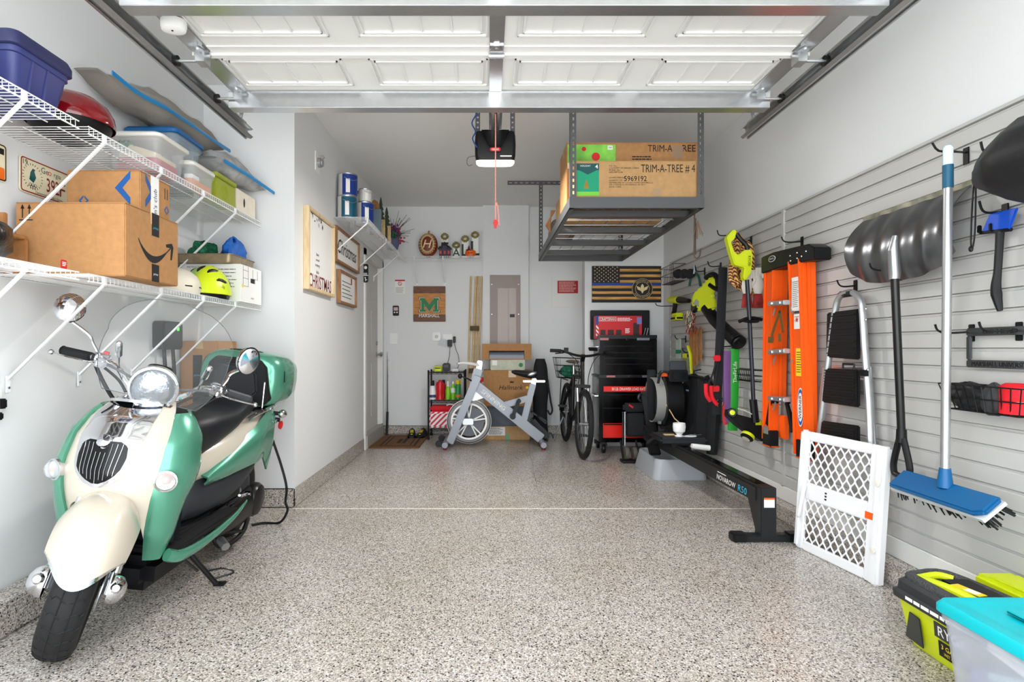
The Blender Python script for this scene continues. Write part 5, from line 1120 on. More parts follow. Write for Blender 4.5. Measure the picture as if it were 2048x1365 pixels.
b.prism([(-1 * q, .5 * q), (-.8 * q, -.1 * q), (-.3 * q, -.35 * q), (-.3 * q, .2 * q)], .002); b.prism([(1 * q, .5 * q), (.8 * q, -.1 * q), (.3 * q, -.35 * q), (.3 * q, .2 * q)], .002); b.prism([(-.25 * q, .5 * q), (-.28 * q, -.3 * q), (0, -.8 * q), (.28 * q, -.3 * q), (.25 * q, .5 * q), (0, .85 * q)], .002); b.obj('eagle_emblem', GOLD, se, smooth=0, kind='stuff')
# ================================================================ hanging ceiling rack
RX0, RX1, RY0, RY1, RZ = .563, 1.475, 3.92, 6.30, 2.06
rk = thing('ceiling_rack', 'dark grey steel storage rack hung from the ceiling', 'storage rack', ((RX0 + RX1) / 2, 5.1, RZ))
RKM = mat('rack_grey', (88, 89, 90), .45, .3)
for x, s in ((RX0, 1), (RX1, -1)):
    for y, q in ((RY0, 1), (RY1, -1)):
        b = B(); perf(b, (x + s * .0225, y + q * .0015, RZ), (x + s * .0225, y + q * .0015, ZC - .0005), .039, .003, (0, -1, 0), .042, .011, .022); b.box(x, y, RZ, x + s * .003, y + q * .042, ZC - .0005); b.obj('post', RKM, rk)
for y, q in ((RY0, 1), (RY1, -1)): b = B(); b.box(RX0, y - q * .004, RZ, RX1, y, RZ + .075); b.box(RX0, y, RZ, RX1, y + q * .03, RZ + .003); b.obj('end_beam', RKM, rk)
for x, s in ((RX0, 1), (RX1, -1)): b = B(); b.box(x - s * .004, RY0, RZ, x, RY1, RZ + .075); b.box(x - s * .004, RY0, RZ, x + s * .03, RY1, RZ + .003); b.obj('side_beam', RKM, rk)
for y in (4.22, 4.80, 5.36, 5.9): b = B(); b.box(RX0, y - .035, RZ + .004, RX1, y + .035, RZ + .05); b.obj('cross_beam', RKM, rk, bevel=.004)
b = B()
for i in range(13): b.cyl((RX0 + .005, RY0 + .05 + i * .19, RZ + .058), (RX1 - .005, RY0 + .05 + i * .19, RZ + .058), .003, n=5)
for i in range(8): b.cyl((RX0 + .06 + i * .113, RY0, RZ + .064), (RX0 + .06 + i * .113, RY1, RZ + .064), .003, n=5)
b.obj('wire_deck', STEEL, rk, kind='stuff')
b = B(); c = at(1015, 378, RY1); perf(b, (c[0], RY1 - .036, ZC - .0225), (RX0 + .25, RY1 - .036, ZC - .0225), .044, .003, (0, -1, 0), .06, .010, .03); b.box(c[0], RY1 - .036, ZC - .004, RX0 + .25, RY1, ZC - .0005); b.obj('ceiling_bracket', RKM, rk)
zr = RZ + .0675
F_ = lambda X, Y, Z: frame((X, Y, Z), (1, 0, 0), (0, 0, 1))
t4 = carton('tree_box', 'long brown carton lettered TRIM-A-TREE # 4 at the rack front', .600, 3.945, zr, 1.436, 4.10, 2.39, CARD2, tape='x', tapem=TAPE)
yf = 3.9442
text('TRIM-A-TREE # 4', F_(1.238, yf, 2.335), INK, t4, w=.37, h=.06, bold=0); text('5969192', F_(1.015, yf, 2.268), INK, t4, w=.155, h=.036, bold=.01)
for i, s in enumerate(('P.O. No.:', 'COUNTRY OF ORIGIN: CHINA', 'MODEL NO.:', 'DESCRIPTION:', "LOWE'S ITEM NO.:", 'QUANTITY: 1 PC', "DISTRIBUTED BY: LOWE'S HOME CENTERS LLC", "1000 LOWE'S BLVD, MOORESVILLE, NC 28117", 'DATE CODE:')):
    text(s, F_(.834, yf, 2.355 - i * .0145 - (.022 if i > 3 else 0) - (.006 if i > 4 else 0)), INK, t4, h=.0105, align='LEFT')
b = B(); b.box(.612, yf - .0004, 2.15, .765, yf + .001, 2.372); pl_ = b.obj('printed_panel', mat('tree_green', (14, 150, 110), .5), t4, label='green printed panel with tree picture')
b = B(); b.box(.612, yf - .0008, 2.325, .765, yf, 2.372); b.prism([(-.06, 0), (.06, 0), (0, .03)], .0008, F_(.688, yf, 2.325) @ Matrix.Rotation(math.pi, 4, 'Z')); b.obj('dark_header', mat('header_green', (14, 78, 78), .5), t4)
text('HOLIDAY', F_(.672, yf - .001, 2.355), PAPER, t4, w=.07); text('4', F_(.748, yf - .001, 2.35), PAPER, t4, h=.028, bold=.02)
b = B(); b.prism([(-.018, 0), (.018, 0), (.006, .05), (0, .06), (-.006, .05)], .0006, F_(.678, yf - .0006, 2.20)); b.obj('tree_picture', mat('amber_tree', (150, 120, 40), .6), t4)
b = B(); b.box(.612, yf - .0008, 2.15, .765, yf, 2.178); b.obj('lime_footer', mat('footer_lime', (120, 200, 60), .5), t4)
b = B(); b.box(1.135, yf - .0005, zr + .005, 1.19, yf, 2.20); b.obj('tape_patch', TAPE, t4)
t5 = carton('larger_tree_box', 'bigger brown carton lettered TRIM-A-TREE behind the front carton on the rack', .568, 4.115, zr, 1.515, 4.5, 2.578, CARD, tape='x', tapem=TAPE)
yg = 4.1142
text('TRIM-A', F_(1.235, yg, 2.535), INK, t5, w=.175, h=.048, bold=0); text('REE', F_(1.442, yg, 2.535), INK, t5, w=.095, h=.048, bold=.012)
b = B(); b.cbox((1.36, yg - .0004, 2.51), (.075, .001, .085), (0, .1, 0)); b.obj('tape_patch', mat('scuffed_tape', (150, 124, 100), .4), t5)
lines(F_(1.12, yg, 2.475), INK, t5, .17, 3, .018, .008, seed=6)
b = B(); b.box(.572, yg - .0004, 2.40, .916, yg + .001, 2.562); b.obj('printed_panel', mat('leaf_green', (120, 190, 70), .5, noise=(9, .35)), t5, label='leafy green printed panel with red ornaments')
b = B(); b.box(.572, yg - .0008, 2.39, .916, yg + .001, 2.43); b.obj('cream_band', CRM, t5)
for x, z, r_ in ((.69, 2.53, .016), (.775, 2.475, .03)): b = B(); b.prism(disc(r_, 16, x, z), .001, F_(0, yg, 0)); b.obj('ornament_picture', RED, t5)
b = B(); b.box(.86, yg - .0008, 2.525, .895, yg, 2.555); b.obj('price_square', PAPER, t5); text('04', F_(.877, yg - .001, 2.54), INK, t5, w=.02)
text('7.5 ft - 2.13 m', F_(.66, yg - .001, 2.415), INK, t5, w=.13)
st_ = carton('store_box', 'plain brown carton further back on the rack', .62, 4.62, zr, 1.40, 5.2, 2.40, CARD2, tapem=TAPE)
es = thing('twig_bundle', 'bundle of bare brown sticks standing at the rack side', 'sticks', (.62, 5.4, zr))
for i in range(4): b = B(); b.tube([(.60 + .02 * i, 5.42 + .02 * i, zr), (.585 - .012 * i, 5.40, zr + .13), (.60 + .01 * i, 5.38, zr + .27)], .008, 6); b.obj('stick', WOODB, es)
lump('cloth_bag', 'grey-brown fabric bag on the rack beside the sticks', 'bag', (.72, 5.58, zr + .11), (.13, .14, .12), mat('taupe_cloth', (132, 120, 112), .9), 5, .15, flat=.1)
hk = thing('long_hook', 'long brown hook strap with dried stalks hanging from the rack edge', 'hook', (1.50, 4.13, 1.74))
b = B(); hx_ = 1.487; b.tube([(hx_, 4.13, RZ + .03), (hx_ - .002, 4.13, 1.85), (hx_ - .002, 4.13, 1.77), (hx_ + .015, 4.13, 1.75), (hx_ + .035, 4.13, 1.765), (hx_ + .045, 4.13, 1.82)], .005, 6, sm=5); b.tube([(hx_ + .012, 4.14, RZ - .02), (hx_ + .01, 4.14, 1.86), (hx_ + .01, 4.14, 1.78)], .005, 6, sm=3); b.obj('hook_strap', mat('brown_leather', (82, 68, 58), .6), hk)
b = B(); rd = random.Random(3)
for i in range(14): a = rd.random() * 6.3; b.tube([(hx_ + .02, 4.12, 2.02), (hx_ + .02 + .02 * math.cos(a), 4.12 + .02 * math.sin(a), 1.96), (hx_ + .025 + .035 * math.cos(a), 4.12 + .03 * math.sin(a), 1.88 + .05 * rd.random())], .003, 4)
b.obj('dried_stalks', mat('dry_stalk', (120, 100, 84), .9), hk, kind='stuff')
# ================================================================ things along the back of the floor
mt = thing('door_mat', 'brown coir door mat with dark double border and lettering', 'door mat', (-1.02, 6.9, .0))
c0 = [(-1.315, 6.34), (-.76, 6.34), (-.74, 7.24), (-1.285, 7.24)]
b = B(); b.prism(c0, .014, None, 0, .0005); b.obj('coir_pile', mat('coir', (112, 76, 44), .95, noise=(60, .25), bump=(200, .6)), mt)
for (xa, ya, xb, yb) in ((-1.21, 6.44, -1.19, 7.14), (-1.16, 6.48, -1.145, 7.10), (-.83, 6.44, -.81, 7.14), (-.88, 6.48, -.865, 7.10)): b = B(); b.box(xa, ya, .0135, xb, yb, .0158); b.obj('border_stripe', mat('dark_coir', (52, 38, 28), .95), mt)
for y in (6.42, 7.16): b = B(); b.box(-1.21, y, .0135, -.81, y + .02, .0158); b.obj('border_stripe', MATS['dark_coir'], mt)
lines(FT((-1.0, 6.80, .0138), math.pi / 2) @ Matrix.Translation((0, .03, 0)), MATS['dark_coir'], mt, .36, 2, .06, .04, seed=5, ex=.002)
def shoe(label, px, yaw):
    c = at(px, 862, 7.12); c = V(c[0], 7.12, .0162)
    t = thing('shoe', label, 'shoe', M=Matrix.Translation(c) @ Matrix.Rotation(yaw, 4, 'Z'), group='pair of black trainers')
    S_ = [(-.14, .025, .05), (-.12, .04, .085), (-.05, .045, .095), (.02, .045, .075), (.09, .05, .055), (.13, .04, .045), (.15, .02, .03)]
    b = B(); b.ring([[V(w_ * math.cos(a * .5236), -x, .018 + (h_ - .018) * max(0, math.sin(a * .5236))) for a in range(12)] for x, w_, h_ in S_]); b.obj('upper', FABK, t, local=True)
    b = B(); b.ring([[V((w_ + .004) * math.cos(a * .5236), -x * 1.02, z) for a in range(12)] for z in (0, .022) for x, w_, h_ in ((0, .045, 0),)] , cap=True) if 0 else b.prism([((w_ + .005), -x * 1.03) for x, w_, h_ in S_] + [(-(w_ + .005), -x * 1.03) for x, w_, h_ in reversed(S_)], .022); b.obj('sole', BLACK, t, local=True)
    b = B()
    for k in range(4): b.bar((-.02, -.01 - k * .022, .078 - k * .006), (.02, -.01 - k * .022, .078 - k * .006), .004, .004)
    b.obj('laces', YEL, t, local=True, kind='stuff')
    b = B(); b.bar((0, -.125, .045), (0, -.135, .042), .02, .008); b.obj('toe_mark', YEL, t, local=True)
shoe('black trainer with yellow laces, the one nearer the door', 824, .1); shoe('black trainer with yellow laces, the one nearer the wire rack', 844, -.1)
# black wire rack
rkx0, rkx1, rky0, rky1 = at(857, 800, 6.95)[0], at(929, 800, 6.95)[0], 6.95, 7.30
wr_ = thing('wire_rack', 'small black wire shelving rack with bottles by the back wall', 'shelving rack', ((rkx0 + rkx1) / 2, 7.12, 0))
for x in (rkx0, rkx1):
    for y in (rky0, rky1): b = B(); b.cyl((x, y, .002), (x, y, .84), .011, n=10); b.lathe([(.016, 0), (.016, .03)], (x, y, .0), (0, 0, 1), 10); b.obj('post', BLACK, wr_)
for z in (.13, .47, .815):
    b = B()
    for y in (rky0, rky1):
        b.cyl((rkx0, y, z), (rkx1, y, z), .0045, n=6); b.cyl((rkx0, y, z - .022), (rkx1, y, z - .022), .003, n=6)
        b.tube([(rkx0 + (rkx1 - rkx0) * k / 16, y, z - (.004 if k % 2 else .018)) for k in range(17)], .002, 4)
    for i in range(15): xx = rkx0 + (rkx1 - rkx0) * i / 14; b.cyl((xx, rky0, z + .003), (xx, rky1, z + .003), .0022, n=4)
    b.obj('wire_tier', BLACK, wr_)
zt_ = .822
lc = thing('battery_charger', 'lime green battery charger on top of the black rack', 'charger', (at(876, 745, 7.1)[0], 7.1, zt_)); cx_ = at(876, 745, 7.1)[0]
b = B(); b.ring([[V(cx_ + p[0], 7.1 + p[1], zt_ + dz) for p in rrect(w_, w_ * .9, .025)] for w_, dz in ((.10, 0), (.105, .03), (.095, .06), (.07, .068))]); b.obj('shell', LIME, lc)
b = B(); b.prism(rrect(.07, .012, .005), .003, FB((cx_, 7.053, zt_ + .04))); b.obj('slot', BLACK, lc)
ck = thing('black_charger', 'black charger dock with cord on top of the black rack', 'charger', (at(893, 742, 7.12)[0], 7.12, zt_)); cx_ = at(893, 742, 7.12)[0]
b = B(); b.box(cx_ - .045, 7.05, zt_, cx_ + .045, 7.2, zt_ + .10); b.obj('dock', BLACK, ck, bevel=.012)
b = B(); b.box(cx_ - .03, 7.046, zt_ + .05, cx_ + .03, 7.05, zt_ + .08); b.obj('face', mat('dark_face', (50, 52, 56), .4), ck)
b = B(); cx_ = at(912, 745, 7.1)[0]; b.box(cx_ - .05, 7.06, zt_, cx_ + .03, 7.2, zt_ + .03); tag(b.obj('paper_stack', PAPER, bevel=.003), 'small white papers on top of the black rack', 'papers')
def bottle(label, px, prof, m, cap, capm, lab=None, labz=(.3, .6), y=7.06, ysq=.8):
    x = at(px, 790, y)[0]; t = thing('bottle', label, 'bottle', (x, y, .477)); z = .477
    b = B(); b.lathe(prof, (x, y, z), (0, 0, 1), 18, ys=ysq); b.obj('bottle_body', m, t)
    top = prof[-1]; b = B(); b.lathe([(cap[0], top[1]), (cap[0], top[1] + cap[1]), (cap[0] * .7, top[1] + cap[1] + .004), (.001, top[1] + cap[1] + .004)], (x, y, z), (0, 0, 1), 14); b.obj('cap', capm, t)
    if lab: r_ = max(p[0] for p in prof); b = B(); b.lathe([(r_ + .0008, prof[-1][1] * labz[0]), (r_ + .0008, prof[-1][1] * labz[1])], (x, y, z), (0, 0, 1), 18, ys=ysq); b.obj('label_wrap', lab, t)
bottle('white plastic bottle with black cap and navy label on the rack', 865, [(.001, 0), (.04, 0), (.042, .1), (.03, .15), (.02, .17)], WHITE, (.022, .06), BLACK, mat('navy_label', (60, 60, 110), .5), (.15, .35))
bottle('tall red plastic canister on the rack', 880, [(.001, 0), (.052, 0), (.05, .02), (.042, .04), (.05, .09), (.05, .19), (.04, .215)], mat('red_jug', (204, 20, 34), .35), (.02, .02), RED, ysq=1)
bottle('red bottle mostly hidden behind the tall red canister', 887, [(.001, 0), (.03, 0), (.03, .17), (.018, .19)], MATS['red_jug'], (.02, .04), BLACK, y=7.2)
bottle('clear bottle of lime green liquid with white sprayer', 896, [(.001, 0), (.03, 0), (.032, .10), (.026, .15), (.012, .16)], mat('lime_liquid', (130, 200, 30), .2), (.013, .06), WHITE, ysq=1)
bottle('green spray bottle with pale label and white cap', 906, [(.001, 0), (.028, 0), (.028, .15), (.016, .19)], mat('grass_green', (116, 196, 40), .3), (.012, .03), WHITE, PAPER, (.45, .75), ysq=1)
bottle('yellow-topped aerosol can with green and blue band', 916, [(.001, 0), (.034, 0), (.034, .18), (.03, .19)], mat('aerosol_green', (30, 140, 70), .35), (.033, .05), mat('yellow_cap', (236, 208, 20), .4), mat('orange_band', (226, 116, 50), .5), (.15, .32), ysq=1)
cb = thing('cooler_bag', 'red and white candy-striped cooler bag on the bottom tier', 'cooler bag', (at(885, 830, 7.0)[0] + .0, 7.1, .137)); cx_ = at(886, 830, 7.05)[0]
STR = bpy.data.materials.new('candy_stripe'); STR.use_nodes = True; nt = STR.node_tree; tc_ = nt.nodes.new('ShaderNodeTexCoord'); wv = nt.nodes.new('ShaderNodeTexWave'); wv.bands_direction = 'DIAGONAL'; wv.inputs['Scale'].default_value = 9.5; mp_ = nt.nodes.new('ShaderNodeMapping'); mp_.inputs['Rotation'].default_value = (0, math.radians(90), 0)
nt.links.new(tc_.outputs['Object'], mp_.inputs[0]); nt.links.new(mp_.outputs[0], wv.inputs[0]); cr_ = nt.nodes.new('ShaderNodeValToRGB'); cr_.color_ramp.interpolation = 'CONSTANT'; cr_.color_ramp.elements[0].color = (.62, .01, .05, 1); cr_.color_ramp.elements[1].color = (.9, .84, .84, 1); cr_.color_ramp.elements[1].position = .45
nt.links.new(wv.outputs['Fac'], cr_.inputs[0]); nt.links.new(cr_.outputs[0], nt.nodes['Principled BSDF'].inputs['Base Color'])
b = B(); b.box(cx_ - .165, 6.98, .137, cx_ + .165, 7.24, .33); b.obj('bag_body', STR, cb, bevel=.02)
b = B(); b.box(cx_ - .16, 6.985, .331, cx_ + .16, 7.235, .40); b.obj('bag_lid', REDF, cb, bevel=.025)
b = B(); b.tube([(cx_ + .05, 6.99, .41), (cx_ + .09, 6.985, .425), (cx_ + .14, 7.0, .41)], .008, 6, sm=4); b.obj('handle', PAPER, cb)
# ---------------------------------------------------------------- spin bike
SY = 6.47
sbk = thing('spin_bike', 'silver spinning bike with white flywheel spokes and black saddle', 'exercise bike', at(985, 893, SY) * 1 - V(0, 0, at(985, 893, SY)[2]))
SIL = mat('silver_paint', (124, 127, 132), .36, .6); P_ = lambda x, y, dy=0: at(x, y, SY) + V(0, dy, 0)
def pbar(name, pts, w, dep, m, dy=0, bev=.008): 
    b = B(); b.bar(P_(*pts[0], dy), P_(*pts[1], dy), dep, w, (0, 0, 1) if abs(pts[0][0] - pts[1][0]) > abs(pts[0][1] - pts[1][1]) else (1, 0, 0)); return b.obj(name, m, sbk, bevel=bev)
pbar('main_beam', ((948, 768), (1083, 878)), .11, .07, SIL); pbar('front_fork', ((956, 752), (900, 884)), .085, .055, SIL, -.09); pbar('front_fork', ((956, 752), (900, 884)), .085, .03, SIL, .09)
pbar('head_tube', ((947, 775), (957, 738)), .10, .07, SIL); pbar('handlebar_post', ((957, 745), (960, 722)), .06, .045, CHROME); pbar('seat_tube', ((1046, 848), (1066, 768)), .07, .055, SIL); pbar('seat_post', ((1066, 772), (1069, 757)), .05, .035, CHROME)
pbar('cross_link', ((1003, 812), (1056, 797)), .07, .05, SIL)
b = B(); b.prism([(p[0], p[1]) for p in [((x - 930) / 178, (y - 790) / -178) for x, y in ((944, 772), (970, 795), (935, 808))]], .04, frame(P_(930, 790, .02), (1, 0, 0), (0, 0, 1))); b.obj('guard_plate', ALU, sbk, bevel=.006)
fwc = P_(938, 843); b = B(); b.lathe([(.235, -.02), (.245, -.016), (.245, .016), (.235, .02), (.20, .02), (.20, -.02), (.235, -.02)], fwc, (0, 1, 0), 40); b.obj('flywheel_rim', mat('dark_iron', (96, 94, 94), .35, .6), sbk)
b = B(); b.lathe([(.246, -.021), (.252, -.015), (.252, .015), (.246, .021)], fwc, (0, 1, 0), 40); b.lathe([(.205, -.0215), (.195, -.0225), (.185, -.0215)], fwc, (0, 1, 0), 40); b.obj('white_ring', WHITE, sbk)
for k in range(5):
    a = k * 2 * math.pi / 5 + .3
    for s in (-.14, .14): b = B(); b.bar(fwc + V(.03 * math.cos(a), -.005, .03 * math.sin(a)), fwc + V(.195 * math.cos(a + s), -.005, .195 * math.sin(a + s)), .03, .014, V(-math.sin(a), 0, math.cos(a))); b.obj('spoke', WHITE, sbk)
b = B(); b.lathe([(.17, .004), (.001, .004)], fwc, (0, 1, 0), 30); b.obj('flywheel_web', mat('web_grey', (96, 100, 108), .5), sbk)
b = B(); b.box(fwc[0] - .07, SY - .06, fwc[2] - .035, fwc[0] + .05, SY - .03, fwc[2] + .035); b.obj('hub_box', ALU, sbk, bevel=.008)
b = B(); b.lathe([(.03, -.05), (.034, 0), (.03, .05)], P_(1025, 832, -.06), (0, 1, 0), 16, cap=True); b.bar(P_(1025, 832, -.08), P_(1037, 800, -.08), .016, .04, (1, 0, 0)); b.cyl(P_(1037, 800, -.08), P_(1037, 800, -.2), .02, n=10); b.obj('crank_and_pedal', BLACK, sbk, bevel=.003)
b = B(); b.tube([P_(956, 730, -.16), P_(930, 726, -.18), P_(917, 727, -.16), P_(917, 728, .1), P_(930, 726, .16), P_(956, 730, .14)], .012, 8, sm=4); b.tube([P_(956, 731, -.14), P_(958, 731, .14)], .012, 8); b.obj('handlebar', mat('handle_white', (222, 222, 220), .5), sbk)
b = B(); b.tube([P_(922, 752, -.1), P_(936, 757, -.1), P_(946, 764, -.02)], .008, 6, sm=3); b.ell(P_(921, 752, -.1), (.025, .02, .03)); b.obj('resistance_lever', BLACK, sbk)
b = B(); b.cyl(P_(962, 768, 0), P_(963, 762, 0), .006, n=8); b.lathe([(.02, 0), (.024, .01), (.022, .05), (.001, .052)], P_(963, 764), (0, 0, 1), 14); b.obj('red_knob', RED, sbk)
b = B(); b.bar(P_(1046, 763), P_(1090, 763), .03, .022); b.obj('seat_slider', CHROME, sbk, bevel=.004)
b = B(); rg = []
for px, w_, z0_, z1_ in ((1023, .02, 742, 746), (1030, .035, 740, 750), (1045, .05, 741, 754), (1060, .085, 741, 758), (1068, .09, 743, 758), (1073, .06, 744, 755)):
    a0, a1 = P_(px, z1_)[2], P_(px, z0_)[2]; xx = P_(px, 750)[0]; rg.append([V(xx, SY + w_ * math.cos(k * .5236), (a0 + a1) / 2 + (a1 - a0) / 2 * math.sin(k * .5236)) for k in range(12)])
b.ring(rg); b.obj('saddle', SEATM, sbk)
b = B(); b.ell(P_(1063, 748, -.082), (.05, .012, .02), rot=(0, -.3, 0)); b.obj('saddle_flash', ALU, sbk)
for px, q in ((893, .002), (1083, .002)):
    x = fl(px, 893)[0]; xx = (px - CX) * SY / FPX; b = B(); b.cyl((xx, SY - .26, .055), (xx, SY + .26, .055), .032, n=12); o = b.obj('stabiliser', SIL, sbk)
    for s in (-.23, .23): b = B(); b.lathe([(.02, 0), (.024, .015), (.018, .025)], (xx, SY + s, .001), (0, 0, 1), 12, cap=True); b.obj('foot', mat('maroon_rubber', (110, 30, 44), .6), o)
    if px < 900:
        for s in (-.2, .2): b = B(); b.lathe([(.036, -.014), (.04, 0), (.036, .014)], (xx - .07, SY + s, .062), (0, 1, 0), 18, cap=True); b.bar((xx - .07, SY + s, .062), (xx, SY + s, .062), .03, .03); b.obj('transport_wheel', BLACK, o)
d_ = (P_(1083, 878) - P_(948, 768)).normalized(); u_ = V(-d_[2], 0, d_[0])
if u_[2] < 0: u_ = -u_
text('SPINNING', frame(P_(987, 800, -.036), d_, u_), PAPER, sbk, w=.33, h=.045, bold=.015)
# stack of boxes behind the bike
BY = 6.93
def bbox(name, label, x0, x1, yt, yb, m, dep=.35, cat='box', tape='x', tapem=None, y=BY, base=None):
    a = at(x0, yb, y); c = at(x1, yt, y); return carton(name, label, a[0], y, base if base is not None else a[2], c[0], y + dep, c[2], m, tape=tape, tapem=tapem, cat=cat), a, c
t, a, c = bbox('parcel_box', 'flat brown parcel with shipping label at the bottom of the stack', 967, 1060, 853, 881, CARD2, base=.001); z1 = c[2]
b = B(); b.box(a[0] + .05, BY - .0012, .055, a[0] + .26, BY - .0002, .155); b.obj('shipping_label', PAPER, t)
lines(F_(a[0] + .155, BY - .0012, .14), INK, t, .18, 6, .014, .005, seed=2)
b = B(); b.box(a[0] + .27, BY - .0012, .002, a[0] + .31, BY - .0002, .07); b.obj('green_tape', mat('green_tape', (90, 160, 120), .4), t)
cs = thing('equipment_case', 'dark slate plastic case sandwiched in the box stack', 'case', (at(1010, 850, BY)[0], BY + .16, z1 + .001))
b = B(); xa, xb = at(974, 850, BY)[0], at(1050, 850, BY)[0]; zt2 = at(974, 813, BY)[2]; b.box(xa, BY - .02, z1 + .001, xb, BY + .33, zt2 - .02); b.obj('lower_shell', mat('slate_plastic', (66, 72, 84), .45), cs, bevel=.015)
b = B(); b.box(xa, BY - .02, zt2 - .019, xb, BY + .33, zt2 - .0012); b.obj('upper_shell', MATS['slate_plastic'], cs, bevel=.006)
t, a, c = bbox('hallmark_box', 'large brown carton lettered Hallmark in the box stack', 968, 1066, 741, 812, CARD, base=zt2); zh = c[2]
text('Hallmark', F_((a[0] + c[0]) / 2 + .03, BY - .0008, a[2] + .22), INK, t, w=.29, shear=.3); b = B(); b.prism([(-.02, 0), (.02, 0), (.026, .025), (.01, .012), (0, .03), (-.01, .012), (-.026, .025)], .0008, F_((a[0] + c[0]) / 2 + .04, BY - .0008, a[2] + .275)); b.obj('crown_mark', INK, t, smooth=0)
b = B(); b.prism(disc(.017, 14), .0008, F_(c[0] - .07, BY - .0008, a[2] + .22)); b.obj('yellow_dot', YEL, t)
b = B(); b.box((a[0] + c[0]) / 2 + .0, BY - .0012, zh - .085, (a[0] + c[0]) / 2 + .09, BY - .0002, zh - .005); b.obj('pale_tape', mat('pale_tape', (216, 190, 160), .4), t)
t, a, c = bbox('pale_green_box', 'flat pale green printed carton with round badge in the stack', 981, 1050, 720, 740.5, mat('sage_print', (188, 192, 170), .6, noise=(14, .12)), base=zh + .001); zg = c[2]
b = B(); b.prism(disc(.026, 18), .001, F_(c[0] - .05, BY - .0008, (zh + zg) / 2)); b.obj('round_badge', GREENP, t)
b = B(); b.box(a[0] + .02, BY - .0012, zh + .06, a[0] + .08, BY - .0002, zg - .008); b.obj('paper_label', PAPER, t)
ob = thing('open_front_box', 'brown open-fronted carton showing a dark roll on top of the stack', 'box', (.22, BY + .1, zg + .001)); xa, xb, zt3 = at(964, 700, BY)[0], at(1063, 700, BY)[0], at(964, 688, BY)[2]
b = B(); z0_ = zg + .001; b.box(xa, BY, z0_, xb, BY + .22, z0_ + .012); b.box(xa, BY, zt3 - .085, xb, BY + .22, zt3); b.box(xa, BY, z0_ + .012, xa + .085, BY + .22, zt3 - .085); b.box(xb - .085, BY, z0_ + .012, xb, BY + .22, zt3 - .085); b.box(xa + .085, BY + .21, z0_ + .012, xb - .085, BY + .22, zt3 - .085); b.obj('carton_body', CARD, ob)
b = B(); b.lathe([(.001, 0), (.042, 0), (.042, xb - xa - .18), (.001, xb - xa - .18)], (xa + .09, BY + .06, z0_ + .056), (1, 0, 0), 18); b.obj('dark_roll', mat('slate_roll', (92, 96, 112), .5), ob)
b = B(); b.box(xa + .09, BY + .004, z0_ + .012, xb - .09, BY + .008, z0_ + .055); b.obj('grey_sheet', mat('grey_sheet', (130, 134, 146), .4), ob)
# upright black bags
def tallbag(name, label, px0, px1, yt, Y, dep, m, cat='bag'):
    x0, x1 = at(px0, 800, Y)[0], at(px1, 800, Y)[0]; zt = at(px0, yt, Y)[2]; t = thing(name, label, cat, ((x0 + x1) / 2, Y, 0)); b = B(); rg = []
    for k in range(15):
        f = k / 14; z = .003 + f * (zt - .003); s = (1 - .35 * max(0, f - .9) * 10) * (.9 + .1 * math.sin(f * 9 + px0)); s = max(s, .5)
        rg.append([V((x0 + x1) / 2 + .02 * math.sin(f * 3) * 0 + (x1 - x0) / 2 * s * math.cos(a * .3491) * (1 + .05 * math.sin(a * 2 + f * 8)), Y + dep / 2 * s * math.sin(a * .3491), z) for a in range(18)])
    b.ring(rg); b.obj('bag_body', m, t, smooth=60); return t, x0, x1, zt
t, x0, x1, zt = tallbag('camp_chair_bag', 'tall black camp chair bag with strap beside the box stack', 1064, 1097, 718, 7.02, .17, FABK)
b = B(); b.tube([(x1 - .02, 6.94, zt - .25), (x1 + .015, 6.93, zt - .5), (x1 + .035, 6.93, zt - .62), (x1 + .01, 6.93, zt - .67), (x1 - .02, 6.94, zt - .62)], .011, 6, sm=5, flat=(1, .35)); b.obj('strap', FABK, t)
bs = thing('folded_seat', 'low folded black padded seat leaning at the camp chair bag', 'folding seat', (.57, 6.84, 0))
b = B(); b.bar(at(1063, 838, 6.86), V(at(1096, 884, 6.86)[0], 6.84, .04), .16, .07, (0, 0, 1)); b.obj('pad', SEATM, bs, bevel=.02)
for k in (0, 1): b = B(); b.bar(at(1062 + 10 * k, 832 + 6 * k, 6.88) + V(0, 0, .05), at(1092, 848 + 4 * k, 6.88) + V(0, 0, .03), .14, .022, (0, 0, 1)); b.obj('fold', SEATM, bs, bevel=.008)
b = B(); b.tube([(at(1098, 862, 6.82)[0], 6.82, .10), (at(1102, 864, 6.82)[0], 6.82, .1), (at(1109, 880, 6.82)[0], 6.82, .012)], .008, 6); b.obj('bent_leg', BLACKM, bs)
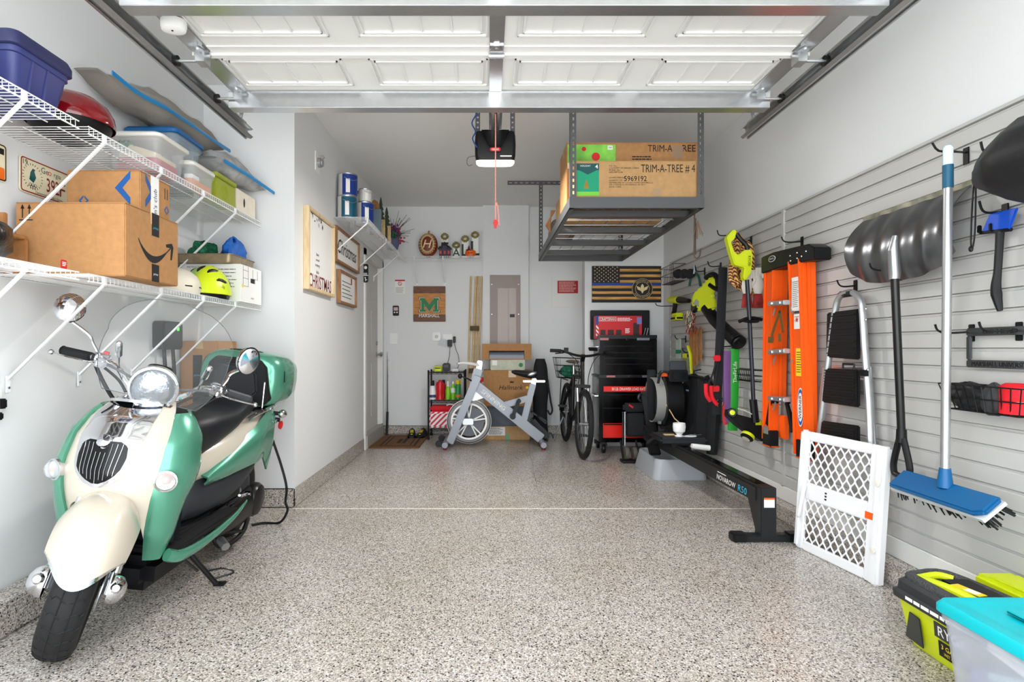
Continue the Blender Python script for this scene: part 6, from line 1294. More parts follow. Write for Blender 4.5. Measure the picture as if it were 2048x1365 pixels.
# ================================================================ bicycle (x forward, y left, z up)
BM = Matrix.Translation((.94, 6.32, 0)) @ Matrix.Rotation(-math.pi / 2 + .02, 4, 'Z') @ Matrix.Rotation(-.04, 4, 'X')
bk = thing('bicycle', 'black mountain bike with basket parked beside the tool chest', 'bicycle', M=BM)
bo = lambda b, n, m, p=None, **k: b.obj(n, m, p or bk, local=True, **k)
STB = Matrix.Translation((.56, 0, 0)) @ Matrix.Rotation(.03, 4, 'Z') @ Matrix.Translation((-.56, 0, 0))
def bwheel(M, x, nm):
    c = V(x, 0, .345); b = B(M); b.tube([c + V(.32 * math.cos(k * .1309), 0, .32 * math.sin(k * .1309)) for k in range(48)], .027, 10, closed=True); w = bo(b, nm, RUBBER)
    b = B(M)
    for k in range(44):
        a = k * .1428
        for s in (-1, 0, 1): b.cbox(c + V((.346 - .008 * abs(s)) * math.cos(a + .07 * (s == 0)), s * .014, (.346 - .008 * abs(s)) * math.sin(a + .07 * (s == 0))), (.008, .011, .022), (0, -a, 0))
    bo(b, 'tread_knobs', RUBBER, w, kind='stuff')
    b = B(M); b.lathe([(.296, -.012), (.28, -.01), (.28, .01), (.296, .012)], c, (0, 1, 0), 40); bo(b, 'rim', mat('grey_rim', (96, 98, 102), .3, .7), w)
    b = B(M)
    for k in range(28): a = k * 2 * math.pi / 28; b.cyl(c + V(.015 * math.cos(a + .5), .03 * (-1) ** k, .015 * math.sin(a + .5)), c + V(.285 * math.cos(a), 0, .285 * math.sin(a)), .0014, n=4)
    bo(b, 'spokes', STEEL, w, kind='stuff'); b = B(M); b.cyl(c + V(0, -.05, 0), c + V(0, .05, 0), .018, n=12); bo(b, 'hub', STEEL, w)
bwheel(STB, .56, 'front_wheel'); bwheel(None, -.56, 'rear_wheel')
h0, h1, sx0, bb = V(.40, 0, .66), V(.36, 0, .82), V(-.14, 0, .80), V(-.12, 0, .30)
def tub(name, segs, r, m, M=None): b = B(M); [b.tube(s_, r, 8) for s_ in segs]; return bo(b, name, m)
tub('frame', [[h0, bb], [h1, sx0], [sx0, bb], [bb + V(0, .04, 0), V(-.56, .06, .345)], [bb - V(0, .04, 0), V(-.56, -.06, .345)], [sx0, V(-.56, .06, .345)], [sx0, V(-.56, -.06, .345)], [h0 - V(-.02, 0, .05), h1 + V(-.01, 0, .03)]], .017, BLACKM)
for s in (-1, 1): b = B(STB); b.cyl((.56, s * .055, .345), (.50, s * .055, .56), .019, n=10); b.cyl((.50, s * .055, .55), (.44, s * .055, .72), .015, n=10, mi=1); bo(b, 'fork_leg', [BLACKM, STEEL])
b = B(STB); b.box(.41, -.075, .70, .47, .075, .735); b.cyl((.43, 0, .70), (.36, 0, .97), .018, n=10); bo(b, 'fork_crown', BLACKM, bevel=.006)
b = B(STB); b.tube([(.37, -.33, 1.07), (.40, -.22, 1.07), (.41, -.07, 1.03), (.41, .07, 1.03), (.40, .22, 1.07), (.37, .33, 1.07)], .013, 8, sm=4); b.bar((.36, 0, .98), (.41, 0, 1.03), .04, .04); hbk = bo(b, 'handlebar', BLACKM)
for s in (-1, 1):
    b = B(STB); b.cyl((.395, s * .23, 1.07), (.37, s * .34, 1.07), .018, n=10); bo(b, 'grip', RUBBER, hbk); b = B(STB); b.tube([(.42, s * .19, 1.06), (.46, s * .22, 1.05), (.45, s * .30, 1.04)], .006, 6); b.cbox((.41, s * .18, 1.08), (.04, .04, .05)); bo(b, 'brake_lever', BLACK, hbk)
    b = B(STB); b.tube([(.43, s * .17, 1.05), (.50, s * .09, .98), (.49, s * .05, .85), (.45, s * .05, .74)], .004, 6, sm=5); bo(b, 'cable', BLACK, hbk)
b = B(STB); b.cbox((.40, .10, 1.10), (.05, .09, .02), (0, .5, 0)); bo(b, 'phone_mount', BLACK, hbk, bevel=.004)
b = B(); b.cyl(sx0, V(-.17, 0, .93), .014, n=10); bo(b, 'seat_post', STEEL)
b = B(); b.ring([[V(x, w_ * math.cos(k * .5236), .955 + .02 * math.sin(k * .5236)) for k in range(12)] for x, w_ in ((.0, .015), (-.08, .035), (-.17, .065), (-.25, .08), (-.28, .05))]); bo(b, 'saddle', mat('tan_saddle', (110, 92, 76), .6))
b = B(); b.bar((-.25, .05, .74), (-.75, .05, .74), .012, .012); b.bar((-.25, -.05, .74), (-.75, -.05, .74), .012, .012); [b.cyl((-.62, s * .07, .74), (-.56, s * .08, .36), .006, n=6) for s in (-1, 1)]; bo(b, 'rear_rack', BLACKM)
b = B(); RR = lambda z, k: [V(-.52 + p[0] * k, p[1] * k, z) for p in rrect(.30, .36, .05, 4)]
for z, k in ((.755, .72), (.83, .8), (.90, .88), (.99, 1.0)): b.tube(RR(z, k), .0035 if z < .98 else .005, 5, closed=True)
for i in range(20): b.cyl(RR(.755, .72)[i], RR(.99, 1.0)[i], .0022, n=4)
for i in range(6): x = -.62 + i * .04; b.cyl((x, -.12, .755), (x, .12, .755), .002, n=4)
bo(b, 'wire_basket', BLACK)
lump('cycling_jacket', 'folded green and white jacket inside the bike basket', 'jacket', BM @ V(-.52, 0, .83), (.10, .11, .065), mat('teal_jacket', (30, 110, 84), .7, noise=(30, .6)), 14, .2)
b = B(); b.lathe([(.075, -.004), (.09, 0), (.075, .004)], bb + V(0, -.05, 0), (0, 1, 0), 24, cap=True); bo(b, 'chainring', BLACKM)
for s in (-1, 1): b = B(); b.bar(bb + V(0, s * .07, 0), bb + V(.04, s * .075, -.16 * -s * -1), .016, .03, (1, 0, 0)); bo(b, 'crank_arm', STEEL); b = B(); e = bb + V(.04, s * .125, .16 * s * -1 * -1 * -1); b.cbox(e, (.09, .085, .025)); bo(b, 'pedal', BLACK, bevel=.006)
b = B(); b.tube([(-.40, -.06, .30), (-.42, -.11, .16), (-.44, -.16, .006)], .008, 6); bo(b, 'kickstand', STEEL)
# ================================================================ tool chest
CY0, CY1, CX0, CX1 = 6.04, 6.44, 1.172, 1.795
def drawer(t, x0, x1, z0, z1, y, m=None, hm=None):
    b = B(); b.box(x0, y - .012, z0, x1, y, z1); d = b.obj('drawer', m or BLACKG, t, bevel=.003)
    b = B(); b.box(x0 + .004, y - .024, z1 - .016, x1 - .004, y - .012, z1 - .004); b.obj('handle_lip', hm or mat('lip_black', (30, 30, 33), .22, .5), d, bevel=.003)
    return d
lc_ = thing('rolling_tool_cabinet', 'glossy black rolling tool cabinet with one bright red drawer front', 'tool cabinet', (1.48, 6.24, 0))
b = B(); b.box(CX0, CY0, .115, CX1, CY1, .795); b.obj('cabinet_body', BLACKG, lc_, bevel=.006)
b = B(); b.box(CX0 - .008, CY0 - .02, .795, CX1 + .008, CY1, .825); b.obj('top_rim', BLACKM, lc_, bevel=.008)
zz = lambda y: CAMH - (y - CY) * CY0 / FPX
for z1_, z0_ in ((772, 786), (788, 813), (815, 845), (847, 876)): drawer(lc_, CX0 + .04, CX1 - .03, zz(z0_), zz(z1_), CY0, mat('hot_red', (236, 30, 14), .4) if z1_ == 847 else None)
b = B(); b.box(CX0 + .042, CY0 - .026, zz(783.5), CX1 - .13, CY0 - .0242, zz(773)); rs_ = b.obj('red_strip', MATS['hot_red'], lc_)
text('50 LB. DRAWER LOAD RATING', FB((1.50, CY0 - .0265, zz(778.2))), PAPER, lc_, w=.40, h=.03, bold=.01)
for px, s, w_ in ((1221, 'badge', .09), (1296, 'CRAFTSMAN', .13)):
    x = at(px, 758, CY0)[0]; b = B(); b.box(x - w_ / 2, CY0 - .0225, .80, x + w_ / 2, CY0 - .0202, .82); b.obj('name_badge', mat('badge_grey', (150, 156, 166), .3, .5) if s != 'badge' else mat('badge_mixed', (180, 110, 110), .4), lc_)
    if s != 'badge': text(s, FB((x, CY0 - .023, .81)), INK, lc_, w=w_ * .85)
for x in (CX0 + .05, CX1 - .06):
    for y in (CY0 + .02, CY1 - .07):
        b = B(); b.lathe([(.02, -.018), (.047, -.016), (.05, 0), (.047, .016), (.02, .018)], (x, y, .0505), (1, 0, 0), 22, cap=True); k = b.obj('caster', BLACK, lc_); b = B(); b.box(x - .03, y - .02, .085, x + .03, y + .03, .115); b.bar((x - .024, y, .05), (x - .024, y + .005, .1), .005, .03, (1, 0, 0)); b.bar((x + .024, y, .05), (x + .024, y + .005, .1), .005, .03, (1, 0, 0)); b.obj('caster_fork', BLACKM, k)
b = B(); b.tube([(CX0 - .001, CY0 + .05, .60), (CX0 - .03, CY0 + .05, .60), (CX0 - .03, CY1 - .08, .60), (CX0 - .001, CY1 - .08, .60)], .009, 8); b.obj('side_handle', CHROME, lc_)
b = B(); b.cyl((1.49, CY0 - .03, .81), (1.49, CY0 - .02, .81), .012, n=14); b.obj('lock', CHROME, lc_)
uc = thing('top_tool_chest', 'glossy black top tool chest with lid raised on the rolling cabinet', 'tool chest', (1.48, 6.24, .826))
b = B(); b.box(CX0 + .01, CY0 + .01, .826, CX1 - .01, CY1 - .02, 1.205); b.obj('chest_body', BLACKG, uc, bevel=.006)
b = B()
for (u0, v0, u1, v1) in ((CX0 + .01, CY0 + .01, CX1 - .01, CY0 + .03), (CX0 + .01, CY1 - .04, CX1 - .01, CY1 - .02), (CX0 + .01, CY0 + .03, CX0 + .03, CY1 - .04), (CX1 - .03, CY0 + .03, CX1 - .01, CY1 - .04)): b.box(u0, v0, 1.205, u1, v1, 1.245)
b.obj('tray_rim', BLACKM, uc)
b = B(); b.box(CX0 - .025, CY1 - .03, 1.20, CX1 + .015, CY1 - .005, 1.53); b.obj('open_lid', BLACK, uc, bevel=.006)
for z1_, z0_ in ((691, 703), (704, 714), (715, 725), (727, 748)): drawer(uc, CX0 + .055, CX1 - .045, zz(z0_), zz(z1_), CY0 + .01)
b = B(); b.tube([(CX0 + .009, CY0 + .07, 1.12), (CX0 - .012, CY0 + .07, 1.12), (CX0 - .012, CY1 - .1, 1.12), (CX0 + .009, CY1 - .1, 1.12)], .008, 8); b.obj('side_handle', STEEL, uc)
for px, s, w_ in ((1209, 'badge', .09), (1287, 'CRAFTSMAN', .13)):
    x = at(px, 680, CY0)[0]; b = B(); b.box(x - w_ / 2, CY0 + .0075, 1.19, x + w_ / 2, CY0 + .0095, 1.214); b.obj('name_badge', MATS['badge_grey'] if s != 'badge' else MATS['badge_mixed'], uc)
    if s != 'badge': text(s, FB((x, CY0 + .007, 1.202)), INK, uc, w=w_ * .85)
b = B(); b.cyl((1.475, CY0, 1.20), (1.475, CY0 + .01, 1.20), .013, n=14); b.obj('lock', CHROME, uc)
for i, px in enumerate((1294, 1299)): b = B(); x = at(px, 665, 6.3)[0]; b.tube([(x - .02, 6.36, 1.246), (x, 6.36, 1.33)], .006, 6); tag(b.obj('chrome_tool', CHROME), 'thin chrome tool standing in the chest tray, ' + ('beside the red set box' if i == 0 else 'at the tray corner'), 'tool')
rb = thing('tool_set_box', 'red CRAFTSMAN tool set box standing inside the open chest lid', 'box', (1.42, 6.24, 1.207))
rx0, rx1, rz1, ry = at(1192, 650, 6.2)[0], at(1284, 650, 6.2)[0], 1.456, 6.2
b = B(); b.box(rx0, ry, 1.207, rx1, ry + .14, rz1); b.obj('carton_body', mat('box_red', (204, 22, 28), .4), rb, bevel=.004)
b = B(); b.box(rx0, ry - .001, 1.36, rx0 + .028, ry, rz1); b.obj('blue_star_band', mat('star_blue', (40, 60, 150), .5), rb)
for i in range(3): b = B(); b.prism([(0, i * .045), (.028, i * .045 - .03), (.028, i * .045 - .008), (0, i * .045 + .022)], .001, FB((rx0, ry - .0005, 1.245))); b.obj('white_stripe', PAPER, rb)
b = B(); M = FB((rx0 + .125, ry - .001, 1.42))
for (u0, v0, u1, v1) in ((-.095, -.022, .095, -.018), (-.095, .018, .095, .022), (-.095, -.022, -.091, .022), (.091, -.022, .095, .022)): b.box(u0, v0, 0, u1, v1, .001, 0, M)
b.obj('logo_frame', PAPER, rb, kind='stuff'); text('CRAFTSMAN', M, PAPER, rb, w=.165, h=.026, bold=.012)
lines(FB((rx0 + .31, ry - .0005, 1.43)), PAPER, rb, .16, 3, .014, .008, seed=5)
for i, w_ in enumerate((.055, .065, .06)): b = B(); x = rx0 + .075 + i * .085; b.box(x - w_ / 2, ry - .001, 1.25, x + w_ / 2, ry, 1.305); b.obj('tool_picture', mat('pic_dark', (60, 30, 32), .5), rb)
lines(FB((rx0 + .34, ry - .0005, 1.315)), PAPER, rb, .05, 4, .014, .009, seed=8)
b = B(); b.box(rx1 - .095, ry - .001, 1.24, rx1 - .03, ry, 1.38); b.obj('tool_picture', MATS['pic_dark'], rb)
b = B(); b.box(rx1 - .055, ry - .0015, 1.365, rx1 - .005, ry, 1.44); b.obj('flag_seal', mat('seal_blue', (120, 130, 200), .5), rb)
# ================================================================ folding cart, rower, tray
fc = thing('folding_cart', 'black folding cart with fabric body in front of the tool cabinet', 'cart', (1.42, 5.65, 0))
q = lambda x, y, Y=5.66: at(x, y, Y)
b = B(); b.box(q(1252, 880)[0], 5.66, q(1252, 875)[2], q(1292, 880)[0], 5.74, q(1252, 828)[2]); b.obj('fabric_body', FABK, fc, bevel=.02)
b = B(); b.box(q(1250, 880)[0], 5.70, q(1252, 826)[2], q(1294, 880)[0], 5.78, q(1252, 808)[2]); b.obj('fabric_top', FABK, fc, bevel=.02)
b = B(); b.cbox(q(1262, 813, 5.68), (.05, .006, .018), (0, .6, 0)); b.obj('red_white_tag', RED, fc)
for px in (1246, 1250, 1294): b = B(); b.cyl(q(px, 892), q(px, 824), .009, n=8); [b.ell(q(px, y), (.014, .014, .012), 8, 5) for y in (826, 846, 876)]; b.obj('frame_tube', BLACKM if px != 1250 else STEEL, fc)
for px in (1253, 1269): b = B(); b.lathe([(.02, -.02), (.058, -.018), (.062, 0), (.058, .018), (.02, .018)], (q(px, 900, 5.55)[0], 5.55, .0905), (1, 0, 0), 22, cap=True); b.obj('wheel', mat('grey_wheel', (88, 84, 74), .7), fc)
b = B(); c = q(1259, 920, 5.55); b.box(c[0] - .08, 5.50, .001, c[0] + .11, 5.62, .028); b.bar((c[0] - .06, 5.55, .02), (c[0] - .06, 5.66, .2), .02, .02); b.bar((c[0] + .09, 5.55, .02), (c[0] + .09, 5.66, .2), .02, .02); b.obj('base', BLACK, fc, bevel=.006)
sr_ = thing('gray_tray', 'grey plastic step-sided tray on the floor under the rowing machine', 'tray', (1.6, 5.1, 0))
GRP = mat('grey_plastic', (160, 163, 168), .45)
TR = lambda o, z, sk=0: [V(1.615 + p[0] + sk, 5.12 + p[1], z) for p in rrect(.46 - 2 * o, .66 - 2 * o, .06, 5)]
b = B(); b.ring([TR(0, .001), TR(.0, .012), TR(.03, .15), TR(.034, .168), TR(.045, .17), TR(.052, .16), TR(.06, .035)], cap=False); b.add(TR(.06, .035), [tuple(range(24))]); b.obj('tub', GRP, sr_)
b = B(); b.box(1.47, 5.13, .036, 1.76, 5.37, .075); b.obj('inner_step', mat('dark_tray', (92, 98, 106), .5), sr_, bevel=.012)
b = B()
for i in range(9): b.box(1.48 + i * .03, 5.10, .036, 1.492 + i * .03, 5.125, .10)
b.obj('grate', PAPER, sr_, kind='stuff')
rw = thing('rowing_machine', 'black rowing machine with fan flywheel, long rail and tablet screen', 'rowing machine', (1.58, 4.3, 0))
RB = mat('rower_black', (24, 25, 27), .4)
A_, Z_ = V(1.592, 3.30, .262), V(1.50, 5.35, .30)
b = B(); b.bar(A_, Z_, .105, .10); b.obj('slide_rail', RB, rw, bevel=.012)
b = B(); b.bar(A_ + V(0, .05, .052), Z_ + V(0, 0, .052), .05, .004); b.obj('rail_strip', BLACKG, rw)
b = B(); b.box(A_[0] - .045, 3.255, .012, A_[0] + .045, 3.33, .312); b.prism([(3.33, .215), (3.50, .215), (3.39, .03), (3.33, .03)], .03, frame((A_[0] - .015, 0, 0), (0, 1, 0), (0, 0, 1))); b.obj('rear_leg', RB, rw, bevel=.004)
b = B(); b.box(A_[0] - .19, 3.26, .001, A_[0] + .19, 3.32, .042); k = b.obj('rear_foot', RB, rw, bevel=.006)
for s in (-1, 1): b = B(); b.box(A_[0] + s * .115, 3.252, .0008, A_[0] + s * .20, 3.328, .05); b.obj('foot_cap', BLACK, k, bevel=.008)
b = B(); b.box(A_[0] - .027, 3.2535, .20, A_[0] + .033, 3.2545, .255); b.box(A_[0] - .027, 3.2530, .245, A_[0] + .033, 3.2540, .255, 1); b.obj('warning_label', [PAPER, ORANGE], rw)
d = (Z_ - A_).normalized(); M = frame(A_ + V(-.0535, 0, 0) + d * .32, -d, (0, 0, 1))
text('NOVAROW', M @ Matrix.Translation((-.05, -.012, .0005)), PAPER, rw, w=.26, h=.034, shear=.1, bold=.02); text('R50', M @ Matrix.Translation((.165, -.012, .0005)), mat('sky_print', (60, 170, 200), .5), rw, w=.11, h=.042, shear=.1, bold=.02)
lines(M @ Matrix.Translation((-.09, .02, .0005)), PAPER, rw, .16, 1, .01, .005, seed=2)
st2 = A_.lerp(Z_, .66); b = B(); b.box(st2[0] - .17, st2[1] - .15, .355, st2[0] + .20, st2[1] + .2, .40); b.obj('seat', SEATM, rw, bevel=.018)
b = B(); b.box(st2[0] - .07, st2[1] - .1, .31, st2[0] + .07, st2[1] + .1, .357); b.obj('seat_carriage', BLACK, rw, bevel=.008)
b = B(); b.cyl((st2[0] + .06, st2[1] - .17, .34), (st2[0] + .20, st2[1] - .17, .325), .022, n=12); b.obj('white_roller', WHITE, rw)
for s in (-1, 1): b = B(); b.bar((1.52 + s * .10, 4.86, .20), (1.515 + s * .10, 5.08, .42), .10, .028, (0, -.7, .7)); o = b.obj('footplate', BLACK, rw, bevel=.01); b = B(); b.tube([(1.52 + s * .10 - .055, 4.92, .29), (1.52 + s * .10, 4.89, .34), (1.52 + s * .10 + .055, 4.92, .29)], .012, 6, sm=4, flat=(1, .4)); b.obj('strap', FABK, o)
fcn = V(1.70, 5.42, .62); b = B(); b.lathe([(.25, -.075), (.258, -.07), (.258, .07), (.25, .075), (.2, .078), (.2, .07), (.245, .06), (.245, -.06), (.2, -.07), (.2, -.078), (.25, -.075)], fcn, (1, 0, 0), 36); b.obj('fan_housing', BLACK, rw)
b = B(); b.lathe([(.2, -.07), (.21, -.072), (.21, .07), (.2, .07)], fcn + V(-.09, 0, 0), (1, 0, 0), 36); b.lathe([(.17, -.02), (.20, -.02), (.20, .03), (.17, .03)], fcn + V(-.075, -.0, 0), (1, 0, 0), 36); b.obj('fan_drum', mat('grey_mesh', (150, 149, 146), .6), rw)
b = B(); b.bar((1.60, 5.36, .40), (1.60, 5.36, .86), .03, .05, (0, 1, 0)); b.bar((1.68, 5.30, .40), (1.68, 5.30, .86), .02, .04, (0, 1, 0)); b.obj('main_frame', STEEL, rw, bevel=.004)
b = B(); b.bar((1.60, 5.33, .37), (1.70, 5.33, .37), .03, .03); b.bar((1.56, 5.52, .02), (1.56, 5.47, .9), .07, .07, (0, 1, 0)); b.bar((1.60, 5.52, .035), (1.84, 5.52, .035), .06, .05); b.obj('front_frame', RB, rw, bevel=.008)
dc = at(1357, 750, 5.2); b = B(); b.cbox(dc + V(0, 0, -.01), (.17, .03, .11), (-.15, 0, 0)); dsp = b.obj('monitor', BLACK, rw, bevel=.008)
b = B(); b.cbox(dc + V(0, -.0165, -.008), (.125, .002, .065), (-.15, 0, 0)); b.obj('screen', mat('dark_screen', (12, 14, 22), .12), dsp)
b = B(); b.cbox(dc + V(0, .02, .075), (.155, .012, .10), (-.1, 0, 0)); b.obj('tablet_holder', mat('tablet_grey', (56, 59, 66), .5), dsp, bevel=.006)
lines(frame(dc + V(0, -.0185, -.05), (1, 0, 0), (0, -.15, 1)), PAPER, dsp, .09, 1, .01, .006, seed=6); b = B(); b.tube([dc + V(-.09, 0, .02), dc + V(-.15, .02, .02), dc + V(-.17, .05, -.08)], .012, 8, sm=4); b.tube([dc + V(0, .02, -.06), V(1.62, 5.38, .88)], .02, 8); b.obj('monitor_arm', RB, rw)
b = B(); b.cbox((1.63, 5.30, .86), (.05, .03, .03)); b.obj('orange_label', ORANGE, rw)
b = B(); b.tube([(1.60, 5.28, .66), (1.66, 5.1, .48), (1.70, 5.0, .43)], .005, 6); b.ell((1.70, 5.0, .43), (.015, .015, .015), 8, 6); b.obj('pull_cord', WOOD, rw)
# upright handle poles between cart and rower
pol = thing('upright_poles', 'black upright folding frame with curled handle between cart and rower', 'folding frame', (1.5, 5.55, 0))
pp = lambda x, y: at(x, y, 5.5)
b = B(); b.tube([pp(1296, 905), pp(1296, 812), pp(1290, 793), pp(1280, 790), pp(1277, 797), pp(1283, 803)], .016, 8, sm=4); b.obj('curled_tube', BLACKM, pol)
b = B(); b.bar(pp(1290, 783), pp(1312, 905), .03, .09, (1, 0, 0)); b.obj('flat_leg', RB, pol, bevel=.006); b = B(); b.bar(pp(1302, 812), pp(1305, 905), .028, .028, (1, 0, 0)); b.obj('grey_leg', STEEL, pol, bevel=.004)
b = B(); b.cyl(pp(1299, 870), pp(1330, 866), .017, n=10); b.obj('cross_tube', BLACKM, pol)
cupc = V(st2[0] + .00, st2[1] - .06, .4005)
cu_ = thing('white_camera', 'white cup-shaped camera with cable resting on the rower seat', 'camera', cupc)
b = B(); b.lathe([(.001, 0), (.035, 0), (.035, .006), (.02, .012), (.025, .02), (.045, .04), (.05, .075), (.048, .105), (.046, .106), (.044, .09), (.001, .085)], cupc, (0, 0, 1), 24); b.obj('camera_body', WHITE, cu_)
b = B(); b.lathe([(.043, .0915), (.001, .0925)], cupc, (0, 0, 1), 20); b.obj('dark_lens', BLACK, cu_)
b = B(); b.tube([cupc + V(.03, -.02, .004), cupc + V(.09, -.05, .004), cupc + V(.13, -.02, .004), cupc + V(.10, .02, .004), cupc + V(.05, .0, .004)], .004, 6, sm=5); b.obj('cable', WHITE, cu_)
b = B(); b.box(cupc[0] - .1, cupc[1] + .05, .4005, cupc[0] - .02, cupc[1] + .09, .408); tag(b.obj('wood_chip', WOOD), 'small tan wooden piece on the rower seat', 'wood piece')
kk = thing('key_ring', 'silver keys and dark strap on the rower seat', 'keys', cupc + V(.14, .06, 0))
for a in (.3, 1.4, 2.4): b = B(); c = cupc + V(.15, .05, .003); b.bar(c, c + V(.05 * math.cos(a), .05 * math.sin(a), .001), .012, .003); b.obj('key', STEEL, kk)
b = B(); c = cupc + V(.15, .05, .004); b.tube([c + V(.015 * math.cos(k * .6) - .012, .015 * math.sin(k * .6), 0) for k in range(10)], .002, 5, closed=True); b.obj('ring', STEEL, kk)
# ================================================================ things hung on the slat wall (face at X = 1.97)
XS = 1.97
rp = lambda x, y, X=1.93: wx(x, y, X)
def hook(label, px, py, L=.09, up=.03, group='black slat wall hooks'):
    p = rp(px, py, XS); t = thing('slat_hook', label, 'hook', p, group=group)
    b = B(); b.box(XS - .006, p[1] - .015, p[2] - .05, XS - .0008, p[1] + .015, p[2] + .02); b.obj('hook_plate', BLACK, t, bevel=.002)
    b = B(); b.tube([(XS - .004, p[1], p[2] - .01), (XS - L * .7, p[1], p[2] - .015), (XS - L, p[1], p[2] - .005), (XS - L - .012, p[1], p[2] + up)], .0045, 6, sm=4); b.obj('hook_rod', BLACK, t)
    return t
def basket(label, px0, px1, pyt, pyb, dep, n=9, group='wire baskets on the slat wall'):
    a = rp(px0, pyt, XS); c = rp(px1, pyt, XS); zb = rp(px0, pyb, XS - dep)[2]; y0, y1 = c[1], a[1]; zt = a[2]
    t = thing('wire_basket', label, 'wire basket', ((XS - dep / 2), (y0 + y1) / 2, zb)); x0, x1 = XS - dep, XS - .004
    b = B()
    R_ = lambda k, z: [(x0 + (1 - k) * .02, y0 + (1 - k) * .03, z), (x1, y0 + (1 - k) * .03, z), (x1, y1 - (1 - k) * .03, z), (x0 + (1 - k) * .02, y1 - (1 - k) * .03, z)]
    for k, z in ((1, zt), (.5, (zt + zb) / 2), (0, zb)): b.tube(R_(k, z), .003, 5, closed=True)
    for i in range(n + 1):
        f = i / n; b.cyl((x0, y0 + (y1 - y0) * f, zt), (x0 + .02, y0 + .03 + (y1 - y0 - .06) * f, zb), .0022, n=4); b.cyl((x0 + .02, y0 + .03 + (y1 - y0 - .06) * f, zb), (x1, y0 + .03 + (y1 - y0 - .06) * f, zb), .0022, n=4)
    b.obj('basket_wires', BLACK, t, kind='stuff'); return t, x0, x1, y0, y1, zb, zt
# --- broom
bX = 1.80; top = rp(1896, 292, bX); bot = rp(1890, 975, bX)
br = thing('push_broom', 'blue push broom with long silver handle hung on the slat wall', 'broom', bot)
b = B(); b.tube([bot + V(0, 0, .05), top + V(0, 0, -.16)], .0155, 14); b.obj('handle', ALU, br)
b = B(); b.tube([top + V(0, 0, -.165), top + V(0, 0, -.075)], .018, 14); b.obj('blue_sleeve', mat('petrol_blue', (22, 84, 112), .5), br)
b = B(); b.tube([top + V(0, 0, -.078), top + V(0, 0, -.008), top], [.017, .017, .011], 14); b.obj('handle_cap', mat('pale_cap', (206, 222, 228), .45), br)
b = B(); b.tube([bot + V(0, 0, .0), bot + V(0, 0, .075)], [.028, .019], 14); b.obj('socket', BLUE, br)
HM = frame((bX, bot[1], bot[2] - .012), (0, -1, 0), (-.35, 0, .94)) @ Matrix.Rotation(-math.pi / 2, 4, 'X')
b = B(); P = [(-.235, -.05), (.20, -.05), (.235, -.03), (.235, .05), (-.235, .05)]; hd_ = frame((bX - .005, bot[1] + .01, bot[2] - .03), (0, -1, 0), (.75, 0, .66)); b.prism(P, .025, hd_); b.obj('head', BLUE, br, bevel=.008)
b = B(); b.prism([(-.237, -.052), (.232, -.052), (.237, .05), (-.237, .05)], .0, hd_, 0, -.014); b.obj('grey_strip', mat('pale_strip', (196, 200, 200), .5), br)
b = B(); rd = random.Random(2)
for i in range(170):
    u = -.225 + .45 * rd.random(); v = -.045 + .09 * rd.random(); tip = (u + (u) * .12 + .01 * rd.random(), v * 1.25, -.045 - .015 * rd.random()); b.tube([hd_ @ V(u, v, -.012), hd_ @ V(*tip)], [.004, .0025], 4)
b.obj('bristles', BLACK, br, kind='stuff')
hp = rp(1934, 305, XS); t = thing('slat_hook', 'black hook holding the broom handle', 'hook', hp, group='black slat wall hooks')
b = B(); b.box(XS - .006, hp[1] - .015, hp[2] - .05, XS - .0008, hp[1] + .015, hp[2] + .02); b.obj('hook_plate', BLACK, t, bevel=.002)
b = B(); b.tube([(XS - .004, hp[1], hp[2]), (bX + .05, top[1] + .03, top[2] - .012), (bX - .02, top[1] + .021, top[2] - .012), (bX - .045, top[1] + .021, top[2] + .02)], .0045, 6, sm=3); b.obj('hook_rod', BLACK, t)
# --- snow shovel
sX = 1.86; sv = thing('snow_shovel', 'snow shovel with scuffed grey metal blade hung handle down', 'snow shovel', rp(1795, 945, sX))
yl, yr = rp(1712, 450, 1.90)[1], rp(1905, 450, 1.86)[1]; ztop, zbot = 1.76, 1.44
SHM = mat('shovel_metal', (112, 113, 116), .28, .85, noise=(7, .25))
def blade(u, v):
    y = yl + (yr - yl) * u; s = 2 * u - 1; rib = .008 * math.cos(u * math.pi * 10)
    z = zbot + (ztop - zbot) * v - .03 * (1 - s * s) * (1 - v) + .05 * abs(s) ** 4 * (1 - v)
    return V(1.966 - .11 * math.sin(math.pi * (.05 + .72 * (1 - v)) ** .9) - rib * (1 - v * .5) - .02 * (1 - v), y, z)
b = B(); b.grid(blade, 40, 18, 0, .004); b.obj('blade', SHM, sv, smooth=60)
b = B(); b.grid(lambda u, v: blade(u, 1) + V(-.003, 0, -.012 + .03 * v), 20, 1, 0, .004); b.obj('edge_strip', mat('worn_strip', (136, 134, 118), .5, .5, noise=(20, .4)), sv)
p0 = rp(1786, 500, sX - .09); p1 = rp(1789, 545, sX - .06); p2 = rp(1803, 868, sX)
b = B(); b.tube([p0 + V(.01, 0, .06), p0, p1, p1 + V(0, 0, -.03)], [.012, .022, .024, .022], 12); b.obj('socket', STEEL, sv)
b = B(); b.tube([p1, p1.lerp(p2, .5), p2], .0165, 12); b.obj('shaft', BLACKM, sv)
g = p2 + V(0, 0, -.02); b = B()
b.tube([p2 + V(0, 0, .02), g + V(0, 0, -.02)], [.02, .022], 12)
b.tube([g + V(0, .012, -.0), g + V(0, .045, -.10), g + V(0, .05, -.145), g + V(0, .035, -.17), g + V(0, -.035, -.17), g + V(0, -.05, -.145), g + V(0, -.045, -.10), g + V(0, -.012, 0)], .014, 10, sm=4); b.obj('d_grip', BLACK, sv)
hook('black hook holding the snow shovel under its blade', 1812, 535, .16, .02)
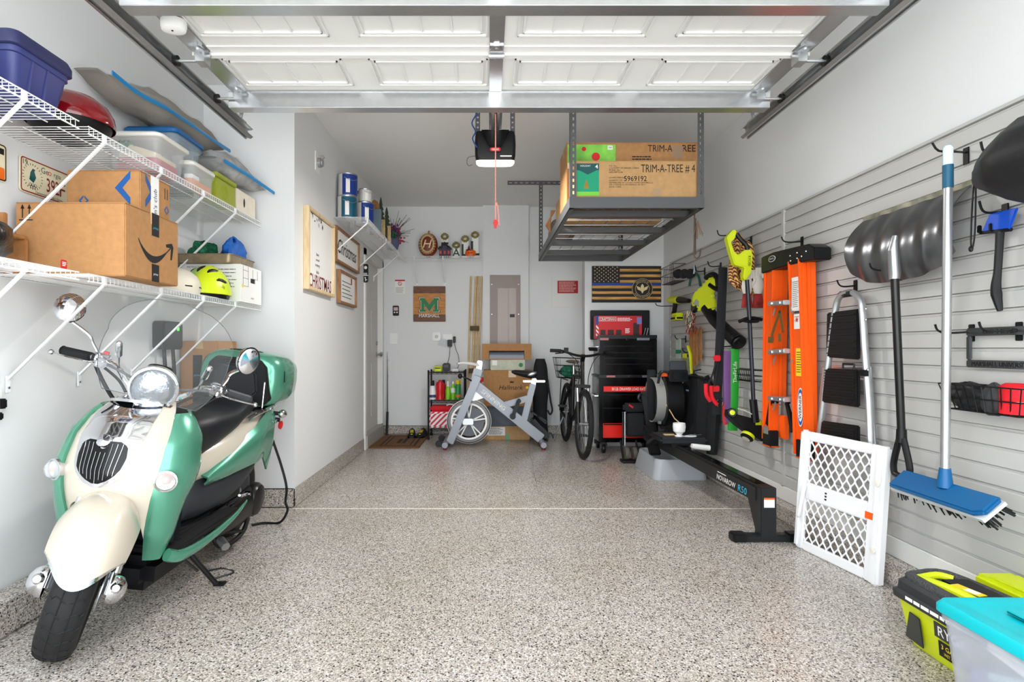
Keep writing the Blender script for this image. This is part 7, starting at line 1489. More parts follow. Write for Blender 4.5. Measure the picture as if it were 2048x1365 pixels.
# --- ice scraper
ic = thing('ice_scraper', 'blue-bladed ice scraper with bent black handle on the slat wall', 'ice scraper', rp(1995, 620, 1.93))
hook('black hook holding the blue ice scraper', 2012, 418, .09, .03)
IM = lambda x, y, X=1.925: rp(x, y, X)
b = B(); pts = [IM(1968, 465), IM(2024, 458), IM(2040, 415), IM(1984, 428)]; n_ = V(-1, 0, 0)
b.add(pts + [p + n_ * .012 for p in pts], [(0, 1, 2, 3), (4, 7, 6, 5), (0, 4, 5, 1), (1, 5, 6, 2), (2, 6, 7, 3), (3, 7, 4, 0)]); b.obj('scraper_blade', mat('royal_blue', (12, 76, 190), .4), ic, bevel=.004)
b = B(); b.bar(IM(1962, 466), IM(2022, 459), .02, .014, (0, 0, 1)); [b.cbox(IM(x, y) + V(-.012, 0, .006), (.014, .012, .03)) for x, y in ((1965, 462), (1988, 458))]; b.obj('blade_holder', BLACK, ic, bevel=.003)
b = B(); b.tube([IM(2000, 464), IM(1998, 500), IM(1995, 545), IM(1992, 570), IM(1993, 590), IM(2000, 622)], [.014, .013, .013, .016, .018, .009], 10, sm=4); b.obj('handle', BLACK, ic)
# --- black stuff bag
bgm = mat('black_nylon', (20, 20, 23), .5, bump=(18, .35))
bx_ = thing('chair_bag', 'large black nylon drawstring bag hanging high on the slat wall', 'bag', rp(2010, 420, 1.85))
A0_, A1_ = rp(1950, 352, 1.84), V(1.82, 1.62, 1.66)
b = B(); rg = []
for i in range(15):
    f = i / 14; c = A0_.lerp(A1_, f) + V(0, 0, -.0 + .03 * math.sin(f * 3)); r_ = .012 + .125 * min(1, f * 2.6) ** .75; d_ = (A1_ - A0_).normalized(); u_ = V(0, 0, 1) - d_ * d_[2]; u_.normalize(); w_ = d_.cross(u_)
    rg.append([c + (u_ * math.cos(a * .2618) * 1.1 + w_ * math.sin(a * .2618) * .95) * r_ * (1 + .09 * math.sin(3 * a * .2618 + f * 7) + .04 * math.sin(9 * a * .2618)) for a in range(24)])
b.ring(rg); b.obj('bag_body', bgm, bx_, smooth=70)
b = B(); e = A0_; b.tube([e, e + V(-.01, .0, -.1), e + V(-.012, .004, -.25), e + V(-.012, -.004, -.27), e + V(-.01, -.012, -.2), e + V(-.002, -.006, -.03)], .003, 6, sm=5); b.ell(e + V(-.012, .004, -.275), (.008, .008, .012), 8, 6); b.obj('drawstring', BLACK, bx_)
hook('black hook holding the black nylon bag', 2044, 300, .14, .03)
# --- plate frame
pf = thing('plate_frame', 'dark chrome licence plate frame lettered MARSHALL UNIVERSITY on hooks', 'plate frame', rp(1990, 735, 1.955))
fy0, fy1 = rp(1937, 700, 1.955)[1], rp(1937, 700, 1.955)[1] - .31; fz1, fz0 = rp(1940, 657, 1.955)[2], rp(1940, 735, 1.955)[2]; M = FR((1.955, (fy0 + fy1) / 2, (fz0 + fz1) / 2)); w, h = .31, fz1 - fz0
FRM = mat('smoked_chrome', (104, 106, 108), .25, .9)
for nm, (u0, v0, u1, v1) in (('top_bar', (-w / 2, h / 2 - .032, w / 2, h / 2)), ('bottom_bar', (-w / 2, -h / 2, w / 2, -h / 2 + .03)), ('side_bar', (-w / 2, -h / 2 + .03, -w / 2 + .022, h / 2 - .032)), ('side_bar', (w / 2 - .022, -h / 2 + .03, w / 2, h / 2 - .032))): b = B(); b.box(u0, v0, 0, u1, v1, .012, 0, M); b.obj(nm, FRM, pf, bevel=.004)
text('GO HERD', M @ Matrix.Translation((0, h / 2 - .016, .0125)), INK, pf, w=.15, h=.018); text('MARSHALL UNIVERSITY', M @ Matrix.Translation((0, -h / 2 + .015, .0125)), INK, pf, w=.25, h=.018)
hook('black hook at the far corner of the plate frame', 1945, 659, .14, .02); hook('black hook in the middle of the plate frame', 2040, 655, .14, .02)
t, x0, x1, y0, y1, zb, zt = basket('black wire basket holding a black bundle and red strap', 1925, 2100, 767, 822, .10, 9)
lump('black_bundle', 'crumpled black nylon bundle in the wire basket', 'bundle', (XS - .05, y1 - .09, zb + .055), (.036, .085, .055), bgm, 5, .2, flat=.0)
lump('grey_pouch', 'dark grey folded pouch in the wire basket', 'pouch', (XS - .05, y1 - .205, zb + .05), (.034, .045, .06), mat('charcoal_cloth', (56, 56, 58), .7), 6, .12)
rs = thing('red_strap_roll', 'rolled bright red strap tied with white band in the basket', 'strap', (XS - .05, y1 - .29, zb + .005)); b = B()
rg = [[V(XS - .05 + .038 * math.cos(a), y1 - .29 + .05 * math.sin(a) * 1, zb + .006 + z) for a in [k * .4488 for k in range(14)]] for z in (0, .05, .10)] ; rg.append([p + V(0, 0, .012) + (V(XS - .05, y1 - .29, p[2]) - p) * .4 for p in rg[-1]]); b.ring(rg); b.obj('rolled_webbing', REDF, rs)
b = B(); b.tube([V(XS - .05 + .0395 * math.cos(a), y1 - .29 + .0515 * math.sin(a), zb + .05) for a in [k * .4488 for k in range(14)]], .0025, 5, closed=True); b.obj('white_band', PAPER, rs)
# --- step ladder
sl = thing('step_stool_ladder', 'folded aluminium step ladder with black treads on the slat wall', 'step ladder', rp(1690, 880, 1.93))
lX = 1.90; L = lambda x, y, X=lX: rp(x, y, X)
b = B(); b.tube([L(1638, 882), L(1660, 700), L(1672, 615), L(1682, 592), L(1700, 585), L(1714, 592), L(1724, 612), L(1730, 700), L(1738, 800), L(1742, 905)], .016, 10, sm=4, flat=(1, 1.1)); b.obj('front_frame', ALU, sl)
b = B(); b.tube([L(1634, 875, 1.945), L(1650, 735, 1.945)], .014, 8); b.tube([L(1738, 735, 1.945), L(1748, 905, 1.945)], .014, 8); b.tube([L(1650, 735, 1.945), L(1738, 735, 1.945)], .01, 8); b.obj('rear_frame', ALU, sl)
def tread(name, pts, m, th=.02, ribs=6):
    P = [L(x, y, 1.905) for x, y in pts]; b = B(); b.add(P + [p + V(-th, 0, 0) for p in P], [(0, 1, 2, 3), (7, 6, 5, 4), (0, 4, 5, 1), (1, 5, 6, 2), (2, 6, 7, 3), (3, 7, 4, 0)]); o = b.obj(name, m, sl, bevel=.006)
    b = B()
    for i in range(ribs): f = (i + .7) / (ribs + .4); a_ = P[0].lerp(P[3], f) + V(-th - .002, 0, 0); c_ = P[1].lerp(P[2], f) + V(-th - .002, 0, 0); b.bar(a_.lerp(c_, .06), a_.lerp(c_, .94), .006, .006)
    b.obj('tread_ribs', BLACKM, o, kind='stuff'); return o
tread('top_tray', ((1660, 626), (1722, 618), (1722, 720), (1658, 715)), BLACK, .02, 7); tread('tread', ((1654, 737), (1722, 740), (1722, 815), (1650, 805)), BLACK, .02, 12); tread('tread', ((1650, 842), (1722, 852), (1722, 890), (1645, 880)), BLACK, .02, 6)
b = B(); b.tube([L(1686, 738, 1.875), L(1686, 728, 1.875), L(1708, 729, 1.875), L(1708, 739, 1.875)], .005, 6); b.obj('carry_handle', BLACK, sl)
for x, y in ((1731, 618), (1731, 640), (1735, 740)): b = B(); b.ell(L(x, y, 1.884), (.005, .007, .007), 8, 6); b.obj('rivet', CHROME, sl)
b = B(); b.box(*(L(1732, 745, 1.89) - V(.02, .02, .02)), *(L(1732, 745, 1.89) + V(.0, .02, .012))); b.obj('end_cap', BLACK, sl)
hook('black hook and strap holding the aluminium step ladder', 1712, 568, .09, .02)
b = B(); b.bar(L(1680, 590, 1.905), L(1706, 586, 1.895), .03, .035); tag(b.obj('foam_sleeve', FABK, bevel=.008), 'black padded sleeve wrapped on the step ladder top bar', 'sleeve')
# --- orange ladder
ol = thing('fibreglass_ladder', 'orange fibreglass folding ladder with black cap hung on the slat wall', 'ladder', rp(1575, 915, 1.87))
oX = 1.86; O = lambda x, y, X=oX: rp(x, y, X)
def rail(name, pt, pb, wt, wb, m, X=oX, dep=.05, flange=True):
    """flat rail from pixel pt (top centre) to pb (bottom centre) on plane X; widths in metres"""
    a, c = O(*pt, X), O(*pb, X); b = B(); fr2 = V(0, 1, 0)
    P = [a + V(0, wt / 2, 0), a - V(0, wt / 2, 0), c - V(0, wb / 2, 0), c + V(0, wb / 2, 0)]; Q = [p + V(dep, 0, 0) for p in P]
    b.add(P + Q, [(0, 1, 2, 3), (7, 6, 5, 4), (0, 4, 5, 1), (1, 5, 6, 2), (2, 6, 7, 3), (3, 7, 4, 0)]); o = b.obj(name, m, ol, bevel=.004)
    if flange:
        for s in (1, -1): b = B(); b.bar(a + V(-.006, s * (wt / 2 - .008), 0), c + V(-.006, s * (wb / 2 - .008), 0), .014, .014, (1, 0, 0)); b.obj('rail_flange', m, o, bevel=.003)
    return a, c
rail('front_rail', (1540, 522), (1534, 880), .13, .10, ORANGE); rail('rear_rail', (1563, 520), (1560, 800), .06, .05, ORANGE, 1.915, .03)
ra, rc = rail('front_rail', (1590, 520), (1602, 912), .13, .13, ORANGE, 1.85); rail('rear_rail', (1613, 515), (1619, 905), .075, .06, ORANGE, 1.89, .035)
a, c = O(1524, 520, 1.84), O(1628, 494, 1.84)
b = B(); P = [O(1522, 548, 1.84), O(1522, 515, 1.84), O(1545, 505, 1.84), O(1615, 488, 1.84), O(1628, 495, 1.84), O(1628, 520, 1.84), O(1600, 525, 1.84), O(1560, 535, 1.84)]; k = len(P)
b.add(P + [p + V(.10, 0, 0) for p in P], [tuple(range(k)), tuple(range(2 * k - 1, k - 1, -1))] + [(i, (i + 1) % k, k + (i + 1) % k, k + i) for i in range(k)]); b.obj('top_cap', BLACK, ol, bevel=.006)
sM = FR(O(1544, 518, 1.838)); b = B(); b.prism([(.045 * math.cos(q_), .02 * math.sin(q_)) for q_ in [i * .3927 for i in range(16)]], .002, sM); b.obj('oval_badge', PAPER, ol); b = B(); b.prism([(.040 * math.cos(q_), .0165 * math.sin(q_)) for q_ in [i * .3927 for i in range(16)]], .0026, sM); b.obj('oval_field', INK, ol); text('WERNER', sM @ Matrix.Translation((0, 0, .0028)), PAPER, ol, w=.06)
for x, y in ((1580, 512), (1581, 522), (1594, 506), (1594, 517), (1612, 503), (1603, 513)): b = B(); b.ell(O(x, y, 1.838), (.004, .006, .006), 8, 6); b.obj('rivet', CHROME, ol)
for (yl_, yr_) in ((608, 605), (705, 702), (797, 800)):
    A = O(1549, yl_, 1.855); C = O(1582, yr_, 1.845); b = B(); b.bar(A, C, .09, .028, (0, 0, 1)); o = b.obj('step', ALU, ol, bevel=.004)
    b = B(); [b.bar(A + V(-.046, 0, .0) + (C - A) * f, A + V(-.05, 0, 0) + (C - A) * f, .012, .012) for f in (.25, .75)]; b.obj('rivet', CHROME, o, kind='stuff')
    for (p_, q_) in (((1551, yl_ + 8), (1546, yl_ + 24)), ((1580, yr_ + 8), (1585, yr_ + 24))): b = B(); b.bar(O(*p_, 1.84), O(*q_, 1.84), .012, .004, (1, 0, 0)); b.obj('brace', ALU, o)
BRS = mat('brass_plate', (132, 112, 60), .45, .6)
for (p_, q_) in (((1560, 622), (1543, 672)), ((1560, 622), (1566, 665))): b = B(); b.bar(O(*p_, 1.835), O(*q_, 1.835), .02, .005, (1, 0, 0)); b.obj('spreader', BRS, ol)
for (x, y, ww, hh2) in ((1542, 680, .06, .04), (1560, 676, .03, .05)): b = B(); b.box(-ww / 2, -hh2 / 2, 0, ww / 2, hh2 / 2, .004, 0, FR(O(x, y, 1.845))); b.obj('bracket_plate', BRS, ol)
RM = lambda x, y: FR(O(x, y, 1.843))
for x, y, ww, hh2, m, rows in ((1591, 588, .085, .20, PAPER, 14), (1594, 640, .065, .11, PAPER, 3), (1598, 725, .065, .165, YEL, 9)):
    M = RM(x, y); b = B(); b.box(-ww / 2, -hh2 / 2, 0, ww / 2, hh2 / 2, .001, 0, M); b.obj('safety_label', m, ol); lines(M @ Matrix.Translation((0, hh2 * .36, .001)), mat('grey_print', (0, 0, 0)) if m is PAPER else INK, ol, ww * .8, rows, hh2 * .8 / max(rows, 4), .004, seed=rows)
M = RM(1594, 640); b = B(); b.box(-.03, .035, 0, .03, .052, .0016, 0, M); b.obj('black_header', INK, ol); b = B(); b.prism(star(0, 0, .02), .0016, M); b.obj('red_figure', RED, ol, smooth=0)
M = RM(1601, 815); ov = lambda s_: [(.035 * s_ * math.cos(q_), .115 * s_ * math.sin(q_)) for q_ in [i * .2618 for i in range(24)]]
for s_, m, z in ((1, PAPER, .001), (.93, mat('werner_blue', (26, 90, 170), .5), .0014)): b = B(); b.prism(ov(s_), z, M); b.obj('oval_logo', m, ol)
b = B(); b.prism([(.028 * math.cos(q_), .085 * math.sin(q_)) for q_ in [i * .2618 for i in range(24)]], .0018, M); b.obj('oval_field', PAPER, ol)
text('WERNER', M @ Matrix.Rotation(math.pi / 2, 4, 'Z') @ Matrix.Translation((0, 0, .002)), INK, ol, w=.14, h=.026, bold=.02)
for x, y, X in ((1534, 872, 1.85), (1603, 895, 1.842)): p = O(x, y, X); b = B(); b.box(p[0] - .004, p[1] - .055, p[2] - .06, p[0] + .05, p[1] + .055, p[2] + .04); b.box(p[0] - .006, p[1] - .058, p[2] - .07, p[0] + .055, p[1] + .058, p[2] - .058, 1); o = b.obj('foot', [BLACK, ORANGE], ol, bevel=.003); 
b = B(); b.box(-.035, -.02, 0, .03, .03, .002, 0, FR(O(1532, 862, 1.843))); b.obj('foot_plate', ALU, ol)
b = B(); b.bar(O(1575, 805, 1.86), O(1587, 865, 1.855), .03, .02, (1, 0, 0)); b.obj('black_brace', BLACK, ol); b = B(); b.bar(O(1548, 800, 1.88), O(1540, 850, 1.88), .03, .05, (1, 0, 0)); b.obj('black_brace', BLACK, ol)
p = O(1563, 850, 1.91); b = B(); b.box(p[0], p[1] - .04, p[2] - .09, p[0] + .03, p[1] + .04, p[2] + .06); b.obj('rear_foot', ORANGE, ol, bevel=.004)
hook('black hook holding the orange ladder cap', 1605, 480, .12, .02)
# --- string trimmer
tr = thing('string_trimmer', 'lime and black string trimmer hung upside down beside the orange ladder', 'string trimmer', rp(1500, 890, 1.85))
Q = lambda x, y, X=1.83: at(x, y, 4.0 + X - 1.83)
b = B(); b.tube([Q(1494, 560), Q(1499, 640), Q(1508, 825)], .014, 10); b.obj('shaft', mat('navy_tube', (34, 36, 46), .35, .3), tr)
b = B(); P = [Q(1454, 474), Q(1468, 458), Q(1474, 462), Q(1470, 478), Q(1462, 484), Q(1470, 505), Q(1478, 510), Q(1490, 500), Q(1504, 500), Q(1506, 512), Q(1503, 545), Q(1492, 562), Q(1487, 555), Q(1490, 535), Q(1470, 530), Q(1462, 505)]; k = len(P)
b.add(P + [p + V(0, .06, 0) for p in P], [tuple(range(k)), tuple(range(2 * k - 1, k - 1, -1))] + [(i, (i + 1) % k, k + (i + 1) % k, k + i) for i in range(k)]); b.obj('motor_handle', LIME, tr, bevel=.006)
b = B(); b.tube([Q(1473, 468, 1.85), Q(1482, 480, 1.85), Q(1492, 490, 1.85), Q(1495, 500, 1.85)], .016, 8, sm=3); b.obj('grip', BLACK, tr)
text('RYOBI', frame(Q(1499, 522, 1.826), (0, 0, -1), (1, 0, 0)), INK, tr, w=.07)
b = B(); b.lathe([(.055, -.008), (.062, 0), (.055, .008), (.02, .008)], Q(1500, 642), (0, -.2, 1), 22, cap=True); b.tube([Q(1478, 644), Q(1500, 636), Q(1524, 640)], .012, 8, sm=3); b.obj('assist_handle', BLACK, tr)
b = B(); b.tube([Q(1506, 800), Q(1511, 845)], .026, 10); b.obj('motor_neck', BLACK, tr)
b = B(); P = [Q(1460, 818), Q(1478, 830), Q(1518, 840), Q(1528, 860), Q(1527, 885), Q(1500, 868), Q(1476, 850), Q(1458, 832)]; k = len(P); b.add(P + [p + V(0, .09, -.01) for p in P], [tuple(range(k)), tuple(range(2 * k - 1, k - 1, -1))] + [(i, (i + 1) % k, k + (i + 1) % k, k + i) for i in range(k)]); b.obj('guard', BLACK, tr, bevel=.006)
b = B(); b.lathe([(.03, -.03), (.04, -.025), (.045, .02), (.03, .03)], Q(1496, 872, 1.83), (-.6, -.3, -.7), 20, cap=True); sp_ = b.obj('line_head', BLACK, tr); b = B(); b.lathe([(.0455, -.008), (.047, .004), (.0455, .014)], Q(1496, 872, 1.83), (-.6, -.3, -.7), 20); b.obj('lime_band', LIME, sp_); b = B(); b.lathe([(.028, .031), (.001, .033)], Q(1496, 872, 1.83), (-.6, -.3, -.7), 18); b.obj('head_cap', mat('pale_metal', (206, 200, 180), .4), sp_)
b = B(); b.lathe([(.028, -.012), (.034, 0), (.028, .012)], Q(1464, 826, 1.825), (-.2, -1, .2), 18, cap=True); b.lathe([(.018, .013), (.001, .015)], Q(1464, 826, 1.825), (-.2, -1, .2), 14, mi=1); b.obj('edge_wheel', [BLACK, LIME], tr)
b = B(); b.tube([Q(1476, 818), Q(1492, 823), Q(1512, 834)], [.006, .012, .008], 8, sm=3, flat=(.4, 1.3)); b.obj('pale_cover', PAPER, tr)
b = B(); p = Q(1517, 848, 1.828); b.box(p[0] - .03, p[1], p[2] - .02, p[0] + .03, p[1] + .05, p[2] + .03); b.obj('lime_shroud', LIME, tr, bevel=.01)
hook('black hook holding the string trimmer', 1503, 478, .12, .03)
# --- rope coil, gloves
rc_ = thing('rope_coil', 'thick coil of brown and gold twisted rope on the slat wall', 'rope', rp(1485, 590, 1.88))
RPM = bpy.data.materials.new('twisted_rope'); RPM.use_nodes = True; nt = RPM.node_tree; tc_ = nt.nodes.new('ShaderNodeTexCoord'); wv = nt.nodes.new('ShaderNodeTexWave'); wv.bands_direction = 'DIAGONAL'; wv.inputs['Scale'].default_value = 24; cr_ = nt.nodes.new('ShaderNodeValToRGB'); cr_.color_ramp.interpolation = 'CONSTANT'; cr_.color_ramp.elements[0].color = (lin(92), lin(34), lin(24), 1); cr_.color_ramp.elements[1].color = (lin(226), lin(176), lin(98), 1); cr_.color_ramp.elements[1].position = .5
nt.links.new(tc_.outputs['Object'], wv.inputs[0]); nt.links.new(wv.outputs['Fac'], cr_.inputs[0]); nt.links.new(cr_.outputs[0], nt.nodes['Principled BSDF'].inputs['Base Color']); nt.nodes['Principled BSDF'].inputs['Roughness'].default_value = .8
cc = at(1484, 530, 4.22); rd = random.Random(9); b = B()
for i in range(9):
    f = i / 8; off = V(.03 * (f - .5), -.03 + .02 * (i % 3), .02 * (f - .5)); ry_, rz_ = .06 + .055 * f, .13 + .095 * f
    b.tube([cc + off + V(ry_ * math.cos(k * .449 + .2 * i) + .05 * math.sin(k * .449), .012 * math.sin(k + i), rz_ * math.sin(k * .449)) for k in range(14)], .017, 7, closed=True, sm=2)
b.obj('rope_loops', RPM, rc_)
hook('black hook holding the rope coil', 1462, 468, .10, .03)
for i, (px, lab) in enumerate(((1494, 'white leather glove with red cuff hanging below the rope, beside the trimmer shaft'), (1516, 'white leather glove with red cuff hanging below the rope, next to the ladder'))):
    p = at(px, 588, 4.1); t = thing('work_glove', lab, 'glove', p - V(0, 0, .14)); b = B(); b.ell(p + V(0, 0, .06), (.038, .022, .085), 14, 9); [b.tube([p + V((k - 1.5) * .019, 0, .11), p + V((k - 1.5) * .022, -.005, .17 + .015 * (k in (1, 2)))], .011, 7) for k in range(4)]; b.tube([p + V(.03, 0, .05), p + V(.05, -.01, .09), p + V(.05, -.01, .11)], .012, 7); b.obj('glove_hand', mat('off_white_leather', (222, 216, 206), .7), t); b = B(); b.tube([p + V(0, 0, .0), p + V(0, 0, -.10)], [.03, .042], 12, flat=(.5, 1)) ; b.obj('cuff', mat('red_cuff', (150, 40, 36), .8, noise=(20, .5)), t)
# --- suspension strap, bands
ss = thing('suspension_strap', 'wide black nylon strap with red foam handles on the slat wall', 'training strap', rp(1435, 830, 1.9)); U = lambda x, y, X=1.90: at(x, y, 4.34 + X - 1.90)
b = B(); b.tube([U(1446, 535), U(1442, 640), U(1437, 740), U(1434, 830)], .034, 8, sm=3, flat=(.12, 1)); b.obj('wide_strap', FABK, ss)
b = B(); b.tube([U(1440, 700, 1.89), U(1425, 750, 1.88), U(1414, 775, 1.875)], .012, 6, flat=(.3, 1)); b.tube([U(1440, 700, 1.88), U(1430, 760, 1.87), U(1428, 780, 1.865)], .012, 6, flat=(.3, 1)); b.obj('thin_strap', FABK, ss)
for (a_, m_, c_) in (((1412, 768), (1413, 790), (1421, 803)), ((1422, 772), (1424, 795), (1434, 810))): b = B(); b.tube([U(*a_, 1.86), U(*m_, 1.86), U(*c_, 1.86)], .015, 10, sm=4); b.obj('foam_handle', REDF, ss)
for x, y in ((1432, 778), (1434, 717)): b = B(); b.cbox(U(x, y, 1.865), (.05, .02, .045)); b.obj('red_tab', REDF, ss, bevel=.006)
b = B(); b.tube([U(1437, 800, 1.87), U(1446, 803, 1.87), U(1445, 812, 1.87), U(1438, 815, 1.87), U(1434, 808, 1.87)], .004, 6, closed=True, sm=3); b.obj('carabiner', CHROME, ss)
hook('black hook holding the black strap', 1442, 530, .10, .03)
def band(name, label, pts, m, w_):
    t = thing(name, label, 'resistance band', U(*pts[-1])); b = B(); P = [U(*p, 1.93) for p in pts]; b.tube(P, w_, 8, sm=4, flat=(.14, 1)); b.tube([p + V(.004, .03, 0) for p in P], w_, 8, sm=4, flat=(.14, 1)); b.obj('loop', m, t); return t
band('resistance_band', 'purple rubber resistance band on the slat wall', [(1455, 702), (1455, 760), (1457, 845)], mat('purple_rubber', (112, 72, 128), .55), .03)
t = band('resistance_band', 'bright green rubber resistance band beside the purple one', [(1470, 698), (1469, 760), (1466, 862)], mat('green_rubber', (34, 158, 44), .5), .034)
text('TheFitLife', frame(U(1470, 745, 1.923), (0, 0, 1), (-1, 0, 0)), PAPER, t, w=.16, h=.028)
t = band('resistance_band', 'thin red rubber resistance band beside the purple one', [(1448, 806), (1449, 820), (1452, 850)], mat('red_rubber', (200, 50, 50), .5), .014)
hook('black hook holding the resistance bands', 1466, 690, .10, .03)
basket('small black wire basket behind the string trimmer', 1480, 1527, 738, 762, .09, 10)
# --- blower
bl = thing('leaf_blower', 'lime green leaf blower with long black nozzle on the slat wall', 'leaf blower', rp(1430, 690, 1.85)); D = lambda x, y, X=1.82: at(x, y, 4.86 - (x - 1380) / 105 * .62 + (X - 1.82) * .9)
b = B(); P = [D(1382, 600), D(1392, 580), D(1410, 570), D(1412, 556), D(1432, 553), D(1434, 575), D(1425, 592), D(1432, 600), D(1434, 618), D(1418, 622), D(1400, 624), D(1386, 615)]; k = len(P); b.add(P + [p + V(.035, .11, 0) for p in P], [tuple(range(k)), tuple(range(2 * k - 1, k - 1, -1))] + [(i, (i + 1) % k, k + (i + 1) % k, k + i) for i in range(k)]); b.obj('motor_body', LIME, bl, bevel=.018)
b = B(); b.tube([D(1412, 556, 1.86), D(1425, 549, 1.86), D(1434, 556, 1.86), D(1436, 575, 1.86)], .022, 8, sm=4); b.tube([D(1420, 570, 1.83), D(1432, 578, 1.83), D(1444, 582, 1.83)], .02, 8, sm=3); b.obj('rear_grip', BLACK, bl)
b = B(); b.lathe([(.085, -.012), (.095, 0), (.085, .02)], D(1393, 605, 1.90), (-1, .1, .2), 24, cap=True); b.obj('intake_ring', BLACK, bl)
b = B(); b.box(-.04, -.022, 0, .03, .022, .003, 0, FB(D(1397, 608, 1.815)) @ Matrix.Rotation(-.5, 4, 'Z')); b.obj('spec_plate', mat('plate_grey', (130, 132, 120), .4), bl)
b = B(); b.tube([D(1412, 616, 1.87), D(1430, 640, 1.87), D(1452, 662, 1.87), D(1476, 684, 1.87)], [.045, .05, .05, .055], 14); b.obj('nozzle', BLACK, bl); b = B(); e0, e1 = D(1474, 682, 1.87), D(1479, 687, 1.87); b.lathe([(.057, -.004), (.05, .004), (.001, -.02)], e1, e1 - e0, 18); b.obj('nozzle_mouth', BLACK, bl)
hook('black hook holding the leaf blower', 1438, 560, .10, .03)
# --- drill
dl = thing('cordless_drill', 'lime green cordless drill resting on pegs at the end of the slat wall', 'drill', rp(1355, 640, 1.87)); D = lambda x, y, X=1.88: rp(x, y, X)
b = B(); b.tube([D(1338, 601), D(1345, 600), D(1358, 600)], [.026, .04, .038], 12); b.obj('motor_housing', LIME, dl); b = B(); b.tube([D(1358, 600), D(1366, 601), D(1378, 602)], [.034, .03, .02], 12); b.obj('chuck', BLACK, dl)
b = B(); b.tube([D(1351, 606), D(1349, 622), D(1347, 628)], .023, 10); b.obj('grip', BLACK, dl); b = B(); p = D(1354, 633); b.box(p[0] - .04, p[1] - .08, p[2] - .0, p[0] + .04, p[1] + .07, p[2] + .03); b.box(p[0] - .042, p[1] - .085, p[2] - .04, p[0] + .042, p[1] + .075, p[2] - .001, 1); b.obj('battery', [LIME, BLACK], dl, bevel=.01)
hook('black peg holding the cordless drill', 1352, 610, .20, .02)
# --- holly spray, sled slats, packets
hs_ = thing('holly_spray', 'spray of red poinsettia and variegated leaves over the small sled', 'decoration', rp(1390, 660, 1.88)); rd = random.Random(31); c = rp(1386, 645, 1.89)
for nm, m, n_, r_, sp2 in (('red_petals', mat('poinsettia', (176, 20, 34), .6), 60, .022, (.05, .13, .12)), ('cream_leaves', mat('cream_leaf', (220, 222, 180), .6), 36, .017, (.05, .10, .08)), ('green_leaves', mat('leaf_dark', (34, 70, 44), .6), 40, .017, (.045, .12, .10))):
    b = B()
    for i in range(n_): p = c + V(-.03 * rd.random() - (.03 if nm == 'cream_leaves' else 0), (rd.random() - .5 + (-.2 if nm == 'cream_leaves' else .1)) * 2 * sp2[1] * .8, (rd.random() - .5 + (.2 if nm == 'cream_leaves' else -.05)) * 2 * sp2[2] * .8); a = rd.random() * 6; b.prism([(0, -r_ * .1), (r_, -r_ * .35), (r_ * 2, 0), (r_, r_ * .35)], .002, frame(p, (-.3 * rd.random(), math.cos(a), math.sin(a)), (-.4, -math.sin(a), math.cos(a))))
    b.obj(nm, m, hs_, kind='stuff')
sd = thing('toy_sled', 'small brown wooden slatted sled hanging below the holly spray', 'toy sled', rp(1390, 740, 1.93))
for i, (x, yt, yb) in enumerate(((1382, 660, 728), (1388, 656, 738), (1394, 656, 732), (1402, 654, 722))): a, c = rp(x, yt, 1.935), rp(x, yb, 1.935); b = B(); b.prism([(-.022, 0), (.022, 0), (.022, a[2] - c[2] - .02), (0, a[2] - c[2]), (-.022, a[2] - c[2] - .02)], .012, FR(c)) if i != 1 else b.prism([(-.022, .04), (0, 0), (.022, .04), (.022, a[2] - c[2]), (-.022, a[2] - c[2])], .014, FR(c)); b.obj('slat', WOODB, sd)
b = B(); b.bar(rp(1380, 668, 1.945), rp(1403, 664, 1.945), .02, .02); b.bar(rp(1380, 715, 1.945), rp(1403, 712, 1.945), .02, .02); b.obj('cross_bar', WOODB, sd)
for i, (x, yt, yb, m, lab) in enumerate(((1358, 678, 718, mat('clear_pack', (196, 214, 200), .2, alpha=.5), 'clear packet with green header hanging on a peg'), (1372, 706, 745, mat('camo_pack', (126, 132, 84), .6, noise=(60, .5)), 'camouflage-patterned packet hanging on a peg'))):
    a, c = rp(x, yt, 1.90), rp(x, yb, 1.90); t = thing('hanging_packet', lab, 'packet', c); h_ = a[2] - c[2]; b = B(); b.prism(rrect(.12, h_, .01), .012, FR((1.90, a[1], (a[2] + c[2]) / 2))); b.obj('packet_body', m, t); b = B(); b.prism(rrect(.12, .04, .006), .014, FR((1.9005, a[1], a[2] - .03 if i else c[2] + .07))); b.obj('header_card', GREENP if i == 0 else LIME, t)
b = B(); P = [rp(1376, 692, 1.91), rp(1381, 710, 1.91), rp(1383, 748, 1.91)]; b.tube(P, .014, 8, flat=(.3, 1)); tag(b.obj('yellow_level', LIME), 'long yellow-green tool hanging beside the camouflage packet', 'tool')
hook('black peg above the green-header packet', 1372, 676, .10, .025); hook('black peg above the camouflage packet', 1388, 702, .10, .025); hook('black J hook near the green pruners', 1410, 540, .08, .04)
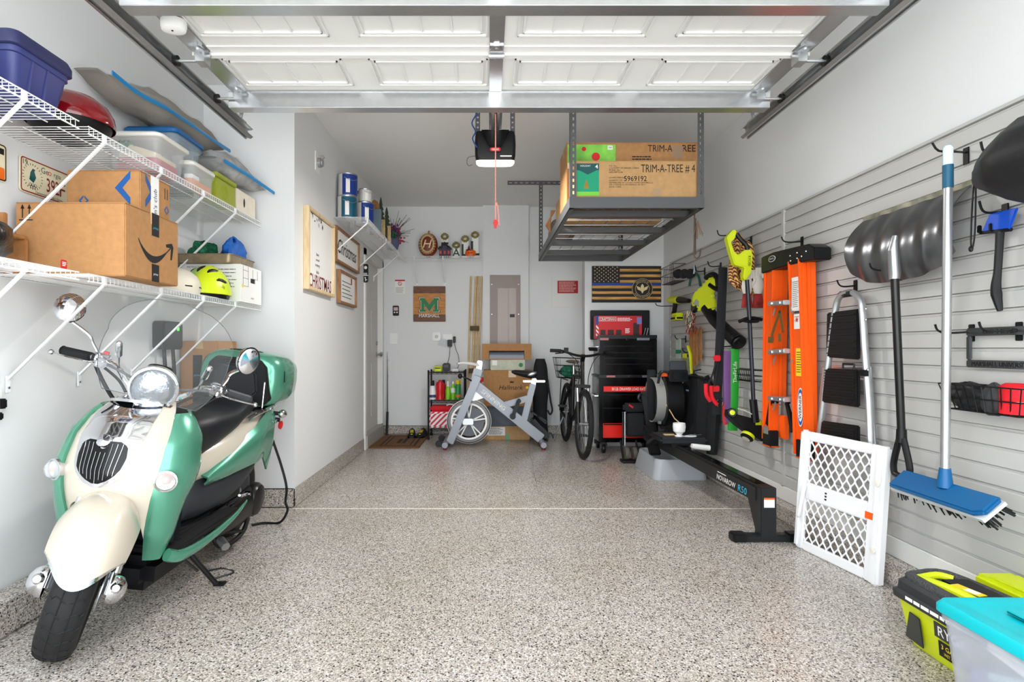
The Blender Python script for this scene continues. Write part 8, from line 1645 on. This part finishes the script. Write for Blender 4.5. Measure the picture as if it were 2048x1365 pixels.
# shears, roller basket
pr = thing('pruning_shears', 'pruning shears with dark green handles hanging from a hook', 'shears', rp(1390, 575, 1.92))
for (a_, m_, c_) in (((1388, 546), (1382, 555), (1379, 572)), ((1391, 546), (1397, 553), (1401, 572))): b = B(); b.tube([rp(*a_, 1.92), rp(*m_, 1.92), rp(*c_, 1.92)], [.008, .011, .012], 8, sm=4); b.obj('handle', mat('dark_green_grip', (24, 84, 72), .5), pr)
b = B(); b.tube([rp(1389, 548, 1.92), rp(1389, 530, 1.92)], [.012, .003], 8, flat=(.3, 1)); b.obj('blade', STEEL, pr)
t, x0, x1, y0, y1, zb, zt = basket('wire basket with black knee pads at the end of the slat wall', 1343, 1372, 540, 562, .13, 8)
for i in range(3): b = B(); c = rp(1356 + 12 * i, 548, 1.90); b.lathe([(.03, -.035), (.045, -.02), (.045, .02), (.03, .035)], c, (0, 1, 0), 16, cap=True); tag(b.obj('rolled_pad', FABK), 'rolled black pad in the end basket, ' + ('next to the closet wall', 'between two other pads', 'next to the pruning shears')[i], 'pad')
# garment bag
gb_ = thing('garment_bag', 'long black garment bag with small white logo hanging behind the rower', 'garment bag', rp(1400, 875, 1.85)); rg = []
ya, yb_ = rp(1440, 800, 1.92)[1], rp(1366, 800, 1.92)[1]; zt_g, zb_g = 1.1 - 55 * 5.2 / 1150, .22
b = B()
def gfold(u, v): y = yb_ + (ya - yb_) * (u if v < .8 else .5 + (u - .5) * (1 - (v - .8) * 2.6)); return V(1.90 - .03 * math.sin(u * 22) * (1 - v * .6) - .03 * (1 - v) - .02 * math.sin(math.pi * u), y, zb_g + (zt_g - zb_g) * v)
b.grid(gfold, 40, 16, 0, .05); b.obj('bag_body', FABK, gb_, smooth=70)
lines(FR((1.825, (ya + yb_) / 2 + .05, .72)), mat('pale_blue_print', (170, 180, 220), .5), gb_, .08, 1, .01, .014, seed=7)
b = B(); b.tube([V(1.86, (ya + yb_) / 2, zt_g - .01), V(1.87, (ya + yb_) / 2, zt_g + .05), V(1.93, (ya + yb_) / 2, zt_g + .06)], .006, 6); b.tube([V(1.86, ya + .15, zt_g - .0), V(1.86, yb_ - .15, zt_g)], .008, 6); b.obj('hanger', BLACKM, gb_)
# --- baby gate
P0, P1 = V(1.722, 3.20, .001), V(1.812, 2.66, .001); uu = (P1 - P0).normalized(); gM = frame(P0, uu, (.048, .004, .637)); gw, gh = (P1 - P0).length, .645
bgx = thing('safety_gate', 'white plastic lattice safety gate leaning against the slat wall', 'safety gate', P0.lerp(P1, .5)); GTW = mat('gate_white', (232, 232, 234), .42)
b = B(gM)
for (u0, v0, u1, v1) in ((0, 0, .05, gh), (gw - .085, 0, gw, gh), (.05, 0, gw - .085, .05), (.05, gh - .05, gw - .085, gh), (.05, gh * .43, gw - .085, gh * .57)): b.box(u0, v0, -.01, u1, v1, .012)
b.obj('panel_frame', GTW, bgx, bevel=.006)
b = B(gM); b.box(-.01, .005, -.022, .03, gh + .005, .022); b.obj('side_post', GTW, bgx, bevel=.012); b = B(gM); b.box(gw - .045, -.005, -.024, gw + .01, gh, .026); b.obj('side_post', GTW, bgx, bevel=.012)
for (v0, v1) in ((.05, gh * .43), (gh * .57, gh - .05)):
    N = 16; W_ = gw - .135
    for i in range(N + 1):
        ph = math.pi * (i % 2); x = .05 + W_ * i / N; A_ = W_ / N * .5
        pts = [(x + A_ * .98 * math.cos(k * math.pi * 6 / 42 + ph), v0 + (v1 - v0) * k / 42, .002) for k in range(43)]
        b = B(gM); b.tube([(min(max(p[0], .045), gw - .08), p[1], p[2]) for p in pts], .0045, 6, flat=(1.0, .9)); b.obj('lattice_strip', GTW, bgx)
for v in (.16, .47): b = B(gM); b.lathe([(.016, 0), (.016, .006), (.001, .008)], (gw - .018, v, .026), (0, 0, 1), 14); b.obj('button', mat('gate_cream', (226, 222, 214), .5), bgx)
b = B(gM); b.tube([(.055, gh * .55, .02), (.06, gh * .5, .03), (.035, gh * .3, .028), (.02, gh * .27, .02)], .010, 8, sm=4); b.obj('latch_handle', GTW, bgx)
b = B(gM); b.box(.30, gh * .45, .012, .47, gh * .50, .0128); b.obj('instruction_label', PAPER, bgx); b = B(gM); b.box(.455, gh * .45, .013, .515, gh * .50, .0138); b.obj('orange_label', ORANGE, bgx)
for i in range(3): b = B(gM); b.cbox((.20, gh * (.48 + .025 * i), .0125), (.012, .009, .002)); b.obj('slot_mark', INK, bgx)
# ================================================================ wet vacuum, lime case, teal bin
vc = thing('wet_dry_vacuum', 'lime and black RYOBI wet dry vacuum on the floor by the curb', 'vacuum', (1.69, 2.0, 0))
vx0, vx1, vy0, vy1 = 1.555, 1.80, 1.835, 2.20
VR = lambda o, z, o2=None: [V((vx0 + vx1) / 2 + p[0], (vy0 + vy1) / 2 + p[1], z) for p in rrect(vx1 - vx0 - 2 * o, vy1 - vy0 - 2 * (o if o2 is None else o2), .035, 4)]
b = B(); b.ring([VR(.03, .001, .04), VR(.02, .02, .03), VR(.008, .12), VR(0, .165)]); b.obj('tank', LIME, vc)
b = B(); b.ring([VR(-.012, .165), VR(-.014, .185), VR(-.002, .195), VR(.0, .225), VR(.015, .24)]); b.obj('lid', PLA, vc)
b = B(); b.prism([(-.06, -.055), (.03, -.06), (.02, .045), (-.03, .05)], .006, frame((vx0 + .004, 2.085, .085), (0, -1, 0), (-.08, 0, 1)), 0, .001); b.obj('window', mat('smoked_window', (52, 54, 50), .25), vc, bevel=.004)
vM = frame((vx0 + .006, 1.93, .10), (0, -1, 0), (-.08, 0, 1))
b = B(); b.box(-.075, .0, 0, .09, .052, .002, 0, vM); b.obj('name_plate', mat('plate_dark', (52, 52, 50), .5), vc); text('RYOBI', vM @ Matrix.Translation((.008, .026, .0022)), PAPER, vc, w=.13, h=.034, bold=.02)
b = B(); b.box(-.06, -.06, 0, .075, -.008, .002, 0, vM); b.obj('size_plate', INK, vc); text('3 GALLON', vM @ Matrix.Translation((.008, -.024, .0022)), YEL, vc, w=.11, h=.016, bold=.01); text('WET / DRY VAC', vM @ Matrix.Translation((.008, -.046, .0022)), YEL, vc, w=.09, h=.011)
b = B(); lines(frame((vx0 - .0145, 1.98, .183), (0, -1, 0), (0, 0, 1)), PAPER, vc, .28, 1, .01, .012, seed=3)
b = B(); b.tube([VR(.03, .245)[i] for i in (4, 9, 10, 12, 14, 15, 18, 19)], .018, 10, sm=4); b.obj('hose', mat('hose_grey', (70, 70, 72), .5, bump=(160, .9)), vc)
b = B(); b.tube([(vx0 + .05, 2.14, .245), (vx0 + .055, 2.0, .262), (vx0 + .07, 1.87, .258), (vx0 + .1, 1.85, .25)], .016, 10, sm=4); b.tube([(vx0 + .05, 2.14, .245), (vx0 + .13, 2.155, .25), (vx0 + .17, 2.13, .245)], .014, 10, sm=4); b.obj('carry_handle', LIME, vc)
b = B(); b.box(vx0 + .085, 1.88, .24, vx0 + .2, 2.10, .262); b.obj('motor_cover', BLACK, vc, bevel=.015)
b = B(); b.cbox((vx0 + .10, 1.98, .268), (.035, .10, .002), (0, 0, .2)); b.obj('warning_tag', YEL, vc); b = B(); b.cbox((vx0 + .101, 1.965, .2695), (.026, .04, .002), (0, 0, .2)); b.obj('tag_print', PAPER, vc)
b = B(); b.box(1.815, 1.45, .0965, 1.955, 2.15, .265); lcse = tag(b.obj('lime_case', LIME, bevel=.012), 'long lime plastic case standing on the curb behind the vacuum', 'case')
b = B(); b.box(1.83, 1.5, .265, 1.94, 2.1, .272); b.obj('lid_panel', LIME, lcse, bevel=.004)
tb2 = tote('teal_lid_bin', 'clear storage bin with bright teal lid in front of the vacuum', 1.41, 1.22, .001, 1.80, 1.80, .32, mat('frosted_bin', (214, 218, 230), .3, alpha=.36), mat('teal_lid', (0, 180, 190), .4), .03, .03)
b = B(); b.box(1.53, 1.32, .32, 1.68, 1.70, .328); b.obj('lid_panel', MATS['teal_lid'], tb2, bevel=.006)
content(tb2, 'folded_papers', 1.46, 1.28, .01, 1.74, 1.74, .14, mat('lilac_cloth', (150, 156, 190), .8)); b = B(); b.cbox((1.56, 1.5, .19), (.2, .36, .03), (.25, .15, .2)); b.obj('white_papers', PAPER, tb2, bevel=.004); b = B(); b.cbox((1.58, 1.62, .165), (.2, .2, .02), (-.2, .1, .5)); b.obj('aqua_paper', mat('aqua_paper', (170, 206, 206), .7), tb2)
ws = thing('wooden_ornament', 'small cream wooden plaque ornament standing on the teal lid', 'ornament', (1.50, 1.55, .3285)); b = B(); b.prism([(-.05, 0), (.05, 0), (.055, .05), (0, .07), (-.055, .05)], .008, frame((1.505, 1.50, .3285), (.8, -.6, 0), (0, 0, 1))); b.obj('plaque', CRM, ws); b = B(); b.prism([(-.03, .03), (.03, .03), (.0, .06)], .012, frame((1.505, 1.50, .3285), (.8, -.6, 0), (0, 0, 1))); b.obj('painted_roof', mat('brick_paint', (150, 70, 50), .6), ws)
